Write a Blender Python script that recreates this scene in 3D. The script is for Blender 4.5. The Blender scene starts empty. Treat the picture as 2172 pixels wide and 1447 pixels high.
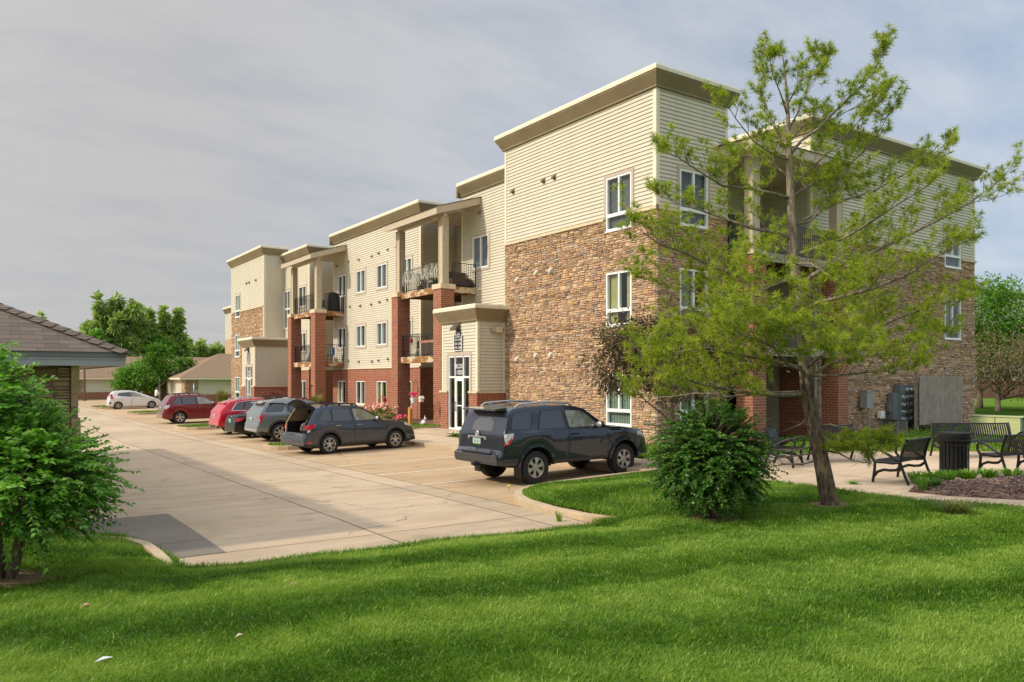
import bpy, bmesh, math, random
import numpy as np
from mathutils import Vector, Matrix
R = math.radians
rnd = random.Random(7)
scene = bpy.context.scene
col = scene.collection
WL = {}   # world location of every root / part, so that meshes are written in world coordinates

# ------------------------------------------------------------------ tagging
def tag(o, label=None, cat=None, group=None, kind=None):
    if label: o['label'] = label
    if cat: o['category'] = cat
    if group: o['group'] = group
    if kind: o['kind'] = kind
    return o

def empty(name, loc=(0, 0, 0), rz=0.0, label=None, cat=None, group=None, ry=0.0):
    o = bpy.data.objects.new(name, None)
    o.empty_display_size = 0.1
    col.objects.link(o)
    o.location = loc
    o.rotation_euler = (0, ry, rz)
    WL[o.name] = Vector(loc)
    return tag(o, label, cat, group)

def children(o):
    return [c for c in bpy.data.objects if c.parent == o]

def copy_tree(o, parent=None):
    kids = children(o)
    c = o.copy()
    col.objects.link(c)
    if parent is not None: c.parent = parent
    for k in kids: copy_tree(k, c)
    return c

# ------------------------------------------------------------------ mesh builder
class MB:
    def __init__(s):
        s.v = []; s.f = []; s.m = []; s.t = []
    def add(s, vs, fs, m=0, t=0.5):
        b = len(s.v)
        s.v.extend([tuple(p) for p in vs])
        for f in fs:
            s.f.append(tuple(i + b for i in f)); s.m.append(m); s.t.append(t)
    def box(s, a, b, m=0, t=0.5):
        x0, y0, z0 = a; x1, y1, z1 = b
        if x0 > x1: x0, x1 = x1, x0
        if y0 > y1: y0, y1 = y1, y0
        if z0 > z1: z0, z1 = z1, z0
        s.add([(x0,y0,z0),(x1,y0,z0),(x1,y1,z0),(x0,y1,z0),(x0,y0,z1),(x1,y0,z1),(x1,y1,z1),(x0,y1,z1)],
              [(3,2,1,0),(4,5,6,7),(0,1,5,4),(1,2,6,5),(2,3,7,6),(3,0,4,7)], m, t)
        return s
    def cbox(s, c, d, m=0, t=0.5, rz=0.0, ry=0.0, bev=0.0):
        M = Matrix.Translation(c) @ Matrix.Rotation(rz, 4, 'Z') @ Matrix.Rotation(ry, 4, 'Y')
        hx, hy, hz = d[0]/2, d[1]/2, d[2]/2
        vs = [M @ Vector(p) for p in [(-hx,-hy,-hz),(hx,-hy,-hz),(hx,hy,-hz),(-hx,hy,-hz),(-hx,-hy,hz),(hx,-hy,hz),(hx,hy,hz),(-hx,hy,hz)]]
        s.add(vs, [(3,2,1,0),(4,5,6,7),(0,1,5,4),(1,2,6,5),(2,3,7,6),(3,0,4,7)], m, t)
        return s
    def tube(s, pts, rad, n=6, m=0, t=0.5, cap=True):
        pts = [Vector(p) for p in pts]
        if not hasattr(rad, '__len__'): rad = [rad]*len(pts)
        rings = []; up = None
        for i, p in enumerate(pts):
            d = (pts[min(i+1, len(pts)-1)] - pts[max(i-1, 0)])
            if d.length < 1e-9: d = Vector((0,0,1))
            d.normalize()
            if up is None:
                up = d.orthogonal().normalized()
            else:
                up = (up - d*up.dot(d))
                if up.length < 1e-6: up = d.orthogonal()
                up.normalize()
            w = d.cross(up)
            rings.append([p + (up*math.cos(2*math.pi*k/n) + w*math.sin(2*math.pi*k/n))*rad[i] for k in range(n)])
        vs = [q for r in rings for q in r]; fs = []
        for i in range(len(pts)-1):
            for k in range(n):
                fs.append((i*n+k, i*n+(k+1)%n, (i+1)*n+(k+1)%n, (i+1)*n+k))
        if cap:
            fs.append(tuple(range(n-1, -1, -1))); fs.append(tuple((len(pts)-1)*n+k for k in range(n)))
        s.add(vs, fs, m, t); return s
    def lathe(s, prof, c=(0,0,0), n=16, axis='Z', m=0, t=0.5):
        vs = []; fs = []; L = len(prof)
        for k in range(n):
            a = 2*math.pi*k/n
            for r, h in prof:
                if axis == 'Z': p = (c[0]+r*math.cos(a), c[1]+r*math.sin(a), c[2]+h)
                elif axis == 'Y': p = (c[0]+r*math.cos(a), c[1]+h, c[2]+r*math.sin(a))
                else: p = (c[0]+h, c[1]+r*math.cos(a), c[2]+r*math.sin(a))
                vs.append(p)
        for k in range(n):
            for i in range(L-1):
                a0 = k*L+i; b0 = ((k+1)%n)*L+i
                fs.append((a0, b0, b0+1, a0+1))
        s.add(vs, fs, m, t); return s
    def prism(s, poly, axis, a, b, m=0, t=0.5):
        """polygon in the two other axes, extruded along axis from a to b"""
        n = len(poly); vs = []
        for h in (a, b):
            for p, q in poly:
                vs.append({'X': (h,p,q), 'Y': (p,h,q), 'Z': (p,q,h)}[axis])
        fs = [tuple(range(n)), tuple(range(2*n-1, n-1, -1))]
        for i in range(n):
            j = (i+1) % n
            fs.append((i, i+n, j+n, j))
        s.add(vs, fs, m, t); return s
    def ball(s, c, r, nu=10, nv=7, m=0, t=0.5):
        if not hasattr(r, '__len__'): r = (r, r, r)
        vs = []; fs = []
        for j in range(nv+1):
            th = math.pi*j/nv
            for i in range(nu):
                a = 2*math.pi*i/nu
                vs.append((c[0]+r[0]*math.sin(th)*math.cos(a), c[1]+r[1]*math.sin(th)*math.sin(a), c[2]+r[2]*math.cos(th)))
        for j in range(nv):
            for i in range(nu):
                fs.append((j*nu+i, (j+1)*nu+i, (j+1)*nu+(i+1)%nu, j*nu+(i+1)%nu))
        s.add(vs, fs, m, t); return s
    def build(s, name, mats, parent=None, smooth=False, local=False, sharp=None):
        if not isinstance(mats, (list, tuple)): mats = [mats]
        off = Vector((0,0,0))
        if parent is not None and not local: off = WL[parent.name]
        me = bpy.data.meshes.new(name)
        me.from_pydata([(p[0]-off[0], p[1]-off[1], p[2]-off[2]) for p in s.v], [], s.f)
        for m in mats: me.materials.append(m)
        me.polygons.foreach_set('material_index', s.m)
        at = me.attributes.new('tone', 'FLOAT', 'FACE'); at.data.foreach_set('value', s.t)
        if smooth: me.polygons.foreach_set('use_smooth', [True]*len(s.f))
        me.update()
        if sharp is not None: me.set_sharp_from_angle(angle=R(sharp))
        o = bpy.data.objects.new(name, me); col.objects.link(o)
        if parent is not None: o.parent = parent
        WL[o.name] = off
        return o

def np_mesh(name, V, F, mat, parent=None, tone=None, off=None, smooth=False):
    """V (n,3), F (m,k) with constant k"""
    V = np.asarray(V, dtype=np.float32).copy(); F = np.asarray(F, dtype=np.int32)
    if parent is not None:
        o0 = WL[parent.name] if off is None else off
        V -= np.array([o0[0], o0[1], o0[2]], dtype=np.float32)
    me = bpy.data.meshes.new(name)
    m, k = F.shape
    me.vertices.add(len(V)); me.vertices.foreach_set('co', V.ravel())
    me.loops.add(m*k); me.loops.foreach_set('vertex_index', F.ravel())
    me.polygons.add(m); me.polygons.foreach_set('loop_start', np.arange(0, m*k, k, dtype=np.int32))
    if smooth: me.polygons.foreach_set('use_smooth', np.ones(m, dtype=bool))
    me.materials.append(mat)
    if tone is not None:
        at = me.attributes.new('tone', 'FLOAT', 'FACE'); at.data.foreach_set('value', np.asarray(tone, dtype=np.float32))
    me.update(calc_edges=True)
    o = bpy.data.objects.new(name, me); col.objects.link(o)
    if parent is not None: o.parent = parent
    WL[o.name] = Vector((0,0,0)) if parent is None else WL[parent.name]
    return o

# ------------------------------------------------------------------ materials
def nmat(name):
    m = bpy.data.materials.new(name); m.use_nodes = True
    nt = m.node_tree
    return m, nt, nt.nodes['Principled BSDF']
def N(nt, t, **kw):
    n = nt.nodes.new(t)
    for k, v in kw.items(): setattr(n, k, v)
    return n
def S(nt, sock, v):
    if isinstance(v, bpy.types.NodeSocket): nt.links.new(v, sock)
    elif hasattr(v, '__len__') and len(v) == 3 and sock.type == 'RGBA': sock.default_value = (*v, 1)
    else: sock.default_value = v
def math_(nt, op, a, b=0.0, c=None):
    n = N(nt, 'ShaderNodeMath', operation=op)
    S(nt, n.inputs[0], a); S(nt, n.inputs[1], b)
    if c is not None: S(nt, n.inputs[2], c)
    return n.outputs[0]
def mixc(nt, f, a, b, bt='MIX'):
    n = N(nt, 'ShaderNodeMix', data_type='RGBA', blend_type=bt)
    S(nt, n.inputs['Factor'], f); S(nt, n.inputs[6], a); S(nt, n.inputs[7], b)
    return n.outputs[2]
def noise(nt, vec, scale, detail=3, rough=0.55, out='Fac'):
    n = N(nt, 'ShaderNodeTexNoise'); n.inputs['Scale'].default_value = scale
    n.inputs['Detail'].default_value = detail; n.inputs['Roughness'].default_value = rough
    if vec is not None: nt.links.new(vec, n.inputs['Vector'])
    return n.outputs[out]
def ramp(nt, f, stops):
    n = N(nt, 'ShaderNodeValToRGB')
    e = n.color_ramp.elements
    while len(e) < len(stops): e.new(0.5)
    for el, (p, c) in zip(e, stops):
        el.position = p; el.color = (*c, 1) if len(c) == 3 else c
    nt.links.new(f, n.inputs[0]); return n.outputs[0]
def mapr(nt, f, a, b, c, d):
    n = N(nt, 'ShaderNodeMapRange'); n.clamp = True
    for i, v in enumerate((f, a, b, c, d)): S(nt, n.inputs[i], v)
    return n.outputs[0]
def pos(nt): return N(nt, 'ShaderNodeNewGeometry').outputs['Position']
def objco(nt): return N(nt, 'ShaderNodeTexCoord').outputs['Object']
def attr(nt, name='tone'):
    return N(nt, 'ShaderNodeAttribute', attribute_name=name).outputs['Fac']
def bump(nt, b, h, st, dist=0.02):
    n = N(nt, 'ShaderNodeBump'); n.inputs['Strength'].default_value = st; n.inputs['Distance'].default_value = dist
    nt.links.new(h, n.inputs['Height']); nt.links.new(n.outputs[0], b.inputs['Normal'])
def scalev(nt, v, s):
    n = N(nt, 'ShaderNodeVectorMath', operation='MULTIPLY'); nt.links.new(v, n.inputs[0]); n.inputs[1].default_value = s
    return n.outputs[0]

def simple(name, c, rough=0.6, metal=0.0, var=0.12, scale=6.0, bmp=0.0, spec=0.5, coat=0.0, bscale=60.0):
    m, nt, b = nmat(name)
    p = objco(nt)
    f = noise(nt, p, scale, 4)
    k = mapr(nt, f, 0.3, 0.7, 1-var, 1+var)
    n = N(nt, 'ShaderNodeVectorMath', operation='SCALE'); n.inputs[0].default_value = c; nt.links.new(k, n.inputs['Scale'])
    nt.links.new(n.outputs[0], b.inputs['Base Color'])
    b.inputs['Roughness'].default_value = rough; b.inputs['Metallic'].default_value = metal
    b.inputs['Specular IOR Level'].default_value = spec; b.inputs['Coat Weight'].default_value = coat
    b.inputs['Coat Roughness'].default_value = 0.04
    if bmp > 0: bump(nt, b, noise(nt, p, bscale, 3), bmp, 0.01)
    return m

def wallvec(nt):
    """(horizontal metre, height metre) on any axis-aligned or sloped face"""
    g = N(nt, 'ShaderNodeNewGeometry')
    sp = N(nt, 'ShaderNodeSeparateXYZ'); nt.links.new(g.outputs['Position'], sp.inputs[0])
    sn = N(nt, 'ShaderNodeSeparateXYZ'); nt.links.new(g.outputs['True Normal'], sn.inputs[0])
    ax = math_(nt, 'ABSOLUTE', sn.outputs[0]); ay = math_(nt, 'ABSOLUTE', sn.outputs[1])
    isx = math_(nt, 'GREATER_THAN', ax, ay)
    h = N(nt, 'ShaderNodeMix', data_type='FLOAT'); nt.links.new(isx, h.inputs[0]); nt.links.new(sp.outputs[0], h.inputs[2]); nt.links.new(sp.outputs[1], h.inputs[3])
    c = N(nt, 'ShaderNodeCombineXYZ'); nt.links.new(h.outputs[0], c.inputs[0]); nt.links.new(sp.outputs[2], c.inputs[1])
    return c.outputs[0], g.outputs['Position']

def brick_mat(name, c1, c2, mortar, bw, rh, ms, soldier=False, bst=0.5, rough=0.85):
    m, nt, b = nmat(name)
    v, p = wallvec(nt)
    t = N(nt, 'ShaderNodeTexBrick')
    t.inputs['Scale'].default_value = 1.0; t.inputs['Brick Width'].default_value = bw; t.inputs['Row Height'].default_value = rh
    t.inputs['Mortar Size'].default_value = ms; t.inputs['Mortar Smooth'].default_value = 0.15
    t.inputs['Color1'].default_value = (*c1, 1); t.inputs['Color2'].default_value = (*c2, 1); t.inputs['Mortar'].default_value = (*mortar, 1)
    if soldier: t.offset = 0.0
    nt.links.new(v, t.inputs['Vector'])
    f = noise(nt, p, 9.0, 5)
    c = mixc(nt, mapr(nt, f, 0.35, 0.75, 0.0, 0.35), t.outputs['Color'], tuple(x*0.6 for x in c1))
    c = mixc(nt, mapr(nt, noise(nt, p, 0.7, 3), 0.45, 0.8, 0.0, 0.10), c, (0.45, 0.36, 0.28))
    nt.links.new(c, b.inputs['Base Color']); b.inputs['Roughness'].default_value = rough
    inv = math_(nt, 'SUBTRACT', 1.0, t.outputs['Fac'])
    bump(nt, b, math_(nt, 'ADD', inv, math_(nt, 'MULTIPLY', noise(nt, p, 70, 3), 0.35)), bst, 0.012)
    return m

M = {}
def siding_mat(name, c):
    m, nt, b = nmat(name)
    v, p = wallvec(nt)
    st = scalev(nt, p, (1.2, 1.2, 0.25))
    f = noise(nt, st, 1.6, 5)
    k = ramp(nt, f, [(0.3, tuple(x*0.95 for x in c)), (0.7, tuple(min(1, x*1.03) for x in c))])
    f2 = noise(nt, scalev(nt, v, (1.2, 7.7, 1)), 1.0, 2)
    k = mixc(nt, mapr(nt, f2, 0.4, 0.8, 0.0, 0.16), k, tuple(x*0.72 for x in c))
    nt.links.new(k, b.inputs['Base Color']); b.inputs['Roughness'].default_value = 0.55
    b.inputs['Specular IOR Level'].default_value = 0.3
    bump(nt, b, noise(nt, scalev(nt, p, (9, 9, 60)), 1.0, 3), 0.12, 0.01)
    return m
M['siding'] = siding_mat('cream_siding', (0.63, 0.58, 0.455))
M['corner'] = simple('cream_corner_trim', (0.78, 0.70, 0.52), 0.5, var=0.06)
M['fascia'] = simple('taupe_fascia', (0.235, 0.18, 0.10), 0.6, var=0.12, scale=1.3)
M['cap'] = simple('cream_cap', (0.72, 0.66, 0.50), 0.5, var=0.07)
M['taupe'] = simple('taupe_trim', (0.50, 0.41, 0.32), 0.55, var=0.08)
M['post'] = simple('tan_post', (0.52, 0.43, 0.31), 0.55, var=0.08)
M['white'] = simple('white_vinyl', (0.86, 0.86, 0.84), 0.4, var=0.04)
M['soffit'] = simple('soffit', (0.55, 0.47, 0.36), 0.6)
M['brick'] = brick_mat('red_brick', (0.37, 0.105, 0.042), (0.25, 0.066, 0.03), (0.42, 0.30, 0.21), 0.30, 0.092, 0.011)
M['soldier'] = brick_mat('soldier_brick', (0.38, 0.115, 0.05), (0.29, 0.08, 0.037), (0.36, 0.22, 0.15), 0.092, 0.30, 0.009, soldier=True)
M['ledge'] = simple('limestone_ledge', (0.66, 0.54, 0.36), 0.75, var=0.15, bmp=0.3)
def stone_mat():
    m, nt, b = nmat('ledge_stone')
    p = pos(nt); t = attr(nt)
    c = ramp(nt, t, [(0.0, (0.25, 0.19, 0.155)), (0.10, (0.42, 0.285, 0.19)), (0.26, (0.60, 0.42, 0.26)), (0.42, (0.69, 0.50, 0.32)), (0.55, (0.53, 0.30, 0.19)), (0.68, (0.74, 0.57, 0.38)), (0.80, (0.64, 0.40, 0.16)), (0.90, (0.46, 0.42, 0.37)), (1.0, (0.58, 0.31, 0.21))])
    c = mixc(nt, mapr(nt, noise(nt, p, 14, 5), 0.35, 0.7, 0.0, 0.45), c, (0.30, 0.19, 0.11))
    c = mixc(nt, mapr(nt, noise(nt, p, 30, 3), 0.55, 0.8, 0.0, 0.35), c, (0.72, 0.60, 0.42))
    nt.links.new(c, b.inputs['Base Color']); b.inputs['Roughness'].default_value = 0.9
    b.inputs['Specular IOR Level'].default_value = 0.2
    bump(nt, b, noise(nt, p, 35, 5, 0.65), 0.7, 0.02)
    return m
M['stone'] = stone_mat()
M['stonemortar'] = simple('stone_mortar', (0.26, 0.19, 0.14), 0.95)
def glass_mat(name, tint, refl, rough=0.02):
    m, nt, b = nmat(name)
    nt.nodes.remove(b)
    out = nt.nodes['Material Output']
    tr = N(nt, 'ShaderNodeBsdfTransparent'); tr.inputs[0].default_value = (*tint, 1)
    gl = N(nt, 'ShaderNodeBsdfGlossy'); gl.inputs['Roughness'].default_value = rough; gl.inputs[0].default_value = (1, 1, 1, 1)
    fr = N(nt, 'ShaderNodeLayerWeight'); fr.inputs[0].default_value = 0.5
    f = math_(nt, 'ADD', math_(nt, 'MULTIPLY', math_(nt, 'POWER', fr.outputs['Facing'], 4.0), 0.6), refl)
    mx = N(nt, 'ShaderNodeMixShader'); nt.links.new(f, mx.inputs[0]); nt.links.new(tr.outputs[0], mx.inputs[1]); nt.links.new(gl.outputs[0], mx.inputs[2])
    nt.links.new(mx.outputs[0], out.inputs[0])
    return m
M['glass'] = glass_mat('window_glass', (0.80, 0.86, 0.84), 0.05)
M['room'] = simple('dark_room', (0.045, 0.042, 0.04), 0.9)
M['blind_grey'] = simple('grey_blind', (0.20, 0.22, 0.21), 0.6)
M['blind_green'] = simple('pale_green_blind', (0.33, 0.41, 0.34), 0.6)
M['curtain'] = simple('yellow_curtain', (0.52, 0.47, 0.20), 0.7)
M['drape'] = simple('taupe_drape', (0.22, 0.20, 0.17), 0.8)
M['black'] = simple('black_metal', (0.018, 0.018, 0.02), 0.42, var=0.2)
M['bench'] = simple('black_powder_coat', (0.014, 0.0135, 0.014), 0.38, var=0.2, spec=0.35)
M['bronze'] = simple('bronze_lamp', (0.10, 0.075, 0.05), 0.45)
M['ventbrown'] = simple('taupe_vent', (0.22, 0.17, 0.11), 0.5)
M['rust'] = simple('peeling_fascia_board', (0.46, 0.30, 0.15), 0.85, var=0.5, scale=9, bmp=0.5)
def peel_mat():
    m, nt, b = nmat('peeling_paint')
    p = pos(nt)
    f = noise(nt, scalev(nt, p, (1.5, 1.5, 4)), 1.0, 4)
    c = ramp(nt, f, [(0.43, (0.55, 0.45, 0.31)), (0.48, (0.33, 0.15, 0.05)), (0.75, (0.20, 0.085, 0.03))])
    nt.links.new(c, b.inputs['Base Color']); b.inputs['Roughness'].default_value = 0.85
    return m
M['peel'] = peel_mat()
M['deckwood'] = simple('deck_wood', (0.16, 0.09, 0.05), 0.85, var=0.3)
M['wood'] = simple('weathered_wood', (0.34, 0.29, 0.23), 0.9, var=0.2, scale=4)
M['orangewood'] = simple('orange_wood', (0.62, 0.30, 0.07), 0.6)
M['utility'] = simple('utility_grey', (0.16, 0.195, 0.195), 0.5, var=0.1)
M['utility_light'] = simple('utility_light_grey', (0.32, 0.335, 0.32), 0.5, var=0.1)
M['galv'] = simple('galvanised', (0.50, 0.50, 0.48), 0.35, metal=0.7)
M['chrome'] = simple('chrome', (0.75, 0.75, 0.76), 0.12, metal=1.0, var=0.03)
M['acgrey'] = simple('condenser_grey', (0.17, 0.155, 0.15), 0.5)
M['transformer'] = simple('transformer_green', (0.47, 0.50, 0.25), 0.5, var=0.06)
M['transformer_dark'] = simple('transformer_shade_side', (0.17, 0.22, 0.17), 0.5)  # cabinet green with the shade of its unlit side put into the colour
M['mulch'] = simple('mulch_chip', (0.20, 0.105, 0.075), 0.95, var=0.5, scale=25)
M['blue'] = simple('blue_plastic', (0.03, 0.18, 0.42), 0.5)
M['bluesign'] = simple('blue_sign', (0.05, 0.32, 0.62), 0.4)
M['wicker'] = simple('white_wicker', (0.74, 0.70, 0.60), 0.7)
M['clay'] = simple('clay_pot', (0.20, 0.10, 0.06), 0.8)
M['cover'] = simple('black_cover', (0.012, 0.012, 0.013), 0.7)
M['pink'] = simple('pink_petal', (0.78, 0.05, 0.16), 0.6)
M['salmon'] = simple('salmon_petal', (0.75, 0.36, 0.27), 0.6)
M['yellow'] = simple('yellow_petal', (0.9, 0.7, 0.02), 0.6)
M['chocolate'] = simple('brown_panel', (0.10, 0.07, 0.055), 0.7)
M['doorgrey'] = simple('grey_door', (0.30, 0.27, 0.25), 0.5)
M['signblack'] = simple('sign_black', (0.02, 0.02, 0.022), 0.5)
M['signwhite'] = simple('sign_white', (0.86, 0.86, 0.85), 0.5, var=0.02)
M['skin'] = simple('skin', (0.42, 0.26, 0.18), 0.6)
M['gutter'] = simple('grey_gutter', (0.17, 0.17, 0.165), 0.45, var=0.05)
M['gutter2'] = simple('grey_frieze', (0.34, 0.34, 0.325), 0.5, var=0.05)

def shingle_mat(name, c1, c2):
    m, nt, b = nmat(name)
    v, p = wallvec(nt)
    t = N(nt, 'ShaderNodeTexBrick'); t.offset = 0.37; t.squash = 1.0
    for k, val in (('Scale', 1.0), ('Brick Width', 0.28), ('Row Height', 0.062), ('Mortar Size', 0.003), ('Mortar Smooth', 0.1)): t.inputs[k].default_value = val
    t.inputs['Color1'].default_value = (*c1, 1); t.inputs['Color2'].default_value = (*c2, 1); t.inputs['Mortar'].default_value = (0.03, 0.025, 0.02, 1)
    nt.links.new(v, t.inputs['Vector'])
    c = mixc(nt, mapr(nt, noise(nt, p, 120, 2), 0.3, 0.7, 0, 0.5), t.outputs['Color'], tuple(x*0.55 for x in c1))
    nt.links.new(c, b.inputs['Base Color']); b.inputs['Roughness'].default_value = 0.95
    sp = N(nt, 'ShaderNodeSeparateXYZ'); nt.links.new(p, sp.inputs[0])
    saw = math_(nt, 'FRACT', math_(nt, 'DIVIDE', sp.outputs[2], 0.062))
    bump(nt, b, math_(nt, 'SUBTRACT', noise(nt, p, 150, 2), math_(nt, 'MULTIPLY', saw, 2.0)), 0.45, 0.01)
    return m
M['shingle'] = shingle_mat('brown_shingle', (0.115, 0.085, 0.068), (0.175, 0.13, 0.098))
M['shingle_far'] = shingle_mat('tan_shingle', (0.27, 0.175, 0.105), (0.33, 0.22, 0.135))

def leaf_mat(name, lo, mid, hi, trans=0.35, rough=0.5):
    m, nt, b = nmat(name)
    out = nt.nodes['Material Output']
    c = ramp(nt, attr(nt), [(0.0, lo), (0.5, mid), (1.0, hi)])
    nt.links.new(c, b.inputs['Base Color']); b.inputs['Roughness'].default_value = rough
    b.inputs['Specular IOR Level'].default_value = 0.35
    tl = N(nt, 'ShaderNodeBsdfTranslucent')
    c2 = mixc(nt, 1.0, c, (1.0, 1.15, 0.5), 'MULTIPLY'); nt.links.new(c2, tl.inputs[0])
    mx = N(nt, 'ShaderNodeMixShader'); mx.inputs[0].default_value = trans
    nt.links.new(b.outputs[0], mx.inputs[1]); nt.links.new(tl.outputs[0], mx.inputs[2]); nt.links.new(mx.outputs[0], out.inputs[0])
    return m
M['grass'] = leaf_mat('grass_blade', (0.040, 0.112, 0.006), (0.132, 0.275, 0.014), (0.33, 0.44, 0.07), 0.35, 0.45)
M['needle'] = leaf_mat('pine_needle', (0.14, 0.205, 0.018), (0.33, 0.40, 0.030), (0.54, 0.56, 0.07), 0.48)
M['bushleaf'] = leaf_mat('bush_leaf', (0.03, 0.105, 0.012), (0.065, 0.18, 0.022), (0.16, 0.32, 0.05), 0.3, 0.35)
M['leftleaf'] = leaf_mat('arching_bush_leaf', (0.05, 0.17, 0.016), (0.125, 0.32, 0.03), (0.27, 0.50, 0.07), 0.35, 0.35)
M['redleaf'] = leaf_mat('burgundy_leaf', (0.055, 0.04, 0.03), (0.145, 0.10, 0.06), (0.23, 0.22, 0.09), 0.25)
M['crableaf'] = leaf_mat('bronze_leaf', (0.075, 0.085, 0.03), (0.21, 0.15, 0.08), (0.34, 0.23, 0.12), 0.3)
M['poplar'] = leaf_mat('poplar_leaf', (0.16, 0.23, 0.06), (0.31, 0.41, 0.12), (0.47, 0.55, 0.20), 0.45)
M['maple'] = leaf_mat('maple_leaf', (0.06, 0.17, 0.02), (0.14, 0.31, 0.036), (0.27, 0.46, 0.07), 0.3)
M['lime'] = leaf_mat('lime_leaf', (0.05, 0.15, 0.014), (0.105, 0.26, 0.02), (0.27, 0.42, 0.03), 0.4)
M['barberry'] = leaf_mat('barberry_leaf', (0.10, 0.03, 0.035), (0.25, 0.06, 0.06), (0.36, 0.12, 0.09), 0.25)
M['straw'] = leaf_mat('ornamental_grass', (0.10, 0.14, 0.03), (0.24, 0.24, 0.07), (0.55, 0.46, 0.2), 0.3)
M['lily'] = leaf_mat('lily_blade', (0.07, 0.19, 0.02), (0.18, 0.36, 0.03), (0.34, 0.52, 0.06), 0.4)
def bark_mat(name, a, b_, moss=None):
    m, nt, b = nmat(name)
    p = pos(nt)
    f = noise(nt, scalev(nt, p, (1, 1, 0.3)), 22, 5, 0.65)
    c = ramp(nt, f, [(0.35, a), (0.62, b_)])
    if moss: c = mixc(nt, mapr(nt, noise(nt, p, 6, 4), 0.5, 0.68, 0, 0.5), c, moss)
    nt.links.new(c, b.inputs['Base Color']); b.inputs['Roughness'].default_value = 0.95
    bump(nt, b, f, 1.0, 0.04)
    return m
M['bark'] = bark_mat('pine_bark', (0.10, 0.075, 0.06), (0.36, 0.29, 0.21), (0.30, 0.26, 0.12))
M['barklow'] = bark_mat('fissured_pine_bark', (0.030, 0.022, 0.017), (0.20, 0.145, 0.10), (0.22, 0.17, 0.05))
M['bark2'] = bark_mat('shrub_bark', (0.10, 0.07, 0.05), (0.26, 0.19, 0.13))

def ground_grass_mat():
    m, nt, b = nmat('lawn_soil')
    p = pos(nt)
    c = ramp(nt, noise(nt, p, 9, 5), [(0.3, (0.028, 0.062, 0.010)), (0.7, (0.055, 0.11, 0.016))])
    nt.links.new(c, b.inputs['Base Color']); b.inputs['Roughness'].default_value = 1.0
    b.inputs['Specular IOR Level'].default_value = 0.0
    bump(nt, b, noise(nt, p, 60, 4), 0.8, 0.03)
    return m
M['lawn'] = ground_grass_mat()
def far_ground_mat():
    m, nt, b = nmat('far_grass')
    p = pos(nt)
    c = ramp(nt, noise(nt, p, 0.25, 6), [(0.3, (0.085, 0.16, 0.022)), (0.7, (0.15, 0.24, 0.04))])
    c = mixc(nt, mapr(nt, noise(nt, p, 14, 3), 0.4, 0.7, 0, 0.5), c, (0.05, 0.11, 0.015))
    nt.links.new(c, b.inputs['Base Color']); b.inputs['Roughness'].default_value = 1.0; b.inputs['Specular IOR Level'].default_value = 0.0
    return m
M['fargrass'] = far_ground_mat()

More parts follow.
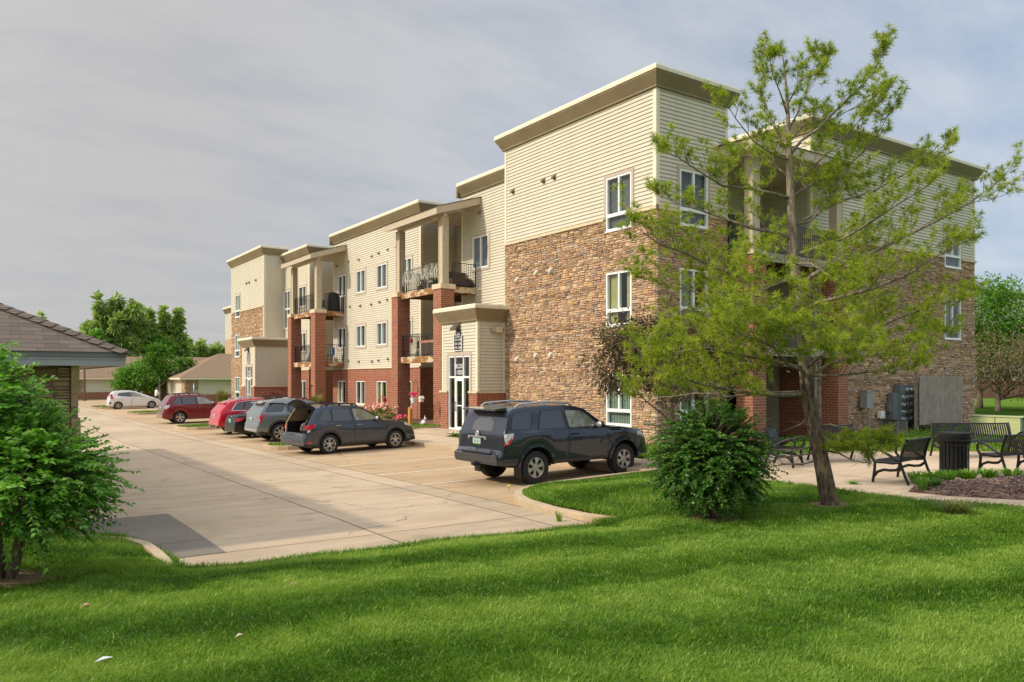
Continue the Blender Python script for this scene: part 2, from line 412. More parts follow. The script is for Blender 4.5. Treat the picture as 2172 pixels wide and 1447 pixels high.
def concrete_mat(name, c, xl=(), yl=(), yper=None, rustamt=0.5, panelvar=0.12):
    m, nt, b = nmat(name)
    p = pos(nt)
    sp = N(nt, 'ShaderNodeSeparateXYZ'); nt.links.new(p, sp.inputs[0])
    wob = math_(nt, 'MULTIPLY', math_(nt, 'SUBTRACT', noise(nt, p, 1.5, 3), 0.5), 0.05)
    X = math_(nt, 'ADD', sp.outputs[0], wob); Y = math_(nt, 'ADD', sp.outputs[1], wob)
    f = noise(nt, p, 0.55, 6, 0.6)
    k = ramp(nt, f, [(0.28, tuple(x*0.80 for x in c)), (0.5, c), (0.75, tuple(min(1, x*1.12) for x in c))])
    # rusty, tyre-dragged streaks along the drive
    st = noise(nt, scalev(nt, p, (0.55, 2.2, 1)), 0.8, 5, 0.7)
    k = mixc(nt, mapr(nt, st, 0.47, 0.68, 0.0, rustamt), k, (c[0]*0.80, c[1]*0.62, c[2]*0.45))
    st2 = noise(nt, scalev(nt, p, (0.3, 1.4, 1)), 1.9, 5, 0.7)
    k = mixc(nt, mapr(nt, st2, 0.47, 0.72, 0.0, 0.42), k, tuple(x*0.55 for x in c))
    k = mixc(nt, mapr(nt, noise(nt, p, 160, 2), 0.35, 0.65, 0, 0.22), k, tuple(x*0.5 for x in c))
    vo = N(nt, 'ShaderNodeTexVoronoi'); vo.inputs['Scale'].default_value = 0.9; nt.links.new(p, vo.inputs['Vector'])
    k = mixc(nt, mapr(nt, vo.outputs['Distance'], 0.012, 0.05, 0.75, 0.0), k, tuple(x*0.12 for x in c))
    k = mixc(nt, mapr(nt, math_(nt, 'ADD', vo.outputs['Distance'], math_(nt, 'MULTIPLY', noise(nt, p, 3.0, 4), 0.25)), 0.2, 0.32, 0.35, 0.0), k, tuple(x*0.5 for x in c))
    vc = N(nt, 'ShaderNodeTexVoronoi', feature='DISTANCE_TO_EDGE'); vc.inputs['Scale'].default_value = 0.21
    wv = N(nt, 'ShaderNodeVectorMath', operation='ADD'); nt.links.new(p, wv.inputs[0]); nt.links.new(scalev(nt, noise(nt, p, 1.4, 5, 0.6, 'Color'), (0.9, 0.9, 0)), wv.inputs[1]); nt.links.new(wv.outputs[0], vc.inputs['Vector'])
    crk = math_(nt, 'MULTIPLY', math_(nt, 'LESS_THAN', vc.outputs['Distance'], 0.0022), math_(nt, 'GREATER_THAN', noise(nt, p, 0.22, 2), 0.54))
    k = mixc(nt, math_(nt, 'MULTIPLY', crk, 0.45), k, tuple(x*0.15 for x in c))
    # panel to panel tone
    cx = N(nt, 'ShaderNodeCombineXYZ')
    cellx = None
    for xv in xl:
        s_ = math_(nt, 'GREATER_THAN', X, xv)
        cellx = s_ if cellx is None else math_(nt, 'ADD', cellx, s_)
    if cellx is not None: nt.links.new(cellx, cx.inputs[0])
    if yper: nt.links.new(math_(nt, 'FLOOR', math_(nt, 'DIVIDE', math_(nt, 'SUBTRACT', Y, yl[0] if yl else 0.0), yper)), cx.inputs[1])
    wn = N(nt, 'ShaderNodeTexWhiteNoise'); nt.links.new(cx.outputs[0], wn.inputs[0])
    pv = mapr(nt, wn.outputs['Value'], 0, 1, 1-panelvar, 1+panelvar*0.4)
    sc = N(nt, 'ShaderNodeVectorMath', operation='SCALE'); nt.links.new(k, sc.inputs[0]); nt.links.new(pv, sc.inputs['Scale'])
    k = sc.outputs[0]
    # joints
    msk = None
    for xv in xl:
        d = math_(nt, 'LESS_THAN', math_(nt, 'ABSOLUTE', math_(nt, 'SUBTRACT', X, xv)), 0.017)
        msk = d if msk is None else math_(nt, 'MAXIMUM', msk, d)
    ys = []
    for yv in yl: ys.append(math_(nt, 'LESS_THAN', math_(nt, 'ABSOLUTE', math_(nt, 'SUBTRACT', Y, yv)), 0.014))
    if yper:
        fr = math_(nt, 'FRACT', math_(nt, 'DIVIDE', math_(nt, 'SUBTRACT', Y, yl[0] if yl else 0.0), yper))
        ys.append(math_(nt, 'MULTIPLY', math_(nt, 'LESS_THAN', fr, 0.005), 0.6))
    for d in ys: msk = d if msk is None else math_(nt, 'MAXIMUM', msk, d)
    if msk is not None: k = mixc(nt, math_(nt, 'MULTIPLY', msk, 0.8), k, tuple(x*0.13 for x in c))
    if name == 'drive_concrete':   # the stalls were poured in a warmer mix
        k = mixc(nt, math_(nt, 'GREATER_THAN', X, 8.33), k, mixc(nt, 1.0, k, (0.97, 0.89, 0.78), 'MULTIPLY'))
    nt.links.new(k, b.inputs['Base Color']); b.inputs['Roughness'].default_value = 0.9; b.inputs['Specular IOR Level'].default_value = 0.25
    bump(nt, b, noise(nt, p, 120, 4), 0.25, 0.01)
    return m
M['drive'] = concrete_mat('drive_concrete', (0.52, 0.41, 0.285), (5.1, 7.72, 8.33), (11.0,), 4.6, 0.45)
M['kerb'] = concrete_mat('kerb_concrete', (0.54, 0.42, 0.28), rustamt=0.3)
M['walk'] = concrete_mat('walk_concrete', (0.56, 0.44, 0.31), (14.6,), (), 1.5, 0.3)
M['plaza'] = concrete_mat('plaza_concrete', (0.60, 0.46, 0.32), (15.1, 17.6, 20.0), (), 2.6, 0.25, 0.06)
M['darkslab'] = concrete_mat('exposed_aggregate', (0.235, 0.205, 0.165), (), (12.05,), None, 0.2)
M['paintline'] = simple('faded_paint', (0.70, 0.62, 0.48), 0.85, var=0.25, scale=12)

# ------------------------------------------------------------------ text
def text_mesh(name, s, size, mat, parent, origin, hdir, vdir, depth=0.01, align='CENTER', off_world=True, spacing=1.0):
    cu = bpy.data.curves.new(name, 'FONT'); cu.body = s; cu.size = size; cu.extrude = depth/2; cu.align_x = align; cu.align_y = 'CENTER'; cu.space_character = spacing
    to = bpy.data.objects.new(name + '_tmp', cu); col.objects.link(to)
    dg = bpy.context.evaluated_depsgraph_get()
    me = bpy.data.meshes.new_from_object(to.evaluated_get(dg))
    bpy.data.objects.remove(to)
    h = Vector(hdir); v = Vector(vdir); n = h.cross(v); o = Vector(origin)
    off = WL[parent.name] if (parent is not None and off_world) else Vector((0,0,0))
    for vt in me.vertices:
        c = vt.co
        vt.co = o - off + h*c.x + v*c.y + n*c.z
    me.materials.clear(); me.materials.append(mat)
    ob = bpy.data.objects.new(name, me); col.objects.link(ob)
    if parent is not None: ob.parent = parent
    WL[ob.name] = off
    return ob

# ------------------------------------------------------------------ camera, sun, sky
CAMZ = 2.36
cam = bpy.data.cameras.new('camera'); co = bpy.data.objects.new('camera', cam); col.objects.link(co)
co.location = (0, 0, CAMZ); co.rotation_euler = (R(90), 0, -math.atan2(0.5677, 0.8233))
cam.sensor_width = 36; cam.lens = 1665/2172*36; cam.shift_y = 80.5/2172
cam.clip_start = 0.1; cam.clip_end = 3000
scene.camera = co
SUN_AZ, SUN_EL = R(15), R(36)
sd = Vector((-math.cos(SUN_EL)*math.cos(SUN_AZ), math.cos(SUN_EL)*math.sin(SUN_AZ), math.sin(SUN_EL)))
sl = bpy.data.lights.new('sun', 'SUN'); so = bpy.data.objects.new('sun', sl); col.objects.link(so)
sl.energy = 2.5; sl.angle = R(2.5); sl.color = (1.0, 0.90, 0.74)
so.rotation_euler = sd.to_track_quat('Z', 'Y').to_euler(); so.location = (-40, 10, 40)

w = bpy.data.worlds.new('World'); scene.world = w; w.use_nodes = True
nt = w.node_tree; bg = nt.nodes['Background']
sky = N(nt, 'ShaderNodeTexSky', sky_type='NISHITA'); sky.sun_disc = False
sky.sun_elevation = SUN_EL; sky.sun_rotation = math.atan2(sd.x, sd.y)
sky.air_density = 1.0; sky.dust_density = 1.5
tc = N(nt, 'ShaderNodeTexCoord').outputs['Generated']
sp = N(nt, 'ShaderNodeSeparateXYZ'); nt.links.new(tc, sp.inputs[0])
zz = math_(nt, 'ADD', math_(nt, 'MAXIMUM', sp.outputs[2], 0.0), 0.16)
cx = N(nt, 'ShaderNodeCombineXYZ'); nt.links.new(math_(nt, 'DIVIDE', sp.outputs[0], zz), cx.inputs[0]); nt.links.new(math_(nt, 'DIVIDE', sp.outputs[1], zz), cx.inputs[1])
mp = N(nt, 'ShaderNodeMapping'); mp.inputs['Rotation'].default_value = (0, 0, R(-22)); mp.inputs['Scale'].default_value = (0.9, 1.7, 1)
nt.links.new(cx.outputs[0], mp.inputs[0])
n1 = noise(nt, mp.outputs[0], 2.0, 8, 0.60); n2 = noise(nt, cx.outputs[0], 0.55, 4, 0.5)
cl = math_(nt, 'ADD', math_(nt, 'MULTIPLY', n1, 0.6), math_(nt, 'MULTIPLY', n2, 0.5))
dens = mapr(nt, cl, 0.38, 0.62, 0.0, 1.0)
# thicker veil towards the left of the picture (north), thinner and bluer to the right (east)
side = mapr(nt, math_(nt, 'SUBTRACT', sp.outputs[0], math_(nt, 'MULTIPLY', sp.outputs[1], 0.55)), -0.35, 0.75, 0.0, 1.0)
fac = math_(nt, 'ADD', math_(nt, 'MULTIPLY', dens, 0.18), math_(nt, 'SUBTRACT', 0.82, math_(nt, 'MULTIPLY', side, 0.15)))
dotn = N(nt, 'ShaderNodeVectorMath', operation='DOT_PRODUCT'); nt.links.new(tc, dotn.inputs[0]); dotn.inputs[1].default_value = tuple(sd)
glow = math_(nt, 'POWER', math_(nt, 'MAXIMUM', dotn.outputs['Value'], 0.0), 3.0)
ccol = mixc(nt, dens, (4.6, 4.58, 4.72), (5.3, 5.2, 5.2))
ccol = mixc(nt, side, ccol, mixc(nt, dens, (3.9, 4.9, 6.4), (5.9, 6.5, 7.4)))
scn = N(nt, 'ShaderNodeVectorMath', operation='SCALE'); nt.links.new(ccol, scn.inputs[0])
zen = mapr(nt, sp.outputs[2], 0.42, 1.0, 0.0, 1.7)   # an overcast sky is far brighter overhead than near the horizon
nt.links.new(math_(nt, 'MULTIPLY', math_(nt, 'ADD', math_(nt, 'ADD', math_(nt, 'MULTIPLY', glow, 1.3), 1.0), zen), 0.82), scn.inputs['Scale'])
skyc = mixc(nt, math_(nt, 'MINIMUM', fac, 0.96), sky.outputs[0], scn.outputs[0])
nt.links.new(skyc, bg.inputs[0]); bg.inputs[1].default_value = 0.10

scene.view_settings.view_transform = 'Standard'; scene.view_settings.look = 'None'; scene.view_settings.gamma = 1.0
scene.view_settings.exposure = 0.38; scene.view_settings.use_curve_mapping = False
scene.render.engine = 'CYCLES'
scene.cycles.use_denoising = True
scene.cycles.max_bounces = 6; scene.cycles.transparent_max_bounces = 12
# ------------------------------------------------------------------ terrain heights (x east, y north, metres)
def lerp(a, b, t): return a + (b-a)*t
def sstep(a, b, x):
    t = max(0.0, min(1.0, (x-a)/(b-a))); return t*t*(3-2*t)
def gz(y):
    if y < 13: return 0.0
    if y < 38: return -0.0095*(y-13)
    if y < 48: return -0.2375
    if y < 70: return lerp(-0.2375, -0.14, (y-48)/22)
    return -0.14
def g(x, y): return gz(y) + 0.014*max(0.0, min(5.0, x-8.3))

def seg_d(px, py, a, b):
    ax, ay = a; bx, by = b
    dx, dy = bx-ax, by-ay
    t = max(0, min(1, ((px-ax)*dx+(py-ay)*dy)/(dx*dx+dy*dy+1e-12)))
    return math.hypot(px-ax-t*dx, py-ay-t*dy)
def poly_d(px, py, pl): return min(seg_d(px, py, pl[i], pl[i+1]) for i in range(len(pl)-1))
def inside(px, py, poly):
    c = False; n = len(poly); j = n-1
    for i in range(n):
        xi, yi = poly[i]; xj, yj = poly[j]
        if (yi > py) != (yj > py) and px < (xj-xi)*(py-yi)/(yj-yi) + xi: c = not c
        j = i
    return c

KERB_R = [(8.84,9.42),(8.42,10.1),(8.27,10.9),(8.30,11.7),(8.52,12.3),(8.88,12.78),(9.4,13.1),(10.2,13.3),(11.4,13.42),(13.15,13.46)]
KERB_L = [(2.08,10.1),(2.06,11.0),(2.03,11.65),(1.85,12.2),(1.5,12.62),(1.28,12.8)]
PAV_EDGE = [(1.28,12.8),(1.5,12.62),(1.85,12.2),(2.03,11.65),(2.08,10.1),(4.0,9.82),(6.5,9.5),(8.84,9.42)]
WALKEDGE = [(13.2,13.4),(13.0,11.8),(13.12,9.95),(12.92,8.2),(12.84,6.8),(13.3,5.6),(14.6,4.2),(16.5,3.0),(19.0,2.2)]
def inset(pl, d):
    out = []
    for i, p in enumerate(pl):
        a = pl[max(i-1, 0)]; b = pl[min(i+1, len(pl)-1)]; L = math.dist(a, b); out.append((p[0]+(b[1]-a[1])/L*d, p[1]-(b[0]-a[0])/L*d))
    return out
KERB_IN = inset(KERB_R, 0.165)
LAWN = PAV_EDGE[:-1] + [(8.6,9.40),(9.0,9.36)] + KERB_IN + WALKEDGE[1:] + [(19,-3),(3,-3),(-7,2),(-7,12.98),(1.28,12.98)]
def lawnh(x, y):
    d = min(poly_d(x, y, PAV_EDGE), poly_d(x, y, KERB_R))
    edge = 0.03 if x < 8.2 else 0.12
    if x < 2.0 and y > 9.5: edge = 0.10
    h = edge + (0.36-edge)*(1-math.exp(-d/1.7))
    return h + 0.02*math.sin(x*1.3+y*0.7) + 0.012*math.sin(x*3.1-y*2.3)

def sheet(name, poly, zf, step, mat, label_kind='structure', drop_edge=0.0):
    xs = [p[0] for p in poly]; ys = [p[1] for p in poly]
    bm = bmesh.new()
    vs = [bm.verts.new((p[0], p[1], 0)) for p in poly]
    bm.faces.new(vs)
    n = int((max(xs)-min(xs))/step); 
    for i in range(1, n+1):
        x = min(xs)+i*step
        bmesh.ops.bisect_plane(bm, geom=bm.verts[:]+bm.edges[:]+bm.faces[:], plane_co=(x,0,0), plane_no=(1,0,0))
    n = int((max(ys)-min(ys))/step)
    for i in range(1, n+1):
        y = min(ys)+i*step
        bmesh.ops.bisect_plane(bm, geom=bm.verts[:]+bm.edges[:]+bm.faces[:], plane_co=(0,y,0), plane_no=(0,1,0))
    bmesh.ops.triangulate(bm, faces=[f for f in bm.faces if len(f.verts) > 4])
    for v in bm.verts: v.co.z = zf(v.co.x, v.co.y)
    for f in bm.faces:
        f.normal_update()
        if f.normal.z < 0: f.normal_flip()
        f.smooth = True
    me = bpy.data.meshes.new(name); bm.to_mesh(me); bm.free()
    me.materials.append(mat)
    o = bpy.data.objects.new(name, me); col.objects.link(o)
    WL[o.name] = Vector((0,0,0))
    tag(o, kind=label_kind)
    return o

# the big ground sheet reaches the horizon
gm = MB()
def farz(x, y): return -0.62
gm.add([(-900,-600,-0.62),(1200,-600,-0.62),(1200,1400,-0.62),(-900,1400,-0.62)], [(0,1,2,3)])
tag(gm.build('ground', M['fargrass']), kind='structure')

# concrete drive and stalls
sheet('driveway', [(-7,13.0),(1.2,13.0),(1.2,9.6),(8.9,9.2),(9.6,13.0),(13.25,13.3),(13.25,60),(14.5,62),(16.5,80),(16.5,101.2),(-7,101.2)], g, 1.6, M['drive'])
sheet('concrete_slab', [(1.25,11.0),(2.86,11.0),(2.86,14.85),(1.25,14.85)], lambda x, y: g(x, y)+0.006, 1.0, M['darkslab'])
sheet('concrete_slab', [(2.6,33.5),(4.1,33.5),(4.1,39.0),(2.6,39.0)], lambda x, y: g(x, y)+0.006, 1.5, M['darkslab'])
for yy, x1 in ((15.7,12.9),(18.05,12.9),(20.75,12.9),(23.35,12.9),(29.3,12.9),(33.2,12.9),(36.1,12.9),(39.6,12.9)):
    sheet('parking_line', [(8.36,yy-.045),(x1,yy-.045),(x1,yy+.045),(8.36,yy+.045)], lambda x, y: g(x, y)+0.005, 1.5, M['paintline'])

def kerb(name, pts, zf, wd=0.16, hh=0.14, mat='kerb', closed=False, taper0=0, hs=None):
    """rounded kerb swept along pts; body lies to the right of the path"""
    P = []
    for i in range(len(pts)-1):
        a, b = pts[i], pts[i+1]; L = math.dist(a, b); n = max(1, int(L/0.35))
        for k in range(n): P.append((lerp(a[0],b[0],k/n), lerp(a[1],b[1],k/n)))
    P.append(pts[-1])
    mb = MB(); prof = [(0,-0.12),(0.012,0.7),(0.05,0.97),(0.11,1.0),(1.0,1.0),(1.0,-0.12)]
    vs = []; fs = []; n = len(prof)
    for i, p in enumerate(P):
        a = P[max(i-1,0)]; b = P[min(i+1,len(P)-1)]
        dx, dy = b[0]-a[0], b[1]-a[1]; L = math.hypot(dx, dy) or 1
        nx, ny = dy/L, -dx/L
        t = i/(len(P)-1)
        h = hh if hs is None else hs(t)*hh
        for u, v in prof:
            uu = u*wd if u < 1 else wd
            vs.append((p[0]+nx*uu, p[1]+ny*uu, zf(p[0], p[1]) + (v*h if v > 0 else -0.12)))
    for i in range(len(P)-1):
        for k in range(n-1):
            fs.append((i*n+k, i*n+k+1, (i+1)*n+k+1, (i+1)*n+k))
    fs.append(tuple(range(n))); fs.append(tuple(range((len(P)-1)*n+n-1, (len(P)-1)*n-1, -1)))
    mb.add(vs, fs)
    return tag(mb.build(name, M[mat], smooth=False), kind='structure')
kerb('kerb', KERB_R, g, 0.17, 0.155, hs=lambda t: 0.55+0.45*sstep(0,0.35,t))
kerb('kerb', KERB_L[::-1], g, 0.14, 0.13, hs=lambda t: 1.0-0.5*sstep(0.75,1,t))
# front of stalls
FRONT = [(13.15,13.46),(13.15,20),(13.15,27.0)]
kerb('kerb', [(13.15,13.4),(13.15,60)], g, 0.15, 0.15)
def islandpoly(x0, x1, y0, y1):
    r = (y1-y0)/2; cx0 = x0+r; cy = (y0+y1)/2
    pts = [(x1, y1)]
    for k in range(9):
        a = math.pi/2 + math.pi*k/8
        pts.append((cx0+r*math.cos(a), cy+r*math.sin(a)))
    pts.append((x1, y0)); return pts
ISL = [(8.55,13.1,26.9,28.7),(8.6,13.1,41.6,44.2),(9.0,14.0,60.3,62.6),(8.2,14.0,73.2,75.6)]
GRASSPATCH = []   # (poly, zfunc, blades per m2, height)
for (x0, x1, y0, y1) in ISL:
    pl = islandpoly(x0, x1, y0, y1)
    kerb('kerb', pl[::-1], g, 0.16, 0.15)
    pin = islandpoly(x0+0.13, x1, y0+0.13, y1-0.13)
    zf = lambda x, y: g(x, y)+0.13+0.04*sstep(0,0.6,min(y-y0, y1-y, x-x0))
    sheet('island_soil', pin, zf, 0.7, M['lawn'])
    GRASSPATCH.append((pin, zf, 420, 0.10))

# lawns
sheet('lawn', LAWN, lawnh, 0.45, M['lawn'])
# walk, plaza and the ground around the building
def upz(x, y):
    """ground between the stalls and the building"""
    k = g(13.15, y)+0.14
    return lerp(k, 0.30, sstep(13.2, 15.6, x))
sheet('sidewalk', [(13.28,13.3),(14.6,13.3),(14.6,60),(13.28,60)], upz, 0.8, M['walk'])
sheet('sidewalk', [(14.6,25.6),(17.3,25.6),(17.3,29.1),(14.6,29.1)], upz, 0.8, M['walk'])
sheet('sidewalk', [(14.6,54.2),(17.3,54.2),(17.3,58.4),(14.6,58.4)], upz, 0.8, M['walk'])
PL = [(13.22,13.3),(13.0,11.8),(13.12,9.95),(12.92,8.2),(12.84,6.8),(13.3,5.6),(14.6,4.2),(16.5,3.0),(19.0,2.2),(23.5,3.0),(25.0,6.0),(24.0,9.0),(22.5,11.0),(20.5,12.3),(18.3,12.95),(16.0,13.3)]
def plz(x, y): return 0.335 if x > 14 else lerp(0.30, 0.335, sstep(13, 14, x))
sheet('plaza', PL, lambda x, y: plz(x, y)+0.004, 0.9, M['plaza'])
kerb('kerb', [(25.0,6.0),(24.0,9.0),(22.5,11.0),(20.5,12.3),(18.3,12.95),(16.0,13.3)][::-1], lambda x, y: 0.33, 0.12, 0.035)
BACKL = [(14.6,13.35),(16.0,13.32),(18.3,12.98),(20.5,12.33),(22.5,11.03),(24.0,9.03),(25.1,6.0),(60,2),(60,40),(38,40),(38,17.5),(17.5,17.5),(17.5,25.6),(14.6,25.6)]
zb_ = lambda x, y: 0.305 + 0.02*math.sin(x*0.8)*math.sin(y*0.9)
sheet('lawn', BACKL, zb_, 1.6, M['lawn'])
GRASSPATCH.append(([(14.65,13.4),(16.0,13.4),(18.3,13.06),(20.5,12.4),(22.5,11.1),(24.0,9.1),(25.2,6.1),(34,6),(38,17.3),(17.6,17.3),(17.4,25.5),(14.65,25.5)], zb_, 130, 0.09))
FB = [(14.6,29.1),(19.0,29.1),(19.0,54.2),(14.6,54.2)]
sheet('planting_bed', FB, lambda x, y: upz(x, y)+0.02, 1.5, M['mulch'])
GRASSPATCH.append(([(14.65,29.2),(17.0,29.2),(17.0,33.5),(14.65,33.5)], lambda x, y: upz(x, y)+0.02, 200, 0.09))
sheet('lawn', [(14.6,58.4),(60,58.4),(60,98),(16.6,98),(16.6,80)], lambda x, y: 0.0, 3, M['fargrass'])
sheet('lawn', [(9.3,101.3),(40,101.3),(40,140),(9.3,140)], lambda x, y: -0.05, 4, M['fargrass'])
sheet('lawn', [(60,2),(130,-40),(160,60),(60,60)], lambda x, y: 0.3, 6, M['fargrass'])
kerb('kerb', [(9.3,140),(9.3,101.3),(16.5,101.3)], lambda x, y: -0.14, 0.15, 0.13)
sheet('path', [(40,20.5),(75,11.5),(75,12.8),(40,22.0)], lambda x, y: 0.31, 3, M['walk'])
# mulch bed beside the walk
BED = [(13.85,7.55),(13.95,6.9),(14.4,6.05),(15.4,5.0),(17.0,4.2),(19,4.0),(19.2,6.0),(17.8,7.6),(16.6,7.75),(15.2,8.1)]
bedz = lambda x, y: 0.345 + 0.11*sstep(0, 0.9, poly_d(x, y, BED+[BED[0]]))
sheet('planting_bed', BED, bedz, 0.35, M['mulch'])

# bare straw-strewn soil under the two shrubs
M['strawsoil'] = simple('straw_patch', (0.20, 0.14, 0.07), 0.95, var=0.6, scale=30, bmp=.6)
for (cx_, cy_, r_) in ((9.32, 8.14, .42), (11.38, 7.52, .30), (0.37, 9.71, .42)):
    sheet('planting_bed', [(cx_+r_*math.cos(a*.5236)*(1+.2*math.sin(a*3)), cy_+r_*math.sin(a*.5236)) for a in range(12)], lambda x, y: lawnh(x, y)+.008, .3, M['strawsoil'])
# mulch chips: uncountable
rg = np.random.default_rng(3)
def pts_in(poly, n, rg):
    xs = [p[0] for p in poly]; ys = [p[1] for p in poly]; out = []
    while len(out) < n:
        x = rg.uniform(min(xs), max(xs)); y = rg.uniform(min(ys), max(ys))
        if inside(x, y, poly): out.append((x, y))
    return out
P = []; F = []; T = []
for (x, y) in pts_in(BED, 9000, rg):
    z = bedz(x, y)+rg.uniform(0.0, 0.025); a = rg.uniform(0, 6.28); L = rg.uniform(0.015, 0.045); W_ = rg.uniform(0.006, 0.014); tl = rg.uniform(-.4, .4)
    c, s_ = math.cos(a), math.sin(a); b = len(P)
    P += [(x-c*L-s_*W_, y-s_*L+c*W_, z-tl*L), (x-c*L+s_*W_, y-s_*L-c*W_, z-tl*L), (x+c*L+s_*W_, y+s_*L-c*W_, z+tl*L), (x+c*L-s_*W_, y+s_*L+c*W_, z+tl*L)]
    F.append((b,b+1,b+2,b+3)); T.append(rg.uniform())
M['chip'] = leaf_mat('bark_chip', (0.085, 0.05, 0.04), (0.19, 0.12, 0.092), (0.37, 0.27, 0.21), 0.0, 0.9)
tag(np_mesh('bark_mulch', P, F, M['chip'], tone=T), kind='stuff')

# ------------------------------------------------------------------ grass blades
def blades(X, Y, Z, H, Wd, lean, tone, rg):
    """two-segment blades: 5 verts, quad+tri -> written as 3 tris"""
    n = len(X); a = rg.uniform(0, 2*np.pi, n)
    dx, dy = np.cos(a), np.sin(a)
    la = np.arctan2(lean[1], lean[0]) + rg.normal(0, 0.7, n) if lean is not None else rg.uniform(0, 2*np.pi, n)
    lm = np.abs(rg.normal(0.0, 0.45, n)) + 0.18
    lx, ly = np.cos(la)*lm*H, np.sin(la)*lm*H
    b = np.stack([X, Y, Z], 1); w_ = np.stack([dx*Wd, dy*Wd, np.zeros(n)], 1)
    m_ = b + np.stack([lx*0.35, ly*0.35, H*0.6], 1); t = b + np.stack([lx, ly, H*(1.0-0.25*lm)], 1)
    V = np.stack([b-w_, b+w_, m_+w_*0.75, m_-w_*0.75, t], 1).reshape(-1, 3)
    i = np.arange(n)[:, None]*5
    F = np.concatenate([i+[[0,1,2]], i+[[0,2,3]], i+[[3,2,4]]], 1).reshape(-1, 3)
    return V, F, np.repeat(tone, 3)

rg = np.random.default_rng(11)
def vnoise(x, y, s, seed):
    r_ = np.random.default_rng(seed); G = r_.uniform(0, 1, (64, 64))
    u = x/s + 500; v = y/s + 500
    i = np.floor(u).astype(int); j = np.floor(v).astype(int); fu = u-i; fv = v-j
    fu = fu*fu*(3-2*fu); fv = fv*fv*(3-2*fv)
    q = lambda a, b: G[a % 64, b % 64]
    return (q(i,j)*(1-fu)+q(i+1,j)*fu)*(1-fv)+(q(i,j+1)*(1-fu)+q(i+1,j+1)*fu)*fv

VV = []; FF = []; TT = []; base = 0
def emit(V, F, T):
    global base
    VV.append(V); FF.append(F+base); TT.append(T); base += len(V)
# front lawn, sampled by distance from the near edge
gx = np.arange(-7, 19.01, 0.2); gy = np.arange(-3, 13.61, 0.2)
HG = np.array([[lawnh(x, y) for y in gy] for x in gx])
IN = np.array([[inside(x, y, LAWN) for y in gy] for x in gx])
def hgt(x, y):
    u = np.clip((x+7)/0.2, 0, len(gx)-1.001); v = np.clip((y+3)/0.2, 0, len(gy)-1.001)
    i = u.astype(int); j = v.astype(int); fu = u-i; fv = v-j
    return (HG[i,j]*(1-fu)+HG[i+1,j]*fu)*(1-fv)+(HG[i,j+1]*(1-fu)+HG[i+1,j+1]*fu)*fv
def insidenp(x, y, poly):
    c = np.zeros(len(x), bool); n = len(poly); j = n-1
    for i in range(n):
        xi, yi = poly[i]; xj, yj = poly[j]
        if yi != yj:
            k = ((yi > y) != (yj > y)) & (x < (xj-xi)*(y-yi)/(yj-yi)+xi); c ^= k
        j = i
    return c
NB = 2000000
L_ = rg.uniform(-1, 1, NB)
Zd = 4.1*np.exp(rg.uniform(0, 1, NB)*math.log(17.5/4.1))
lat = L_*(Zd*0.80+0.9)
x = 0.5677*Zd + 0.8233*lat; y = 0.8233*Zd - 0.5677*lat
k = insidenp(x, y, LAWN); x, y, Zd = x[k], y[k], Zd[k]
# thin round the trunks
for (tx, ty, tr) in ((11.38,7.52,0.35),(9.32,8.14,0.45),(0.37,9.71,0.5)):
    d = np.hypot(x-tx, y-ty); kk = (d > tr*rg.uniform(0.5, 1.6, len(x))); x, y, Zd = x[kk], y[kk], Zd[kk]
z = hgt(x, y)
sy = 0.225*x + 0.974*y      # mowing rows run roughly along the building's depth
wob = (vnoise(x, y, 1.7, 5)-0.5)*0.55
row = np.sin((sy+wob)*2*np.pi/1.9)
patch = vnoise(x, y, 0.9, 8); fine = vnoise(x, y, 0.22, 9)
edge = np.array([1.0]*len(x))
H = (0.036 + 0.026*rg.uniform(0, 1, len(x)) + 0.036*(fine-0.4) + 0.02*(patch-.5))*1.0
wide = np.where(rg.uniform(0,1,len(x)) < 0.06, 1.5, 1.0)
H *= np.where(wide > 1, 1.35, 1.0); H = np.clip(H, 0.022, 0.13)
tone = np.clip(0.50 + 0.27*row*(0.35+1.1*vnoise(x, y, 3.1, 77)) + 0.16*(patch-0.5) + 0.34*(fine-0.5) + rg.normal(0, 0.2, len(x)), 0, 1)
tone = np.where(rg.uniform(0,1,len(x)) < 0.05, 1.0, tone)
dirx = np.where(vnoise(x, y, 2.3, 31)+0.5*row > 0.5, 1.0, -1.0); dirx = np.where(rg.uniform(0,1,len(x)) < 0.30, -dirx, dirx)
V, F, T = blades(x, y, z-0.005, H, (0.0017+0.00019*Zd)*wide, (dirx*0.974, -dirx*0.225), tone, rg)
emit(V, F, T)
# edge fringe over the kerb and pavement
for pl, n in ((PAV_EDGE, 9000), (KERB_R, 5000), (WALKEDGE, 4500)):
    seg = [math.dist(pl[i], pl[i+1]) for i in range(len(pl)-1)]; tot = sum(seg)
    xs = []; ys = []
    for q in range(n):
        s_ = rg.uniform(0, tot); i = 0
        while s_ > seg[i]: s_ -= seg[i]; i += 1
        t_ = s_/seg[i]; xs.append(lerp(pl[i][0], pl[i+1][0], t_)); ys.append(lerp(pl[i][1], pl[i+1][1], t_))
    xs = np.array(xs)+rg.normal(0, 0.05, n); ys = np.array(ys)+rg.normal(0, 0.05, n)
    if pl is KERB_R: xs += 0.27; ys -= 0.20
    zz_ = hgt(xs, ys)
    V, F, T = blades(xs, ys, zz_-0.01, rg.uniform(0.04, 0.11, n), np.full(n, 0.0045), None, np.clip(rg.normal(0.5, 0.2, n), 0, 1), rg)
    emit(V, F, T)
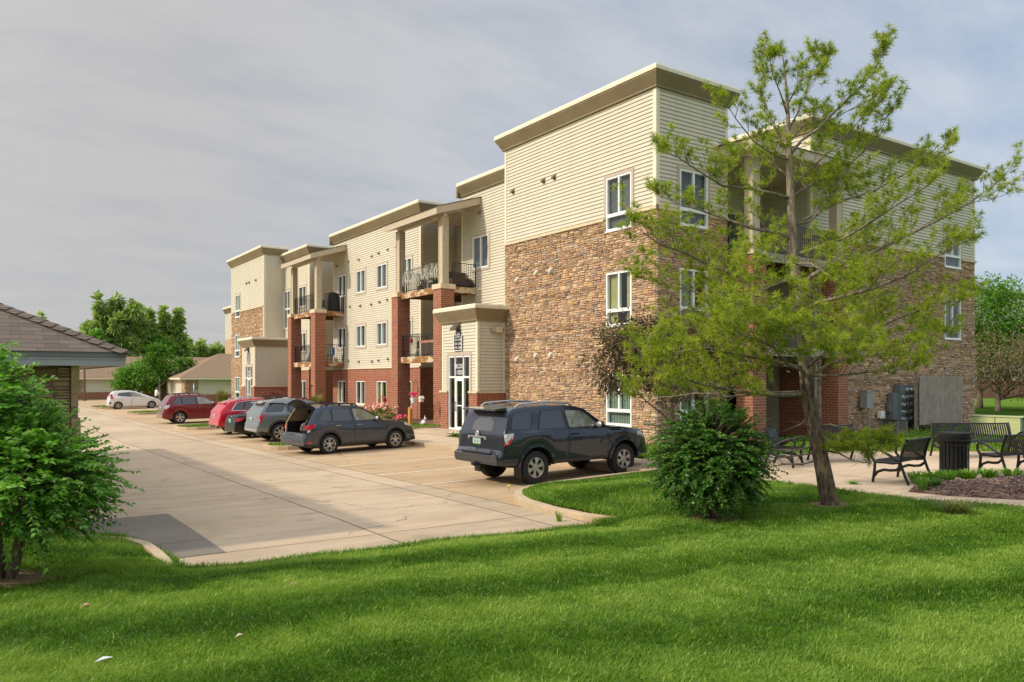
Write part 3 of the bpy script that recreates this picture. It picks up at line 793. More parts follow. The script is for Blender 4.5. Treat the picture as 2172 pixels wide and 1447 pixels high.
for poly, zf, dn, hh in GRASSPATCH:
    xs = np.array([p[0] for p in poly]); ys = np.array([p[1] for p in poly])
    A = (xs.max()-xs.min())*(ys.max()-ys.min()); n = int(A*dn)
    x = rg.uniform(xs.min(), xs.max(), n); y = rg.uniform(ys.min(), ys.max(), n)
    k = insidenp(x, y, poly); x, y = x[k], y[k]
    z = np.array([zf(a, b) for a, b in zip(x, y)])
    pt = vnoise(x, y, 0.8, 21)
    V, F, T = blades(x, y, z-0.01, rg.uniform(0.6, 1.3, len(x))*hh, np.full(len(x), 0.013), None, np.clip(0.62+0.4*(pt-.5)+rg.normal(0, .15, len(x)), 0, 1), rg)
    emit(V, F, T)
V = np.concatenate(VV); F = np.concatenate(FF); T = np.concatenate(TT)
tag(np_mesh('grass', V, F, M['grass'], tone=T), kind='stuff')
# ------------------------------------------------------------------ wall frames: fx(c): wall x=c facing -x, run along y; fy(c): wall y=c facing -y, run along x
def fx(c, s=-1): return lambda h, z, o=0.0: (c + s*o, h, z)
def fy(c, s=-1): return lambda h, z, o=0.0: (h, c + s*o, z)
def spans(a0, a1, z0, z1, ops):
    """cut [a0,a1] x [z0,z1] by openings -> list of rects"""
    zs = sorted({z0, z1} | {z for o in ops for z in (o[2], o[3]) if z0 < z < z1})
    out = []
    for lo, hi in zip(zs, zs[1:]):
        mid = (lo+hi)/2
        cur = [(a0, a1)]
        for o in ops:
            if o[2] < mid < o[3]:
                nx = []
                for (p, q) in cur:
                    if o[1] <= p or o[0] >= q: nx.append((p, q)); continue
                    if o[0] > p: nx.append((p, o[0]))
                    if o[1] < q: nx.append((o[1], q))
                cur = nx
        for (p, q) in cur:
            if q-p > 1e-4: out.append((p, q, lo, hi))
    return out
LAP = 0.128
def siding(mb, fr, a0, a1, z0, z1, ops=(), proud=0.030, m=0):
    k = math.floor(z0/LAP); 
    while k*LAP < z1:
        lo = k*LAP; hi = lo+LAP
        for (p, q, l, h) in spans(a0, a1, max(lo, z0), min(hi, z1), ops):
            ol = proud*(1-(l-lo)/LAP); oh = proud*(1-(h-lo)/LAP)
            mb.add([fr(p,l,ol), fr(q,l,ol), fr(q,h,oh), fr(p,h,oh)], [(0,1,2,3)], m)
            if l == lo: mb.add([fr(p,l,0), fr(q,l,0), fr(q,l,proud), fr(p,l,proud)], [(0,1,2,3)], m)
        k += 1
def flat(mb, fr, a0, a1, z0, z1, ops=(), off=0.0, m=0):
    for (p, q, l, h) in spans(a0, a1, z0, z1, ops):
        mb.add([fr(p,l,off), fr(q,l,off), fr(q,h,off), fr(p,h,off)], [(0,1,2,3)], m)
def rbox(mb, fr, a0, a1, z0, z1, o0, o1, m=0, t=0.5):
    A = fr(a0, z0, o0); B = fr(a1, z1, o1); mb.box(A, B, m, t)
def ledgestone(mb, fr, a0, a1, z0, z1, ops=(), seed=1):
    r = random.Random(seed); z = z0
    flat(mb, fr, a0, a1, z0, z1, ops, 0.0, 1)
    def stone(p, q, l, h):
        if q-p < 0.02 or h-l < 0.012: return
        d = 0.020 + 0.038*r.random()**1.3; t = r.random(); gp = 0.005
        p += gp; q -= gp; l += gp*0.9; h -= gp*0.9
        b = min(0.03, (h-l)*0.3, (q-p)*0.2)
        j = lambda a: a + r.uniform(-0.006, 0.006)
        o = [fr(j(p),j(l),0), fr(j(q),j(l),0), fr(j(q),j(h),0), fr(j(p),j(h),0)]
        i_ = [fr(j(p+b),j(l+b*.5),d*r.uniform(.8,1.1)), fr(j(q-b),j(l+b*.5),d*r.uniform(.8,1.1)), fr(j(q-b),j(h-b),d*r.uniform(.75,1.1)), fr(j(p+b),j(h-b),d*r.uniform(.75,1.1))]
        mb.add(o+i_, [(4,5,6,7),(0,1,5,4),(1,2,6,5),(2,3,7,6),(3,0,4,7)], 0, t)
    while z < z1-0.02:
        rh = min(r.choice((0.09, 0.12, 0.14, 0.17)), z1-z)
        for (p0, q0, l, h) in spans(a0, a1, z, z+rh, ops):
            p = p0
            while p < q0-0.01:
                q = min(q0, p + r.uniform(0.12, 0.38))
                if q0-q < 0.1: q = q0
                kind = r.random()
                if kind < 0.13 or h-l < 0.07: stone(p, min(q, p+0.24) if (kind < 0.05 and q-p > .3) else q, l, h); 
                elif kind < 0.8:
                    m_ = l + (h-l)*r.uniform(0.35, 0.65)
                    for (u, v) in ((l, m_), (m_, h)):
                        if q-p > 0.3 and r.random() < 0.55:
                            c = p+(q-p)*r.uniform(.3, .7); stone(p, c, u, v); stone(c, q, u, v)
                        else: stone(p, q, u, v)
                else:
                    a = l+(h-l)*r.uniform(.25, .4); b = l+(h-l)*r.uniform(.6, .75)
                    for (u, v) in ((l, a), (a, b), (b, h)): stone(p, q, u, v)
                p = q
        z += rh

CASE = []
def casing_for(fr, a0, a1, z0, z1):
    for c in CASE:
        if c[0] is fr and abs(c[1]-a0) < 1e-6 and abs(c[2]-z0) < 1e-6: return c[3]
    return None
def window(parent, fr, a0, a1, z0, z1, style='slider', inside_='grey', name='window', seed=0, fw=0.06, depth=0.05):
    """white vinyl window; frame mesh, panes and blind are its sub-parts"""
    mb = MB()
    fo, fi = 0.035, -depth-0.03
    rbox(mb, fr, a0, a0+fw, z0, z1, fi, fo); rbox(mb, fr, a1-fw, a1, z0, z1, fi, fo)
    rbox(mb, fr, a0+fw, a1-fw, z0, z0+fw, fi, fo); rbox(mb, fr, a0+fw, a1-fw, z1-fw, z1, fi, fo)
    mid = (a0+a1)/2; zt = z0+fw
    if style in ('lower', 'door3'):
        zt = z0 + (z1-z0)*0.285
        rbox(mb, fr, a0+fw, a1-fw, zt-0.055, zt+0.055, fi, fo-0.004)
        zt += 0.055
    if style == 'tall':
        zm = z0+(z1-z0)*0.52
        rbox(mb, fr, a0+fw, a1-fw, zm-0.05, zm+0.05, fi, fo-0.004)
        rbox(mb, fr, mid-0.035, mid+0.035, z0+fw, zm-0.05, fi, fo-0.008); rbox(mb, fr, mid-0.035, mid+0.035, zm+0.05, z1-fw, fi, fo-0.008)
    else:
        rbox(mb, fr, mid-0.035, mid+0.035, zt, z1-fw, fi, fo-0.008)
    # sill nosing
    if style == 'lower': rbox(mb, fr, a0-0.03, a1+0.03, z0-0.045, z0-0.002, fi, fo+0.03)
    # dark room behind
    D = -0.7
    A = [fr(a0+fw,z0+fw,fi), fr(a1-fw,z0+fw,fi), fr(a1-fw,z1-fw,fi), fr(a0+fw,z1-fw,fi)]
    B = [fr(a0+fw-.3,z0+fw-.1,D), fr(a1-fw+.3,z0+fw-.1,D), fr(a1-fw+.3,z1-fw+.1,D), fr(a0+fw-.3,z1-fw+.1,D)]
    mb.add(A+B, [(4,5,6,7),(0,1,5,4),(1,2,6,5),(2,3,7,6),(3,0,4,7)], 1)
    w_ = mb.build(name, [M['white'], M['room']], parent)
    pb = MB(); pb.add([fr(a0+fw-.01,z0+fw-.01,-0.02), fr(a1-fw+.01,z0+fw-.01,-0.02), fr(a1-fw+.01,z1-fw+.01,-0.02), fr(a0+fw-.01,z1-fw+.01,-0.02)], [(0,1,2,3)])
    p = pb.build('pane', M['glass'], w_); 
    bb = MB(); o = -0.11; r = random.Random(seed); mt = M['blind_grey']
    if inside_ == 'grey':      # venetian blind slats over the whole pane
        z = z0+fw+0.01
        while z < z1-fw:
            bb.add([fr(a0+fw-.05,z,o), fr(a1-fw+.05,z,o), fr(a1-fw+.05,z+0.045,o-0.03), fr(a0+fw-.05,z+0.045,o-0.03)], [(0,1,2,3)]); z += 0.042
    elif inside_ == 'green':   # vertical blind
        mt = M['blind_green']; a = a0+fw-.03
        lim = a1-fw if r.random() < 0.6 else mid
        while a < lim:
            bb.add([fr(a,z0+fw,o), fr(a+0.075,z0+fw,o-0.02), fr(a+0.075,z1-fw,o-0.02), fr(a,z1-fw,o)], [(0,1,2,3)]); a += 0.08
    elif inside_ == 'curtain':
        mt = M['curtain']
        for (p0, p1) in ((a0+fw-.05, a0+fw+0.30), (a1-fw-0.38, a1-fw+.05)):
            n = 10
            vs = []
            for i in range(n+1):
                a = lerp(p0, p1, i/n); oo = o-0.03*(i % 2)
                vs += [fr(a,z0,oo), fr(a,z1,oo)]
            bb.add(vs, [(2*i,2*i+2,2*i+3,2*i+1) for i in range(n)])
    elif inside_ == 'dark':
        mt = M['drape']
        bb.add([fr(a0+fw-.05,z0,o), fr(mid-0.1,z0,o), fr(mid-0.1,z1,o), fr(a0+fw-.05,z1,o)], [(0,1,2,3)])
    cz = casing_for(fr, a0, a1, z0, z1) if style != 'nocase' else None
    if cz: 
        cm = MB(); casing(cm, fr, a0, a1, *cz[:2], cz[2], bottom=cz[3]); cm.build('trim', M['taupe'], w_)
    if bb.f: bb.build('blind' if inside_ in ('grey','green') else 'curtain', mt, w_)
    return w_
def casing(mb, fr, a0, a1, z0, z1, wd=0.11, m=0, bottom=True, off=0.045):
    rbox(mb, fr, a0-wd, a0-.001, z0-(wd if bottom else 0), z1+wd, 0, off, m); rbox(mb, fr, a1+.001, a1+wd, z0-(wd if bottom else 0), z1+wd, 0, off, m)
    rbox(mb, fr, a0-.001, a1+.001, z1+.001, z1+wd, 0, off, m)
    if bottom: rbox(mb, fr, a0-.001, a1+.001, z0-wd, z0-.001, 0, off, m)

def parapet(parent, poly, ztop, flare=0.20, off=0.10, fh=0.44, ch=0.17, closed=False):
    """flared fascia + cap along an open outline (world xy, wall line), outward side on the right of travel"""
    n = len(poly)
    def offs(d):
        out = []
        for i in range(n):
            p = Vector((*poly[i], 0))
            nn = []
            if i > 0: e = (Vector((*poly[i],0))-Vector((*poly[i-1],0))).normalized(); nn.append(Vector((e.y,-e.x,0)))
            if i < n-1: e = (Vector((*poly[i+1],0))-Vector((*poly[i],0))).normalized(); nn.append(Vector((e.y,-e.x,0)))
            q = p.copy()
            if len(nn) == 2 and abs(nn[0].dot(nn[1])) < 0.9: q += nn[0]*d + nn[1]*d
            else: q += nn[0]*d
            out.append((q.x, q.y))
        return out
    o0, o1, o2, oc, ob = offs(0.0), offs(off), offs(off+flare), offs(off+flare+0.03), offs(-0.22)
    zf0, zf1 = ztop-ch-fh, ztop-ch
    mb = MB()
    def strip(A, za, B, zb, m):
        for i in range(n-1):
            mb.add([(*A[i],za),(*A[i+1],za),(*B[i+1],zb),(*B[i],zb)], [(0,1,2,3)], m)
    strip(o0, zf0, o1, zf0, 0); strip(o1, zf0, o1, zf0+0.05, 0); strip(o1, zf0+0.05, o2, zf1-0.05, 0); strip(o2, zf1-0.05, o2, zf1, 0)
    f = mb.build('fascia', M['fascia'], parent)
    mb = MB()
    strip(o2, zf1, oc, zf1, 0); strip(oc, zf1, oc, zf1+ch*0.62, 0); strip(oc, zf1+ch*.62, o2, ztop, 0); strip(o2, ztop, ob, ztop, 0); strip(ob, ztop, ob, ztop-0.7, 0)
    for A, B, C_, D_ in ((o1[0], o2[0], oc[0], ob[0]), (o1[-1], o2[-1], oc[-1], ob[-1])):   # closed ends
        mb.add([(*D_,zf1-.3),(*C_,zf1),(*C_,ztop),(*D_,ztop)], [(0,1,2,3)])
    mb.build('parapet_cap', M['cap'], parent)
    mb = MB()
    for q0, q1, q2, qb in ((o0[0], o1[0], o2[0], ob[0]), (o0[-1], o1[-1], o2[-1], ob[-1])):
        mb.add([(*qb,zf0),(*q1,zf0),(*q2,zf1),(*qb,zf1)], [(0,1,2,3)])
    mb.build('fascia_end', M['fascia'], parent)

BZ = 0.22      # foot of the walls
bld = empty('apartment_building', (17.6, 17.6, 0.3), 0, 'three storey cream sided apartment building with stone base, brick pillars and BLDG 1000 entrance', 'building', 'cream sided apartment buildings')
def part(name, mats, fn, *a, **k):
    mb = MB(); fn(mb, *a, **k); return mb.build(name, mats, bld)
def sid(*a): part('siding_wall', M['siding'], siding, *a)
def stn(*a): part('stone_wall', [M['stone'], M['stonemortar']], ledgestone, *a)
def brk(*a): part('brick_wall', M['brick'], flat, *a)
def rbx(name, mt, *a): part(name, mt, rbox, *a)
def bbx(name, mt, a, b): part(name, mt, lambda mb: mb.box(a, b))
W3, W2, W1 = (7.30, 9.08), (4.13, 5.90), (0.84, 2.52)
SB = 7.72
# ---- near block, front (x=17.6) and right face (y=17.6)
opsA = [(18.68,19.91,*W3),(18.68,19.91,*W2),(18.68,19.91,*W1)]
opsB = [(18.62,19.93,*W3),(18.62,19.93,*W2),(18.62,19.93,*W1)]
opsC = [(35.18,36.58,*W3),(35.18,36.58,*W2)]
F0 = fx(17.6); Y0 = fy(17.6)
sid(F0, 17.72, 25.9, SB, 11.52, opsA); sid(Y0, 17.72, 20.8, SB, 11.52, opsB)
FD = fx(17.6)
opsD = [(63.45,64.8,*W3),(63.6,64.9,*W2),(63.6,64.9,*W1)]
sid(FD, 57.5, 65.9, SB, 11.52, opsD)
sid(fy(57.4), 17.72, 19.2, 0.3, 11.52, ())
sid(Y0, 25.6, 37.8, SB, 11.52, opsC)
sid(fx(25.5), 17.72, 22.5, 6.6, 11.52); sid(fx(25.5), 18.9, 19.7, 0.3, 6.6); sid(fx(25.5), 17.72, 18.9, 2.98, 6.6); brk(fx(25.5), 17.6, 18.9, BZ, 2.96, (), 0.05)
# middle walls x=19.1
FM = fx(19.1)
wins3 = [(45.75,47.0),(42.85,44.15),(39.95,41.25)]
opsM = [(a,b,7.5,8.83) for a,b in wins3] + [(a,b,4.28,5.56) for a,b in wins3] + [(a,b,0.85,2.25) for a,b in wins3]
opsM += [(36.95,38.05,7.5,8.78),(36.95,38.05,4.28,5.5),(36.95,38.05,0.85,2.25)]
sid(FM, 36.06, 47.66, 2.98, 11.0, opsM)
opsN = [(29.52,30.88,7.40,8.87)]
sid(FM, 26.05, 31.76, 0.3, 11.0, opsN)
opsT = [(56.03,57.36,6.05,8.80),(52.75,54.2,7.4,8.84),(52.75,54.2,4.25,5.6),(52.75,54.2,0.85,2.25)]
sid(FM, 52.18, 57.35, 2.98, 11.0, opsT)
# recess sides and backs
sid(fy(35.96), 19.2, 21.2, 2.98, 10.6); sid(fy(52.08), 19.2, 21.2, 2.98, 10.6)
slid = lambda a0, a1: [(a0,a1,6.53,8.65),(a0,a1,3.42,5.5),(a0,a1,0.35,2.4)]
opsR1 = slid(32.3, 34.2); opsR2 = slid(48.2, 50.1)
sid(fx(21.2), 31.86, 35.96, 0.3, 10.6, opsR1); sid(fx(21.2), 47.76, 52.08, 0.3, 10.6, opsR2)
sid(fy(19.7), 20.9, 25.5, 0.3, 10.6, [(22.3,24.2,6.53,8.65),(22.3,24.2,3.42,5.5),(22.3,24.2,0.35,2.4)])
# corner boards
for (x_, y_, z0_, z1_) in ((17.6,17.6,SB+.06,11.45),(17.6,57.4,0.3,11.45),(19.1,35.96,3.03,10.95),(19.1,52.08,3.03,10.95),(25.5,17.6,SB+.06,11.45)):
    part('corner_board', M['corner'], lambda mb: mb.prism([(x_-.032,y_-.032),(x_+.12,y_-.032),(x_+.12,y_),(x_,y_),(x_,y_+.12),(x_-.032,y_+.12)], 'Z', z0_, z1_))
for (x_, ya, yb, z0_, z1_) in ((17.6,25.88,26.0,SB+.06,11.45),(17.6,65.88,66.0,SB+.06,11.45),(19.1,31.74,31.86,0.3,10.95),(19.1,47.64,47.76,3.03,10.95)):
    bbx('corner_board', M['corner'], (x_-0.032,ya,z0_), (x_+0.1,yb,z1_))
for (y_, xa, xb, z0_, z1_) in ((17.6,20.78,20.9,SB+.06,11.45),(17.6,37.78,37.9,SB+.06,11.45)):
    bbx('corner_board', M['corner'], (xa,y_-0.032,z0_), (xb,y_+0.1,z1_))
# ---- stone
stn(F0, 17.6, 26.0, BZ, SB-0.05, opsA, 2); stn(Y0, 17.6, 20.9, BZ, SB-0.05, opsB, 3)
stn(Y0, 25.5, 37.9, BZ, SB-0.05, opsC, 4); stn(FD, 57.4, 66.0, BZ, SB-0.05, opsD, 5)
def cutledge(fr, a0, a1, ops, dz=0.0):
    for (p, q, l, h) in spans(a0, a1, SB-.05+dz, SB+.04+dz, [(o[0]-.1, o[1]+.1, o[2], o[3]) for o in ops if o[2] < SB < o[3]]):
        rbx('stone_ledge', M['ledge'], fr, p, q, l, h, 0, 0.076)
cutledge(F0, 17.52, 26.0, opsA); cutledge(Y0, 17.6, 20.9, opsB, -.002); cutledge(Y0, 25.5, 37.95, opsC); cutledge(FD, 57.4, 66.0, opsD)
# ---- brick ground floor of the middle, soldier courses over its windows
for ops_, a0, a1 in ((opsM, 35.96, 47.76), (opsT, 52.08, 57.4)):
    lowo = [o for o in ops_ if o[3] < 3]
    mb = MB(); flat(mb, FM, a0, a1, BZ, 2.96, lowo, 0.05)
    for (a, b, lo, hi) in lowo:    # reveals
        for q in (a, b): mb.add([(19.05,q,lo),(19.05,q,hi),(19.16,q,hi),(19.16,q,lo)], [(0,1,2,3)])
        mb.add([(19.05,a,hi),(19.05,b,hi),(19.16,b,hi),(19.16,a,hi)], [(0,1,2,3)])
    mb.build('brick_wall', M['brick'], bld); brk(fy(a0), 19.05, 21.2, BZ, 2.96, (), 0.05)
brk(fy(19.7), 22.2, 25.5, BZ, 2.96, [(22.3,24.2,0.35,2.4)], 0.04)
for (a, b) in wins3 + [(36.95,38.05)]: rbx('lintel_course', M['soldier'], FM, a-0.12, b+0.12, 2.27, 2.57, 0.0, 0.056)
rbx('stone_ledge', M['cap'], FM, 36.0, 47.72, 2.955, 3.02, 0.0, 0.10); rbx('stone_ledge', M['cap'], FM, 52.1, 57.38, 2.955, 3.02, 0.0, 0.10)
for (a, b) in wins3: rbx('window_sill', M['ledge'], FM, a-0.06, b+0.06, 0.75, 0.845, 0, 0.12)
# ---- windows
for o in opsM+opsN+opsT:
    if o[3] > 3: CASE.append((FM, o[0], o[2], (o[2], o[3], 0.12, True)))
for fr, ops in ((F0, opsA), (Y0, opsB), (Y0, opsC), (FD, opsD)): CASE.append((fr, ops[0][0], ops[0][2], (SB+.05, ops[0][3], 0.10, False)))
k = 0
for fr, ops, st in ((F0, opsA, 'lower'), (Y0, opsB, 'lower'), (Y0, opsC, 'lower'), (FD, opsD, 'lower'), (FM, opsM, 'slider'), (FM, opsN, 'slider')):
    for (a, b, lo, hi) in ops:
        k += 1
        ins = 'green'
        if fr is F0: ins = {0: 'grey', 1: 'curtain', 2: 'green'}[ops.index((a,b,lo,hi))]
        elif fr is Y0: ins = 'grey' if lo > 7 else 'dark'
        elif fr is FM and lo > 7: ins = ('grey','green')[k % 2]
        elif fr is FM and lo < 1: ins = ('curtain','green','curtain')[k % 3]
        window(bld, fr, a, b, lo, hi, st, ins, seed=k, depth=0.05)
for (a, b, lo, hi) in opsT: window(bld, FM, a, b, lo, hi, 'tall' if hi-lo > 2 else 'slider', 'dark' if hi-lo > 2 else 'green', seed=int(a*10))
for fr, ops in ((fx(21.2), opsR1), (fx(21.2), opsR2), (fy(19.7), [(22.3,24.2,6.53,8.65),(22.3,24.2,3.42,5.5),(22.3,24.2,0.35,2.4)])):
    for (a, b, lo, hi) in ops: window(bld, fr, a, b, lo, hi, 'slider', 'dark' if lo < 6 else 'green', 'sliding_door', seed=int(a*7+lo), fw=0.07)
# ---- shell behind the cladding, hollowed at every opening
ALLOP = [('x',17.6,o) for o in opsA+opsD] + [('y',17.6,o) for o in opsB+opsC] + [('x',19.1,o) for o in opsM+opsN+opsT] + [('x',21.2,o) for o in opsR1+opsR2] + [('y',19.7,o) for o in [(22.3,24.2,6.53,8.65),(22.3,24.2,3.42,5.5),(22.3,24.2,0.35,2.4)]]
sh = MB()
for (a0, a1, c, z1, ax) in ((17.6,26.0,17.63,11.5,'x'),(57.4,66.0,17.63,11.5,'x'),(26.0,31.86,19.13,11.0,'x'),(35.96,47.76,19.13,11.0,'x'),(52.08,57.4,19.13,11.0,'x'),(31.86,35.96,21.23,10.6,'x'),(47.76,52.08,21.23,10.6,'x')):
    flat(sh, fx(c), a0, a1, BZ, z1, [o for (t, cc, o) in ALLOP if t == 'x'])
for (a0, a1, c, z1) in ((17.6,20.9,17.63,11.5),(25.5,37.9,17.63,11.5),(20.9,25.5,19.73,10.6)):
    flat(sh, fy(c), a0, a1, BZ, z1, [o for (t, cc, o) in ALLOP if t == 'y'])
for (y_, xa, xb, z1) in ((26.0,17.63,19.13,11.5),(31.86,19.13,21.23,11.0),(35.99,19.13,21.23,11.0),(47.76,19.13,21.23,11.0),(52.11,19.13,21.23,11.0),(57.43,17.63,19.13,11.5),(66.0,17.63,37.9,11.5)):
    flat(sh, fy(y_), xa, xb, BZ, z1)
for (x_, ya, yb, z1) in ((20.87,17.63,19.73,11.5),(25.53,17.63,19.73,11.5),(37.9,17.63,66.0,11.5)): flat(sh, fx(x_), ya, yb, BZ, z1)
for (a, b, z) in (((17.63,17.63),(20.87,26.0),11.4),((19.13,26.0),(37.9,31.86),10.9),((21.23,31.86),(37.9,35.96),10.5),((19.13,35.96),(37.9,47.76),10.9),((21.23,47.76),(37.9,52.08),10.5),((19.13,52.08),(37.9,57.4),10.9),((17.63,57.4),(37.9,66),11.4),((20.87,19.73),(25.53,26),10.5),((25.53,17.63),(37.9,26),11.4)):
    sh.add([(a[0],a[1],z),(b[0],a[1],z),(b[0],b[1],z),(a[0],b[1],z)], [(0,1,2,3)])
sh.build('roof_and_core', M['siding'], bld)
# ---- parapets (outline travels so that the outside is on its right)
parapet(bld, [(19.4,26.0),(17.6,26.0),(17.6,17.6),(20.9,17.6),(20.9,19.7)], 12.07)
parapet(bld, [(19.1,31.86),(19.1,26.02)], 11.54)
parapet(bld, [(19.1,47.76),(19.1,35.96),(21.2,35.96)], 11.54)
parapet(bld, [(19.1,57.38),(19.1,52.08),(21.2,52.08)], 11.54)
parapet(bld, [(20.0,66.0),(17.6,66.0),(17.6,57.4),(19.3,57.4)], 12.07)
parapet(bld, [(25.5,22.0),(25.5,17.6),(37.9,17.6),(37.9,24.0)], 12.07)
bbx('fascia_end', M['fascia'], (18.85,47.76,10.9), (21.2,47.9,11.3)); bbx('fascia_end', M['fascia'], (18.85,31.86,10.9), (21.2,32.0,11.3))

# ---- balcony bays
def railing(parent, pts, z0, z1, name='railing'):
    mb = MB()
    for a, b in zip(pts, pts[1:]):
        L = math.dist(a, b); n = max(2, int(L/0.115))
        for k in range(n+1):
            x = lerp(a[0],b[0],k/n); y = lerp(a[1],b[1],k/n); w_ = 0.008 if 0 < k < n else 0.02
            mb.box((x-w_,y-w_,z0),(x+w_,y+w_,z1-0.02))
        for z in (z0+0.08, z1-0.035):
            d = 0.014
            mb.box((min(a[0],b[0])-d,min(a[1],b[1])-d,z-0.002),(max(a[0],b[0])+d,max(a[1],b[1])+d,z+0.026))
    return mb.build(name, M['black'], parent)
def bay_front(ya, yb, deckx):
    """pillars at ya..ya+.7 (south) and yb-.7..yb (north), in front of x=19.1"""
    for (p0, p1) in ((ya, ya+0.72), (yb-0.66, yb)):
        s = MB(); s.box((17.15,p0,BZ),(17.82,p1,6.38)); s.build('brick_pillar', M['brick'], bld)
        s = MB(); s.box((17.1,p0-.05,6.38),(17.87,p1+.05,6.60)); s.build('pillar_cap', M['ledge'], bld)
        s = MB(); c = (p0+p1)/2; s.box((17.33,c-.17,6.6),(17.64,c+.17,9.62))
        for q in (-.19, .15): s.box((17.31,c+q,6.6),(17.335,c+q+.04,9.62))
        for q in (17.335, 17.47, 17.6): s.box((q,c-.19,6.6),(q+.035,c-.165,9.62))
        s.build('post', M['post'], bld)
    for z0, z1 in ((3.12,3.42),(6.24,6.53)):
        bbx('deck_fascia', M['peel'], (17.3,ya+0.75,z0+.001), (17.36,yb-0.68,z1)); bbx('deck_fascia', M['peel'], (17.86,ya+.16,z0), (19.06,ya+.22,z1))
        s = MB(); s.box((17.36,ya+.24,z1-0.10),(21.15,yb-0.25,z1-0.01)); 
        for j in range(8): s.box((17.4,ya+.4+j*.52,z0+.03),(21.1,ya+.45+j*.52,z1-.102))
        s.build('balcony_deck', M['deckwood'], bld)
    railing(bld, [(17.42,yb-0.67),(17.42,ya+0.73)], 6.55, 7.62); railing(bld, [(17.86,ya+.2),(19.05,ya+.2)], 6.55, 7.62)
    railing(bld, [(17.42,yb-0.67),(17.42,ya+0.73)], 3.44, 4.5); railing(bld, [(17.86,ya+.2),(19.05,ya+.2)], 3.44, 4.5)
    railing(bld, [(17.86,yb-.2),(19.05,yb-.2)], 6.55, 7.62); railing(bld, [(17.86,yb-.2),(19.05,yb-.2)], 3.44, 4.5)
    # shed canopy
    y0, y1 = ya-0.25, yb+0.25
    s = MB(); zf, zb = 9.92, 10.62
    s.add([(16.78,y0,9.60),(16.78,y1,9.60),(16.78,y1,zf),(16.78,y0,zf)], [(0,1,2,3)])
    for yy in (y0, y1): s.add([(16.78,yy,9.60),(19.12,yy,9.60+.72),(19.12,yy,zb),(16.78,yy,zf)], [(0,1,2,3)])
    s.build('canopy_fascia', M['post'], bld)
    s = MB(); s.add([(16.78,y0,9.61),(16.78,y1,9.61),(19.12,y1,10.32),(19.12,y0,10.32)], [(0,1,2,3)]); s.add([(19.1,y0+.25,10.3),(19.1,y1-.25,10.3),(21.2,y1-.25,10.3),(21.2,y0+.25,10.3)], [(0,1,2,3)])
    s.box((17.38,y0+.4,9.62),(17.55,y1-.4,9.75))
    s.build('canopy_soffit', M['soffit'], bld)
    s = MB(); s.add([(16.72,y0-.04,zf+.004),(16.72,y1+.04,zf+.004),(21.2,y1+.04,zb+.68),(21.2,y0-.04,zb+.68)], [(0,1,2,3)])
    s.add([(16.72,y0-.04,zf-.012),(16.72,y1+.04,zf-.012),(16.72,y1+.04,zf+.004),(16.72,y0-.04,zf+.004)], [(0,1,2,3)])
    s.build('canopy_roof', M['shingle'], bld)
bay_front(30.4, 35.36, 21.2)
bay_front(45.86, 50.82, 21.2)
# right-face bay
for (p0, p1) in ((20.73,21.40),(25.40,26.03)):
    s = MB(); s.box((p0,16.4,BZ),(p1,17.06,6.40)); s.build('brick_pillar', M['brick'], bld)
    s = MB(); s.box((p0-.05,16.35,6.40),(p1+.05,17.1,6.62)); s.build('pillar_cap', M['ledge'], bld)
    s = MB(); c = (p0+p1)/2; s.box((c-.17,16.55,6.62),(c+.17,16.87,9.66)); s.box((c-.19,16.53,6.62),(c-.15,16.56,9.66)); s.box((c+.15,16.53,6.62),(c+.19,16.56,9.66))
    s.build('post', M['post'], bld)
for z0, z1 in ((3.12,3.42),(6.24,6.53)):
    s = MB(); s.box((21.42,16.5,z0),(25.38,16.56,z1)); s.build('deck_fascia', M['wood'], bld)
    s = MB(); s.box((20.95,16.57,z1-.1),(25.45,19.66,z1-.01))
    for j in range(8): s.box((21.0+j*.6,16.6,z0+.03),(21.05+j*.6,19.6,z1-.102))
    s.build('balcony_deck', M['deckwood'], bld)
    railing(bld, [(21.42,16.62),(25.38,16.62)], z1+.02, z1+1.09)
    railing(bld, [(20.96,17.08),(20.96,17.55)], z1+.02, z1+1.09)
s = MB(); x0, x1 = 20.4, 26.3
s.add([(x0,16.02,9.66),(x1,16.02,9.66),(x1,16.02,9.99),(x0,16.02,9.99)], [(0,1,2,3)])
for xx in (x0, x1): s.add([(xx,16.02,9.66),(xx,17.62,9.70),(xx,17.62,10.06),(xx,16.02,9.99)], [(0,1,2,3)])
s.build('canopy_fascia', M['post'], bld)
s = MB(); s.add([(x0,16.03,9.67),(x1,16.03,9.67),(x1,17.65,9.71),(x0,17.65,9.71)], [(0,1,2,3)]); s.add([(20.9,17.6,9.72),(25.5,17.6,9.72),(25.5,19.7,9.72),(20.9,19.7,9.72)], [(0,1,2,3)]); s.build('canopy_soffit', M['soffit'], bld)
s = MB(); s.add([(x0-.05,15.97,10.0),(x1+.05,15.97,10.0),(x1+.05,17.65,10.1),(x0-.05,17.65,10.1)], [(0,1,2,3)]); s.add([(20.9,17.6,10.11),(25.5,17.6,10.11),(25.5,19.8,10.45),(20.9,19.8,10.45)], [(0,1,2,3)]); s.build('canopy_roof', M['shingle'], bld)

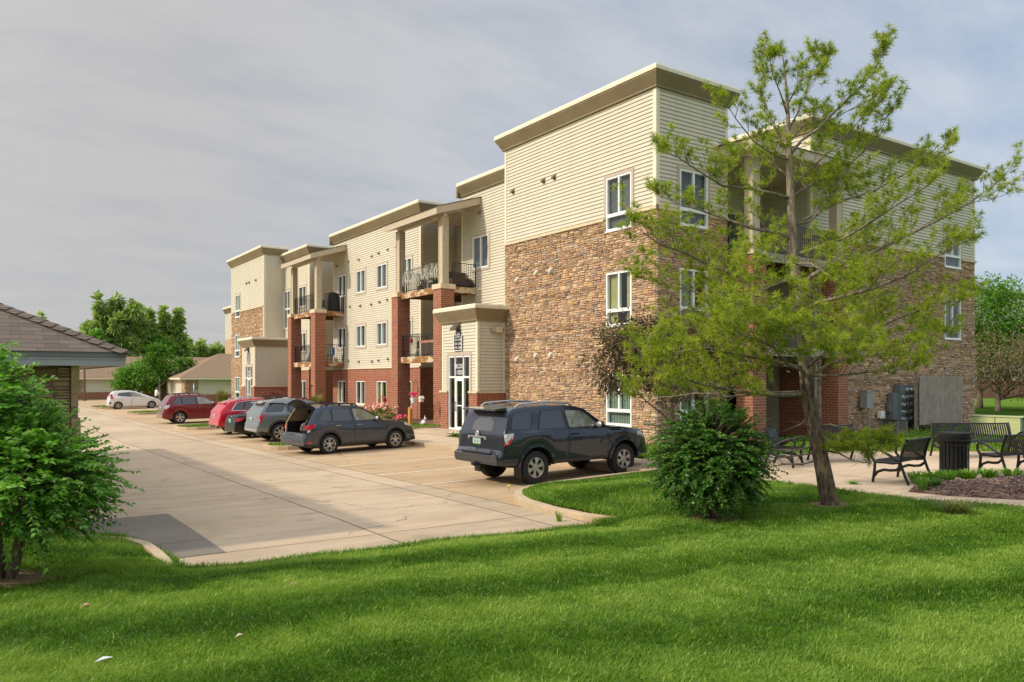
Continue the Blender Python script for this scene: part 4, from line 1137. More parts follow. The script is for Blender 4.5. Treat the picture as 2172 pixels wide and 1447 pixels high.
# ---- entrances
def vestibule(ya, yb, xb, num):
    fr = fx(16.3); ys = (ya+yb)/2
    d0, d1 = ya+0.55, ya+2.23
    dop = [(d0, d1, 0.2, 3.30)]
    s = MB()
    sid(fr, ya+.1, yb-.1, 1.88, 4.75, dop); sid(fy(ya), 16.4, xb, 1.88, 4.75)
    for (q0, q1) in ((ya-.03, ya+.1), (yb-.1, yb+.03)): bbx('corner_board', M['corner'], (16.27,q0,1.88), (16.38,q1,4.72))
    bbx('corner_board', M['corner'], (xb-.12,ya-.03,1.88), (xb-.02,ya+.05,4.72))
    for (q0, q1, qr) in ((ya-.06, d0, d0), (d1, yb+.06, d1)):
        s = MB(); flat(s, fr, q0, q1, BZ, 1.80, (), 0.07); s.add([(16.23,qr,BZ),(16.23,qr,1.8),(16.34,qr,1.8),(16.34,qr,BZ)], [(0,1,2,3)]); s.build('brick_wall', M['brick'], bld)
    brk(fy(ya), 16.23, xb, BZ, 1.47, (), 0.06); brk(fy(yb, 1), 16.23, xb, BZ, 1.80, (), 0.06)
    s = MB(); flat(s, fy(ya), 16.23, xb, 1.47, 1.80, (), 0.063); s.build('lintel_course', M['soldier'], bld)
    for (q0, q1) in ((ya-.10, d0-.005), (d1+.005, yb+.10)): bbx('stone_ledge', M['ledge'], (16.18,q0,1.80), (16.32,q1,1.88))
    bbx('stone_ledge', M['ledge'], (16.322,ya-.10,1.80), (xb,ya+.02,1.88))
    s = MB(); flat(s, fx(16.34), ya, yb, BZ, 4.9, dop); flat(s, fy(ya+.03), 16.34, 19.1, BZ, 4.9); flat(s, fy(yb), 16.34, 19.1, BZ, 4.9); s.add([(16.3,ya,4.95),(16.3,yb,4.95),(19.1,yb,4.95),(19.1,ya,4.95)], [(0,1,2,3)])
    s.build('roof_and_core', M['siding'], bld)
    parapet(bld, [(19.05,yb),(16.3,yb),(16.3,ya),(xb+.02,ya)], 5.28, 0.18, 0.10, 0.46, 0.17)
    # glazed door set
    s = MB(); T_ = 3.30
    for q in (d0, d0+0.48, d1-0.55, d1-0.055): s.box((16.28,q,0.25),(16.38,q+0.055,T_))
    s.box((16.28,d0+.055,T_-.06),(16.375,d1-.055,T_)); s.box((16.282,d0+.055,2.40),(16.372,d1-.055,2.47)); s.box((16.282,d0+.055,0.25),(16.372,d0+.48,0.36)); s.box((16.282,d1-.495,0.25),(16.372,d1-.055,0.36))
    fr_ = s.build('entrance_frame', M['white'], bld)
    s = MB(); e0, e1 = d0+0.54, d1-0.555
    s.box((16.29,e0,0.27),(16.34,e0+.075,2.39)); s.box((16.29,e1-.075,0.27),(16.34,e1,2.39)); s.box((16.29,e0+.075,2.28),(16.34,e1-.075,2.39)); s.box((16.29,e0+.075,0.27),(16.34,e1-.075,0.42)); s.box((16.285,e0+.075,1.26),(16.32,e1-.075,1.30))
    dr = s.build('door', M['white'], bld)
    s = MB(); s.box((16.22,e1-.05,1.05),(16.25,e1-.02,1.45)); s.box((16.25,e1-.045,1.08),(16.29,e1-.025,1.10)); s.box((16.25,e1-.045,1.40),(16.29,e1-.025,1.42)); s.build('handle', M['galv'], dr)
    s = MB(); s.add([(16.325,d0+.02,0.3),(16.325,d1-.02,0.3),(16.325,d1-.02,3.28),(16.325,d0+.02,3.28)], [(0,1,2,3)]); s.build('pane', M['glass'], fr_)
    s = MB(); s.box((18.2,d0-.4,0.25),(18.22,d1+.4,3.3)); s.add([(16.4,d0-.3,0.26),(16.4,d1+.3,0.26),(18.2,d1+.3,0.26),(18.2,d0-.3,0.26)], [(0,1,2,3)]); s.add([(16.4,d0-.3,3.35),(16.4,d1+.3,3.35),(18.2,d1+.3,3.35),(18.2,d0-.3,3.35)], [(0,1,2,3)])
    for q in (d0-.3, d1+.3): s.add([(16.4,q,0.26),(18.2,q,0.26),(18.2,q,3.35),(16.4,q,3.35)], [(0,1,2,3)])
    s.build('lobby', M['chocolate'], bld)
    s = MB(); s.box((16.3,d0-.13,1.89),(16.262,d0-.002,3.42)); s.box((16.3,d1+.002,1.89),(16.262,d1+.13,3.42)); s.box((16.3,d0-.002,3.302),(16.262,d1+.002,3.42)); s.build('window_trim', M['taupe'], bld)
    # building number on the transom glass
    c = (d0+0.535+d1-0.55)/2
    s = MB(); s.box((16.300,d0+.537,2.475),(16.312,d1-.553,3.02))
    sg = empty('building_sign', (16.3, c, 2.47), 0, 'black BLDG %s panel in the glass above the %s entrance door' % (num, 'near' if num == '1000' else 'far'), 'sign')
    s.build('panel', M['signblack'], sg)
    tx = text_mesh('lettering', 'BLDG', 0.26, M['signwhite'], sg, (16.296, c, 2.87), (0,-1,0), (0,0,1), 0.004)
    tx = text_mesh('lettering', num, 0.26, M['signwhite'], sg, (16.296, c, 2.62), (0,-1,0), (0,0,1), 0.004)
    # address plaque
    ad = empty('address_sign', (16.27, c+.02, 3.5), 0, 'black address plaque with white numbers above the %s entrance' % ('near BLDG 1000' if num == '1000' else 'far BLDG 2000'), 'sign')
    y0, y1 = c-.28, c+.32; 
    s = MB(); s.prism([(y0,3.52),(y1,3.52),(y1,4.12),(y1-.09,4.16),(y1-.14,4.30),(y1-.3,4.36),(y0+.14,4.30),(y0+.09,4.16),(y0,4.12)], 'X', 16.225, 16.262); s.build('plaque', M['signblack'], ad)
    s = MB()
    for (p, q, r_, t_) in ((y0-.02,y1+.02,3.50,3.525),(y0-.02,y0+.012,3.525,4.14),(y1-.012,y1+.02,3.525,4.14),(y0+.08,y1-.08,4.05,4.07)): s.box((16.215,p,r_),(16.235,q,t_))
    s.build('border', M['signwhite'], ad)
    cc = (y0+y1)/2
    text_mesh('lettering', '6350' if num == '1000' else '6370', 0.19, M['signwhite'], ad, (16.222, cc, 4.18), (0,-1,0), (0,0,1), 0.006)
    pre = '1' if num == '1000' else '2'
    for i_ in range(3):
        text_mesh('lettering', '%s%d01-%s%d08' % (pre, i_+1, pre, i_+1), 0.125, M['signwhite'], ad, (16.222, cc, 3.94-i_*0.16), (0,-1,0), (0,0,1), 0.006)
    # hooded lamp over the plaque
    s = MB(); s.box((16.2,c-.02,4.36),(16.28,c+.14,4.56)); s.prism([(16.22,4.62),(16.02,4.40),(16.02,4.33),(16.22,4.44)], 'Y', c-.12, c+.30); s.build('wall_lamp', M['bronze'], bld)
vestibule(26.0, 28.75, 17.6, '1000')
vestibule(55.18, 58.15, 19.1, '2000')
# emergency light box on the vestibule's shaded side
s = MB(); s.box((17.05,25.80,4.20),(17.33,25.97,4.42)); s.build('wall_lamp', M['ledge'], bld)
s = MB(); s.box((16.88,25.84,4.22),(17.04,25.96,4.38)); s.box((17.34,25.86,4.24),(17.46,25.96,4.40)); s.build('wall_lamp', M['galv'], bld)
# ---- vents and small fittings on the walls
def vent_hood(fr, a, z, mat, sz=0.09, name='vent'):
    s = MB()
    A = fr(a-sz, z-sz*1.2, 0.01); B = fr(a+sz, z+sz*1.2, 0.04); s.box(A, B)
    vs = [fr(a-sz*.8,z+sz,0.04), fr(a+sz*.8,z+sz,0.04), fr(a+sz*.8,z-sz*.9,0.04), fr(a-sz*.8,z-sz*.9,0.04), fr(a-sz*.8,z-sz*.2,0.15), fr(a+sz*.8,z-sz*.2,0.15), fr(a+sz*.8,z-sz*.9,0.13), fr(a-sz*.8,z-sz*.9,0.13)]
    s.add(vs, [(0,1,5,4),(4,5,6,7),(0,4,7,3),(1,5,6,2)])
    return s.build(name, mat, bld)
for z in (9.5, 6.72, 3.42):
    mt = M['ventbrown']
    for y_ in (47.1, 45.2, 43.6, 41.9, 40.9, 39.8, 38.7): vent_hood(FM, y_ + 0.15*math.sin(y_*3+z), z+.06*math.sin(y_), mt, 0.055)
for y_ in (23.4, 22.75, 25.4): vent_hood(F0, y_, 9.75, M['ventbrown'], 0.075)
for y_ in (59.2, 60.9, 61.6): vent_hood(FD, y_, 9.75, M['ventbrown'], 0.075)
for z in (6.35, 3.25):
    for y_, mm in ((25.1,'ledge'),(23.85,'ledge'),(22.95,'ledge')): vent_hood(F0, y_, z - (0.0 if y_ < 25 else .12), M['cap'], 0.085)
vent_hood(FM, 30.2, 9.95, M['ventbrown'], 0.075); vent_hood(FM, 30.2, 6.45, M['corner'], 0.07)
vent_hood(FD, 59.1, 6.4, M['cap'], 0.08)
vent_hood(Y0, 20.25, 10.1, M['corner'], 0.09)
# conduit beside the near right-face pillar
for x_ in (21.9, 24.95): part('downpipe', M['galv'], lambda mb: mb.tube([(x_,17.0,0.3),(x_,17.0,6.2)], 0.03, 6))
# ------------------------------------------------------------------ garages
def hiproof(parent, x0, x1, y0, y1, ze, pitch, mat, ov=0.6, fas='gutter', fh=0.18, soff=None):
    a0, a1, b0, b1 = x0-ov, x1+ov, y0-ov, y1+ov
    h = min(a1-a0, b1-b0)/2; zt = ze + h*pitch
    if a1-a0 < b1-b0: r0, r1 = ((a0+a1)/2, b0+h), ((a0+a1)/2, b1-h)
    else: r0, r1 = (a0+h, (b0+b1)/2), (a1-h, (b0+b1)/2)
    s = MB(); e = 0.02
    c = [(a0-e,b0-e,ze),(a1+e,b0-e,ze),(a1+e,b1+e,ze),(a0-e,b1+e,ze)]; p, q = (*r0,zt), (*r1,zt)
    if a1-a0 < b1-b0: fs = [(0,1,4),(1,2,5,4),(2,3,5),(3,0,4,5)]
    else: fs = [(0,1,5,4),(1,2,5),(2,3,4,5),(3,0,4)]
    s.add(c+[p,q], fs)
    rf = s.build('roof', mat, parent)
    s = MB()   # hip and ridge caps, as overlapping shingle tabs
    def cap(a, b):
        a = Vector(a); b = Vector(b); d = b-a; L = d.length; d.normalize(); n = int(L/0.2)
        sd_ = d.cross(Vector((0,0,1))).normalized()*0.15
        for k in range(n):
            u = a+d*(k*L/n); v = a+d*((k+1.25)*L/n); up = Vector((0,0,0.035)); up2 = Vector((0,0,0.02))
            dn = Vector((0,0,-0.05))
            s.add([u+up, u+sd_+dn+up, v+sd_+dn+up2*.4, v+up2, u-sd_+dn+up, v-sd_+dn+up2*.4], [(0,1,2,3),(4,0,3,5),(1,0,4)], 0, rnd.random())
    if (b1-b0)*(a1-a0) < 400 and ze < 3.2 and pitch < .5:
        for i, k in ((0,p),(1,p if a1-a0 < b1-b0 else q),(2,q),(3,q if a1-a0 < b1-b0 else p)): cap(c[i], k)
        cap(p, q); s.build('ridge_cap', mat, rf)
    s = MB()
    for (u0,v0,u1,v1) in ((a0,b0,a1,b0+.03),(a0,b1-.03,a1,b1),(a0,b0+.03,a0+.03,b1-.03),(a1-.03,b0+.03,a1,b1-.03)):
        s.box((u0,v0,ze-fh),(u1,v1,ze-0.002))
    s.build('fascia', M[fas], parent)
    zs = soff or ze-fh+.01; s = MB(); s.add([(a0+.02,b0+.02,zs),(a1-.02,b0+.02,zs),(a1-.02,b1-.02,zs),(a0+.02,b1-.02,zs)], [(0,1,2,3)]); s.build('soffit', M['soffit'], parent)
    return rf
# left garage, its stone end close to the camera
gl = empty('garage', (1.24, 13.0, 0.0), 0, 'near garage with brown shingle hip roof and stone corner behind the left bush', 'garage')
hiproof(gl, -8.6, 1.24, 13.0, 31.0, 2.74, 0.48, M['shingle'], 0.6, 'gutter', 0.075, soff=2.56)
s = MB()
a0, a1, b0, b1 = -9.2, 1.84, 12.4, 31.6
s.box((a0,b0+.01,2.545),(a1-.01,b0+.04,2.663)); s.box((a1-.04,b0+.04,2.545),(a1-.01,b1,2.663)); s.box((a0,b0+.001,2.635),(a1-.002,b0+.012,2.645)); s.build('frieze', M['gutter2'], gl)
s = MB()
ledgestone(s, fy(13.06), -0.2, 1.20, 0.62, 2.555, (), 21)
# chunkier blocks at the corner
r = random.Random(5); z = 0.62
while z < 2.55:
    h = r.uniform(.10,.2); d = r.uniform(.03,.09)
    s.box((1.20,13.0-d*.4,z+.005),(1.26+d*.7,13.4+d,min(z+h,2.555)), 0, r.random()); z += h
s.build('stone_pier', [M['stone'], M['stonemortar']], gl)
s = MB(); flat(s, fy(13.1), -8.6, -0.2, 0.62, 2.45); flat(s, fx(1.24,1), 13.4, 31, 0.0, 2.45); s.box((-8.55,13.15,0.0),(1.2,30.9,2.44)); s.build('siding_wall', M['siding'], gl)
s = MB(); flat(s, fy(13.02), -8.6, 1.26, -0.1, 0.62); s.box((1.0,12.985,-0.1),(1.30,13.3,0.62)); s.build('brick_wall', M['brick'], gl)
s = MB()
for k in range(5): s.box((1.22,14.6+k*3.2,0.0),(1.262,17.2+k*3.2,2.2))
s.build('garage_door', M['doorgrey'], gl)

def far_garage(name, x0, y0, w_, d, label, zg=-0.14, ze=2.5, doorx=None, door_w=0.0):
    gr = empty(name, (x0, y0, zg), 0, label, 'garage')
    hiproof(gr, x0, x0+w_, y0, y0+d, ze, 0.53, M['shingle_far'], 0.55, 'cap', 0.20)
    s = MB(); fr = fy(y0); fl = fx(x0)
    siding(s, fr, x0+1.3, x0+w_, zg+0.95, ze-.15, ()); siding(s, fl, y0+1.3, y0+d, zg+.95, ze-.15, ())
    s.build('siding_wall', M['siding'], gr)
    s = MB(); flat(s, fr, x0-.03, x0+w_, zg-.3, zg+.95, (), 0.04); flat(s, fl, y0-.03, y0+d, zg-.3, zg+.95, (), 0.04); s.build('brick_wall', M['brick'], gr)
    s = MB(); ledgestone(s, fr, x0, x0+1.3, zg+.95, ze-.15, (), 31); ledgestone(s, fl, y0, y0+1.3, zg+.95, ze-.15, (), 32); s.build('stone_pier', [M['stone'], M['stonemortar']], gr)
    s = MB(); s.box((x0+.03,y0+.03,zg-.3),(x0+w_,y0+d,ze-.1)); s.build('core', M['siding'], gr)
    if doorx is not None:
        s = MB(); s.box((doorx,y0-.07,zg),(doorx+door_w,y0+.02,zg+2.1)); s.build('door', M['doorgrey'], gr)
    return gr
far_garage('garage', 17.5, 82.7, 24, 8.6, 'far tan roofed garage with blank siding wall behind the dark red car')
far_garage('garage', 15.7, 92.6, 24, 8.0, 'far garage with tan hip roof and grey door set back beyond the blue parking sign', doorx=17.4, door_w=1.6)
far_garage('garage', 9.8, 104.0, 15, 9, 'farthest garage with siding panels partly hidden by the round young tree')
# the next apartment blocks
def block(name, x0, y0, w_, d, zg, label, cat='building', top=12.0, band=7.7, base='stone'):
    b_ = empty(name, (x0, y0, zg), 0, label, cat, 'cream sided apartment buildings')
    fr = fy(y0); fl = fx(x0); s = MB()
    ow = [(x0+1.2+k*6.2, x0+2.6+k*6.2, zg+z, zg+z+1.75) for k in range(3) for z in (0.9,4.0,7.1)]
    if base == 'stone':
        siding(s, fr, x0, x0+w_, zg+band, zg+top-.5, ow); siding(s, fl, y0, y0+d, zg+band, zg+top-.5)
    else:
        siding(s, fr, x0, x0+w_, zg+1.9, zg+top-.5, ow); siding(s, fl, y0, y0+d, zg+1.9, zg+top-.5)
    s.build('siding_wall', M['siding'], b_)
    s = MB()
    if base == 'stone':
        ledgestone(s, fr, x0, x0+w_, zg, zg+band, ow, 41); flat(s, fl, y0, y0+d, zg, zg+band, (), 0.02); s.build('stone_wall', [M['stone'], M['stonemortar']], b_)
    else:
        flat(s, fr, x0-.04, x0+w_, zg-.3, zg+1.9, (), 0.05); flat(s, fl, y0-.04, y0+d, zg-.3, zg+1.9, (), 0.05); s.build('brick_wall', M['brick'], b_)
    for (a, b, lo, hi) in ow:
        if base == 'stone' or lo > zg+1.9: window(b_, fr, a, b, lo, hi, 'lower', 'dark', seed=int(a))
    s = MB(); flat(s, fx(x0+w_,1), y0, y0+d, zg, zg+top-.4); flat(s, fy(y0+d,1), x0, x0+w_, zg, zg+top-.4); s.add([(x0,y0,zg+top-.4),(x0+w_,y0,zg+top-.4),(x0+w_,y0+d,zg+top-.4),(x0,y0+d,zg+top-.4)], [(0,1,2,3)]); s.build('roof_and_core', M['siding'], b_)
    parapet(b_, [(x0,y0+d),(x0,y0),(x0+w_,y0),(x0+w_,y0+d)], zg+top, 0.25, 0.1, 0.55, 0.25)
    return b_
block('apartment_building', 28.5, 91.0, 20, 19.0, 0.0, 'distant cream and stone apartment block showing past the far left end of the main building')
block('apartment_building', 87.5, 40.9, 22, 26, 0.3, 'cream apartment block with brick base behind the green tree on the right', base='brick')
# ------------------------------------------------------------------ cars
def paint(name, c, metal=0.35, rough=0.32):
    m, nt, b = nmat(name)
    p = objco(nt)
    f = noise(nt, p, 900, 1); k = mixc(nt, mapr(nt, f, 0.45, 0.75, 0, 0.25), c, tuple(min(1, x*1.6+0.005) for x in c))
    dz = N(nt, 'ShaderNodeSeparateXYZ'); nt.links.new(p, dz.inputs[0])
    dirt = math_(nt, 'MULTIPLY', mapr(nt, dz.outputs[2], 0.25, 0.65, 0.10, 0.0), mapr(nt, noise(nt, p, 5, 4), 0.3, 0.7, 0.4, 1.0))
    k = mixc(nt, dirt, k, (0.30, 0.24, 0.17))
    nt.links.new(k, b.inputs['Base Color']); b.inputs['Metallic'].default_value = metal; b.inputs['Roughness'].default_value = rough
    b.inputs['Coat Weight'].default_value = 1.0; b.inputs['Coat Roughness'].default_value = 0.02; b.inputs['Specular IOR Level'].default_value = 0.15
    return m
M['carglass'] = simple('tinted_car_glass', (0.012, 0.016, 0.020), 0.03, var=0.02, spec=0.9, coat=1.0)
M['frontglass'] = simple('painted_view_glass', (0.21, 0.22, 0.165), 0.03, var=0.4, scale=3.5, spec=0.9, coat=1.0)  # opaque; the sunlit stone seen through the pane is put into the colour
M['rearglass'] = simple('grey_car_glass', (0.05, 0.05, 0.052), 0.05, var=0.15, spec=0.9, coat=1.0)
M['plastic'] = simple('black_plastic', (0.025, 0.025, 0.026), 0.55)
M['tyre'] = simple('tyre_rubber', (0.022, 0.021, 0.020), 0.8, bmp=0.2)
M['rim'] = simple('alloy_rim', (0.62, 0.61, 0.60), 0.28, metal=0.85)
M['rimdark'] = simple('dark_rim', (0.03, 0.03, 0.032), 0.35, metal=0.5)
M['redlamp'] = simple('red_lamp', (0.55, 0.012, 0.025), 0.12, var=0.1, coat=1.0)
M['clearlamp'] = simple('clear_lamp', (0.62, 0.60, 0.58), 0.12, var=0.3, scale=25, coat=1.0)
M['plate'] = simple('licence_plate', (0.50, 0.66, 0.62), 0.5, var=0.12, scale=14)
M['tan'] = simple('tan_trim', (0.38, 0.29, 0.17), 0.8)
M['silverplastic'] = simple('silver_plastic', (0.50, 0.50, 0.50), 0.35, metal=0.6)

def interp(t, x):
    if x <= t[0][0]: return t[0][1]
    for (a, b), (c, d) in zip(t, t[1:]):
        if x <= c: return b + (d-b)*(x-a)/(c-a) if c > a else d
    return t[-1][1]

class Body:
    def __init__(s, sp):
        s.__dict__.update(sp)
    def plan(s, x):
        r = 1.0
        if x < s.rlen: r -= s.rtap*((s.rlen-x)/s.rlen)**2
        if x > s.L-s.flen: r -= s.ftap*((x-s.L+s.flen)/s.flen)**2.2
        return r
    def zt(s, x): return interp(s.top, x)
    def zb(s, x):
        z = interp(s.bot, x)
        for xw in (s.xr, s.xf):
            Ra = s.Ra; dx = abs(x-xw)
            if dx < Ra: z = max(z, s.Rw + math.sqrt(max(0, Ra*Ra-dx*dx)))
        return z
    def ring(s, x):
        W2 = s.W/2*s.plan(x); zt = s.zt(x); zb = min(s.zb(x), zt-0.05)
        zbl = min(s.belt, zt-0.05)
        if x > s.cowl and zt < s.belt+.2: zbl = min(zbl, zt-0.03)
        yb = W2*0.965
        k = s.tumb
        ze = max(zt-0.05, zbl+0.004)
        ye = max(0.2, yb - (ze-zbl)*k - 0.02*min(1, (ze-zbl)/0.2))
        zm = zb + (zbl-zb)*0.55
        zsill = zb + min(0.06, (zbl-zb)*.2)
        pts = [(0, zb), (W2*0.80, zb), (W2*0.955, zb+0.004), (W2*0.985, zsill), (W2*0.992, lerp(zsill,zbl,.3)), (W2*1.0, lerp(zsill,zbl,.55)), (W2*0.998, lerp(zsill,zbl,.78)), (W2*0.985, lerp(zsill,zbl,.93)), (yb, zbl)]
        for q in (0.33, 0.66, 1.0): pts.append((lerp(yb, ye, q), lerp(zbl, ze, q)))
        crown = s.crown if zt > s.belt+.25 else s.crown*0.6
        pts += [(ye-0.022, lerp(ze, zt, .72)), (ye-0.07, zt-0.004), (ye*0.5, zt+crown*.75), (0, zt+crown)]
        return pts
    def side(s, x, z):
        r = s.ring(x)[2:12]
        for (y0, z0), (y1, z1) in zip(r, r[1:]):
            if z <= z1 and z1 > z0: return y0 + (y1-y0)*max(0, min(1, (z-z0)/(z1-z0)))
        return r[-1][0]
    def rear(s, z):
        for (x0, z0), (x1, z1) in zip(s.top, s.top[1:]):
            if z0 <= z <= z1 and z1 > z0: return x0 + (x1-x0)*(z-z0)/(z1-z0)
        return s.top[0][0]

def patch_side(B, mb, poly, sgn, off=0.004, m=0, step=0.05, nz=5):
    """polygon in (x,z), convex, laid on the side of the body"""
    xs = [p[0] for p in poly]; x0, x1 = min(xs), max(xs)
    n = max(2, int((x1-x0)/step)); cols = []
    sx = sorted(set([x0+(x1-x0)*i/n for i in range(n+1)] + [p[0] for p in poly]))
    for x in sx:
        zz = []
        for (a, b), (c, d) in zip(poly, poly[1:]+poly[:1]):
            if min(a, c)-1e-9 <= x <= max(a, c)+1e-9:
                zz.append(b if abs(c-a) < 1e-9 else b+(d-b)*(x-a)/(c-a))
                if abs(c-a) < 1e-9: zz.append(d)
        lo, hi = min(zz), max(zz)
        cols.append([(x, sgn*(B.side(x, lerp(lo,hi,k/nz))+off), lerp(lo,hi,k/nz)) for k in range(nz+1)])
    vs = [p for c in cols for p in c]; fs = []
    for i in range(len(cols)-1):
        for k in range(nz): fs.append((i*(nz+1)+k, (i+1)*(nz+1)+k, (i+1)*(nz+1)+k+1, i*(nz+1)+k+1))
    mb.add(vs, fs, m)
def rounded(poly, r=0.04, n=4):
    out = []; N_ = len(poly)
    for i in range(N_):
        p = Vector(poly[i]); a = Vector(poly[i-1]); b = Vector(poly[(i+1) % N_])
        u = (a-p); v = (b-p); rr = min(r, u.length*.45, v.length*.45)
        p0 = p+u.normalized()*rr; p1 = p+v.normalized()*rr
        for k in range(n+1):
            t = k/n; q = p0*(1-t)**2 + p*2*t*(1-t) + p1*t*t; out.append((q.x, q.y))
    return out
def patch_rear(B, mb, y0, y1, z0, z1, off=0.006, m=0, n=8, inset=None):
    vs = []; nz = 6
    for j in range(nz+1):
        z = lerp(z0, z1, j/nz)
        for i in range(n+1):
            y = lerp(y0, y1, i/n)
            if inset: y *= lerp(1.0, inset, j/nz)
            vs.append((B.rear(z)-off+0.02*(abs(y)/(B.W/2))**3*3, y, z))
    mb.add(vs, [(j*(n+1)+i, j*(n+1)+i+1, (j+1)*(n+1)+i+1, (j+1)*(n+1)+i) for j in range(nz) for i in range(n)], m)
def patch_top(B, mb, x0, x1, frac, off=0.008, m=0, n=8, nx=10, f2=None):
    vs = []
    for j in range(nx+1):
        x = lerp(x0, x1, j/nx); r = B.ring(x); ye, zt, zc = r[-3][0], B.zt(x), r[-1][1]-r[-3][1]
        sl = (B.zt(x+.02)-B.zt(x-.02))/.04; nn = math.hypot(sl, 1)
        fr = frac if f2 is None else lerp(frac, f2, j/nx)
        for i in range(n+1):
            u = lerp(-1, 1, i/n); y = u*ye*fr; z = r[-3][1] + zc*(1-(abs(u)*fr)**1.6)
            vs.append((x-sl/nn*off, y, z+off/nn))
    mb.add(vs, [(j*(n+1)+i, (j+1)*(n+1)+i, (j+1)*(n+1)+i+1, j*(n+1)+i+1) for j in range(nx) for i in range(n)], m)

def make_wheel(car, x, y, Rw, Rr, wd, spokes, style, rimmat, sgn):
    t = MB(); hw = wd/2
    prof = [(Rr,-hw*.8),(Rr+.01,-hw),(Rw-.05,-hw),(Rw-.015,-hw*.88),(Rw,-hw*.6),(Rw,hw*.6),(Rw-.015,hw*.88),(Rw-.05,hw),(Rr+.01,hw),(Rr,hw*.8),(Rr-.01,0.0),(Rr,-hw*.8)]
    t.lathe(prof, (x, y, Rw), 36, 'Y')
    w_ = empty_part('wheel', car)
    ty = t.build('tyre', M['tyre'], w_, smooth=True, local=True, sharp=40)
    s = MB(); o = sgn*(hw-0.015)      # outer face plane
    s.lathe([(Rr,o),(Rr-.018,o),(Rr-.03,o-sgn*.05),(Rr-.035,o-sgn*.14)], (x, y, Rw), 36, 'Y', 0)
    s.lathe([(Rr-.02,o-sgn*.10),(0.0,o-sgn*.11)], (x, y, Rw), 24, 'Y', 1)
    s.lathe([(0.0,o-sgn*.002),(0.045,o-sgn*.004),(0.06,o-sgn*.03),(0.065,o-sgn*.09)], (x, y, Rw), 14, 'Y', 0)
    for k in range(spokes):
        a = 2*math.pi*k/spokes + 0.3
        ca, sa = math.cos(a), math.sin(a)
        def P(r_, q, dep): return (x + r_*ca - q*sa, y + o - sgn*dep, Rw + r_*sa + q*ca)
        if style == 'wide': ws = [(0.04,.034,.02),(Rr*.55,.034,.015),(Rr-.015,.062,.02)]
        elif style == 'split':
            for d in (-1, 1):
                vs = []
                for (r_, q, dep) in ((.04,.012*d,.02),(Rr*.5,.018*d,.012),(Rr-.012,.062*d,.018)):
                    vs += [P(r_,q-.012,dep), P(r_,q+.012,dep), P(r_,q+.012,dep+.04), P(r_,q-.012,dep+.04)]
                s.add(vs, [(b+i, b+(i+1)%4, b+4+(i+1)%4, b+4+i) for b in (0,4) for i in range(4)], 0)
            continue
        elif style == 'star': ws = [(0.04,.028,.02),(Rr*.62,.052,.012),(Rr-.012,.016,.02)]
        else: ws = [(0.04,.022,.02),(Rr*.5,.02,.015),(Rr-.012,.028,.02)]
        vs = []
        for (r_, q, dep) in ws: vs += [P(r_,-q,dep), P(r_,q,dep), P(r_,q*1.1,dep+.045), P(r_,-q*1.1,dep+.045)]
        s.add(vs, [(b+i, b+(i+1)%4, b+4+(i+1)%4, b+4+i) for b in (0,4) for i in range(4)], 0)
    s.build('rim', [rimmat, M['rimdark']], w_, smooth=False, local=True)
    return w_
def empty_part(name, parent):
    o = bpy.data.objects.new(name, None); o.empty_display_size = 0.1; col.objects.link(o); o.parent = parent; WL[o.name] = WL[parent.name]; return o

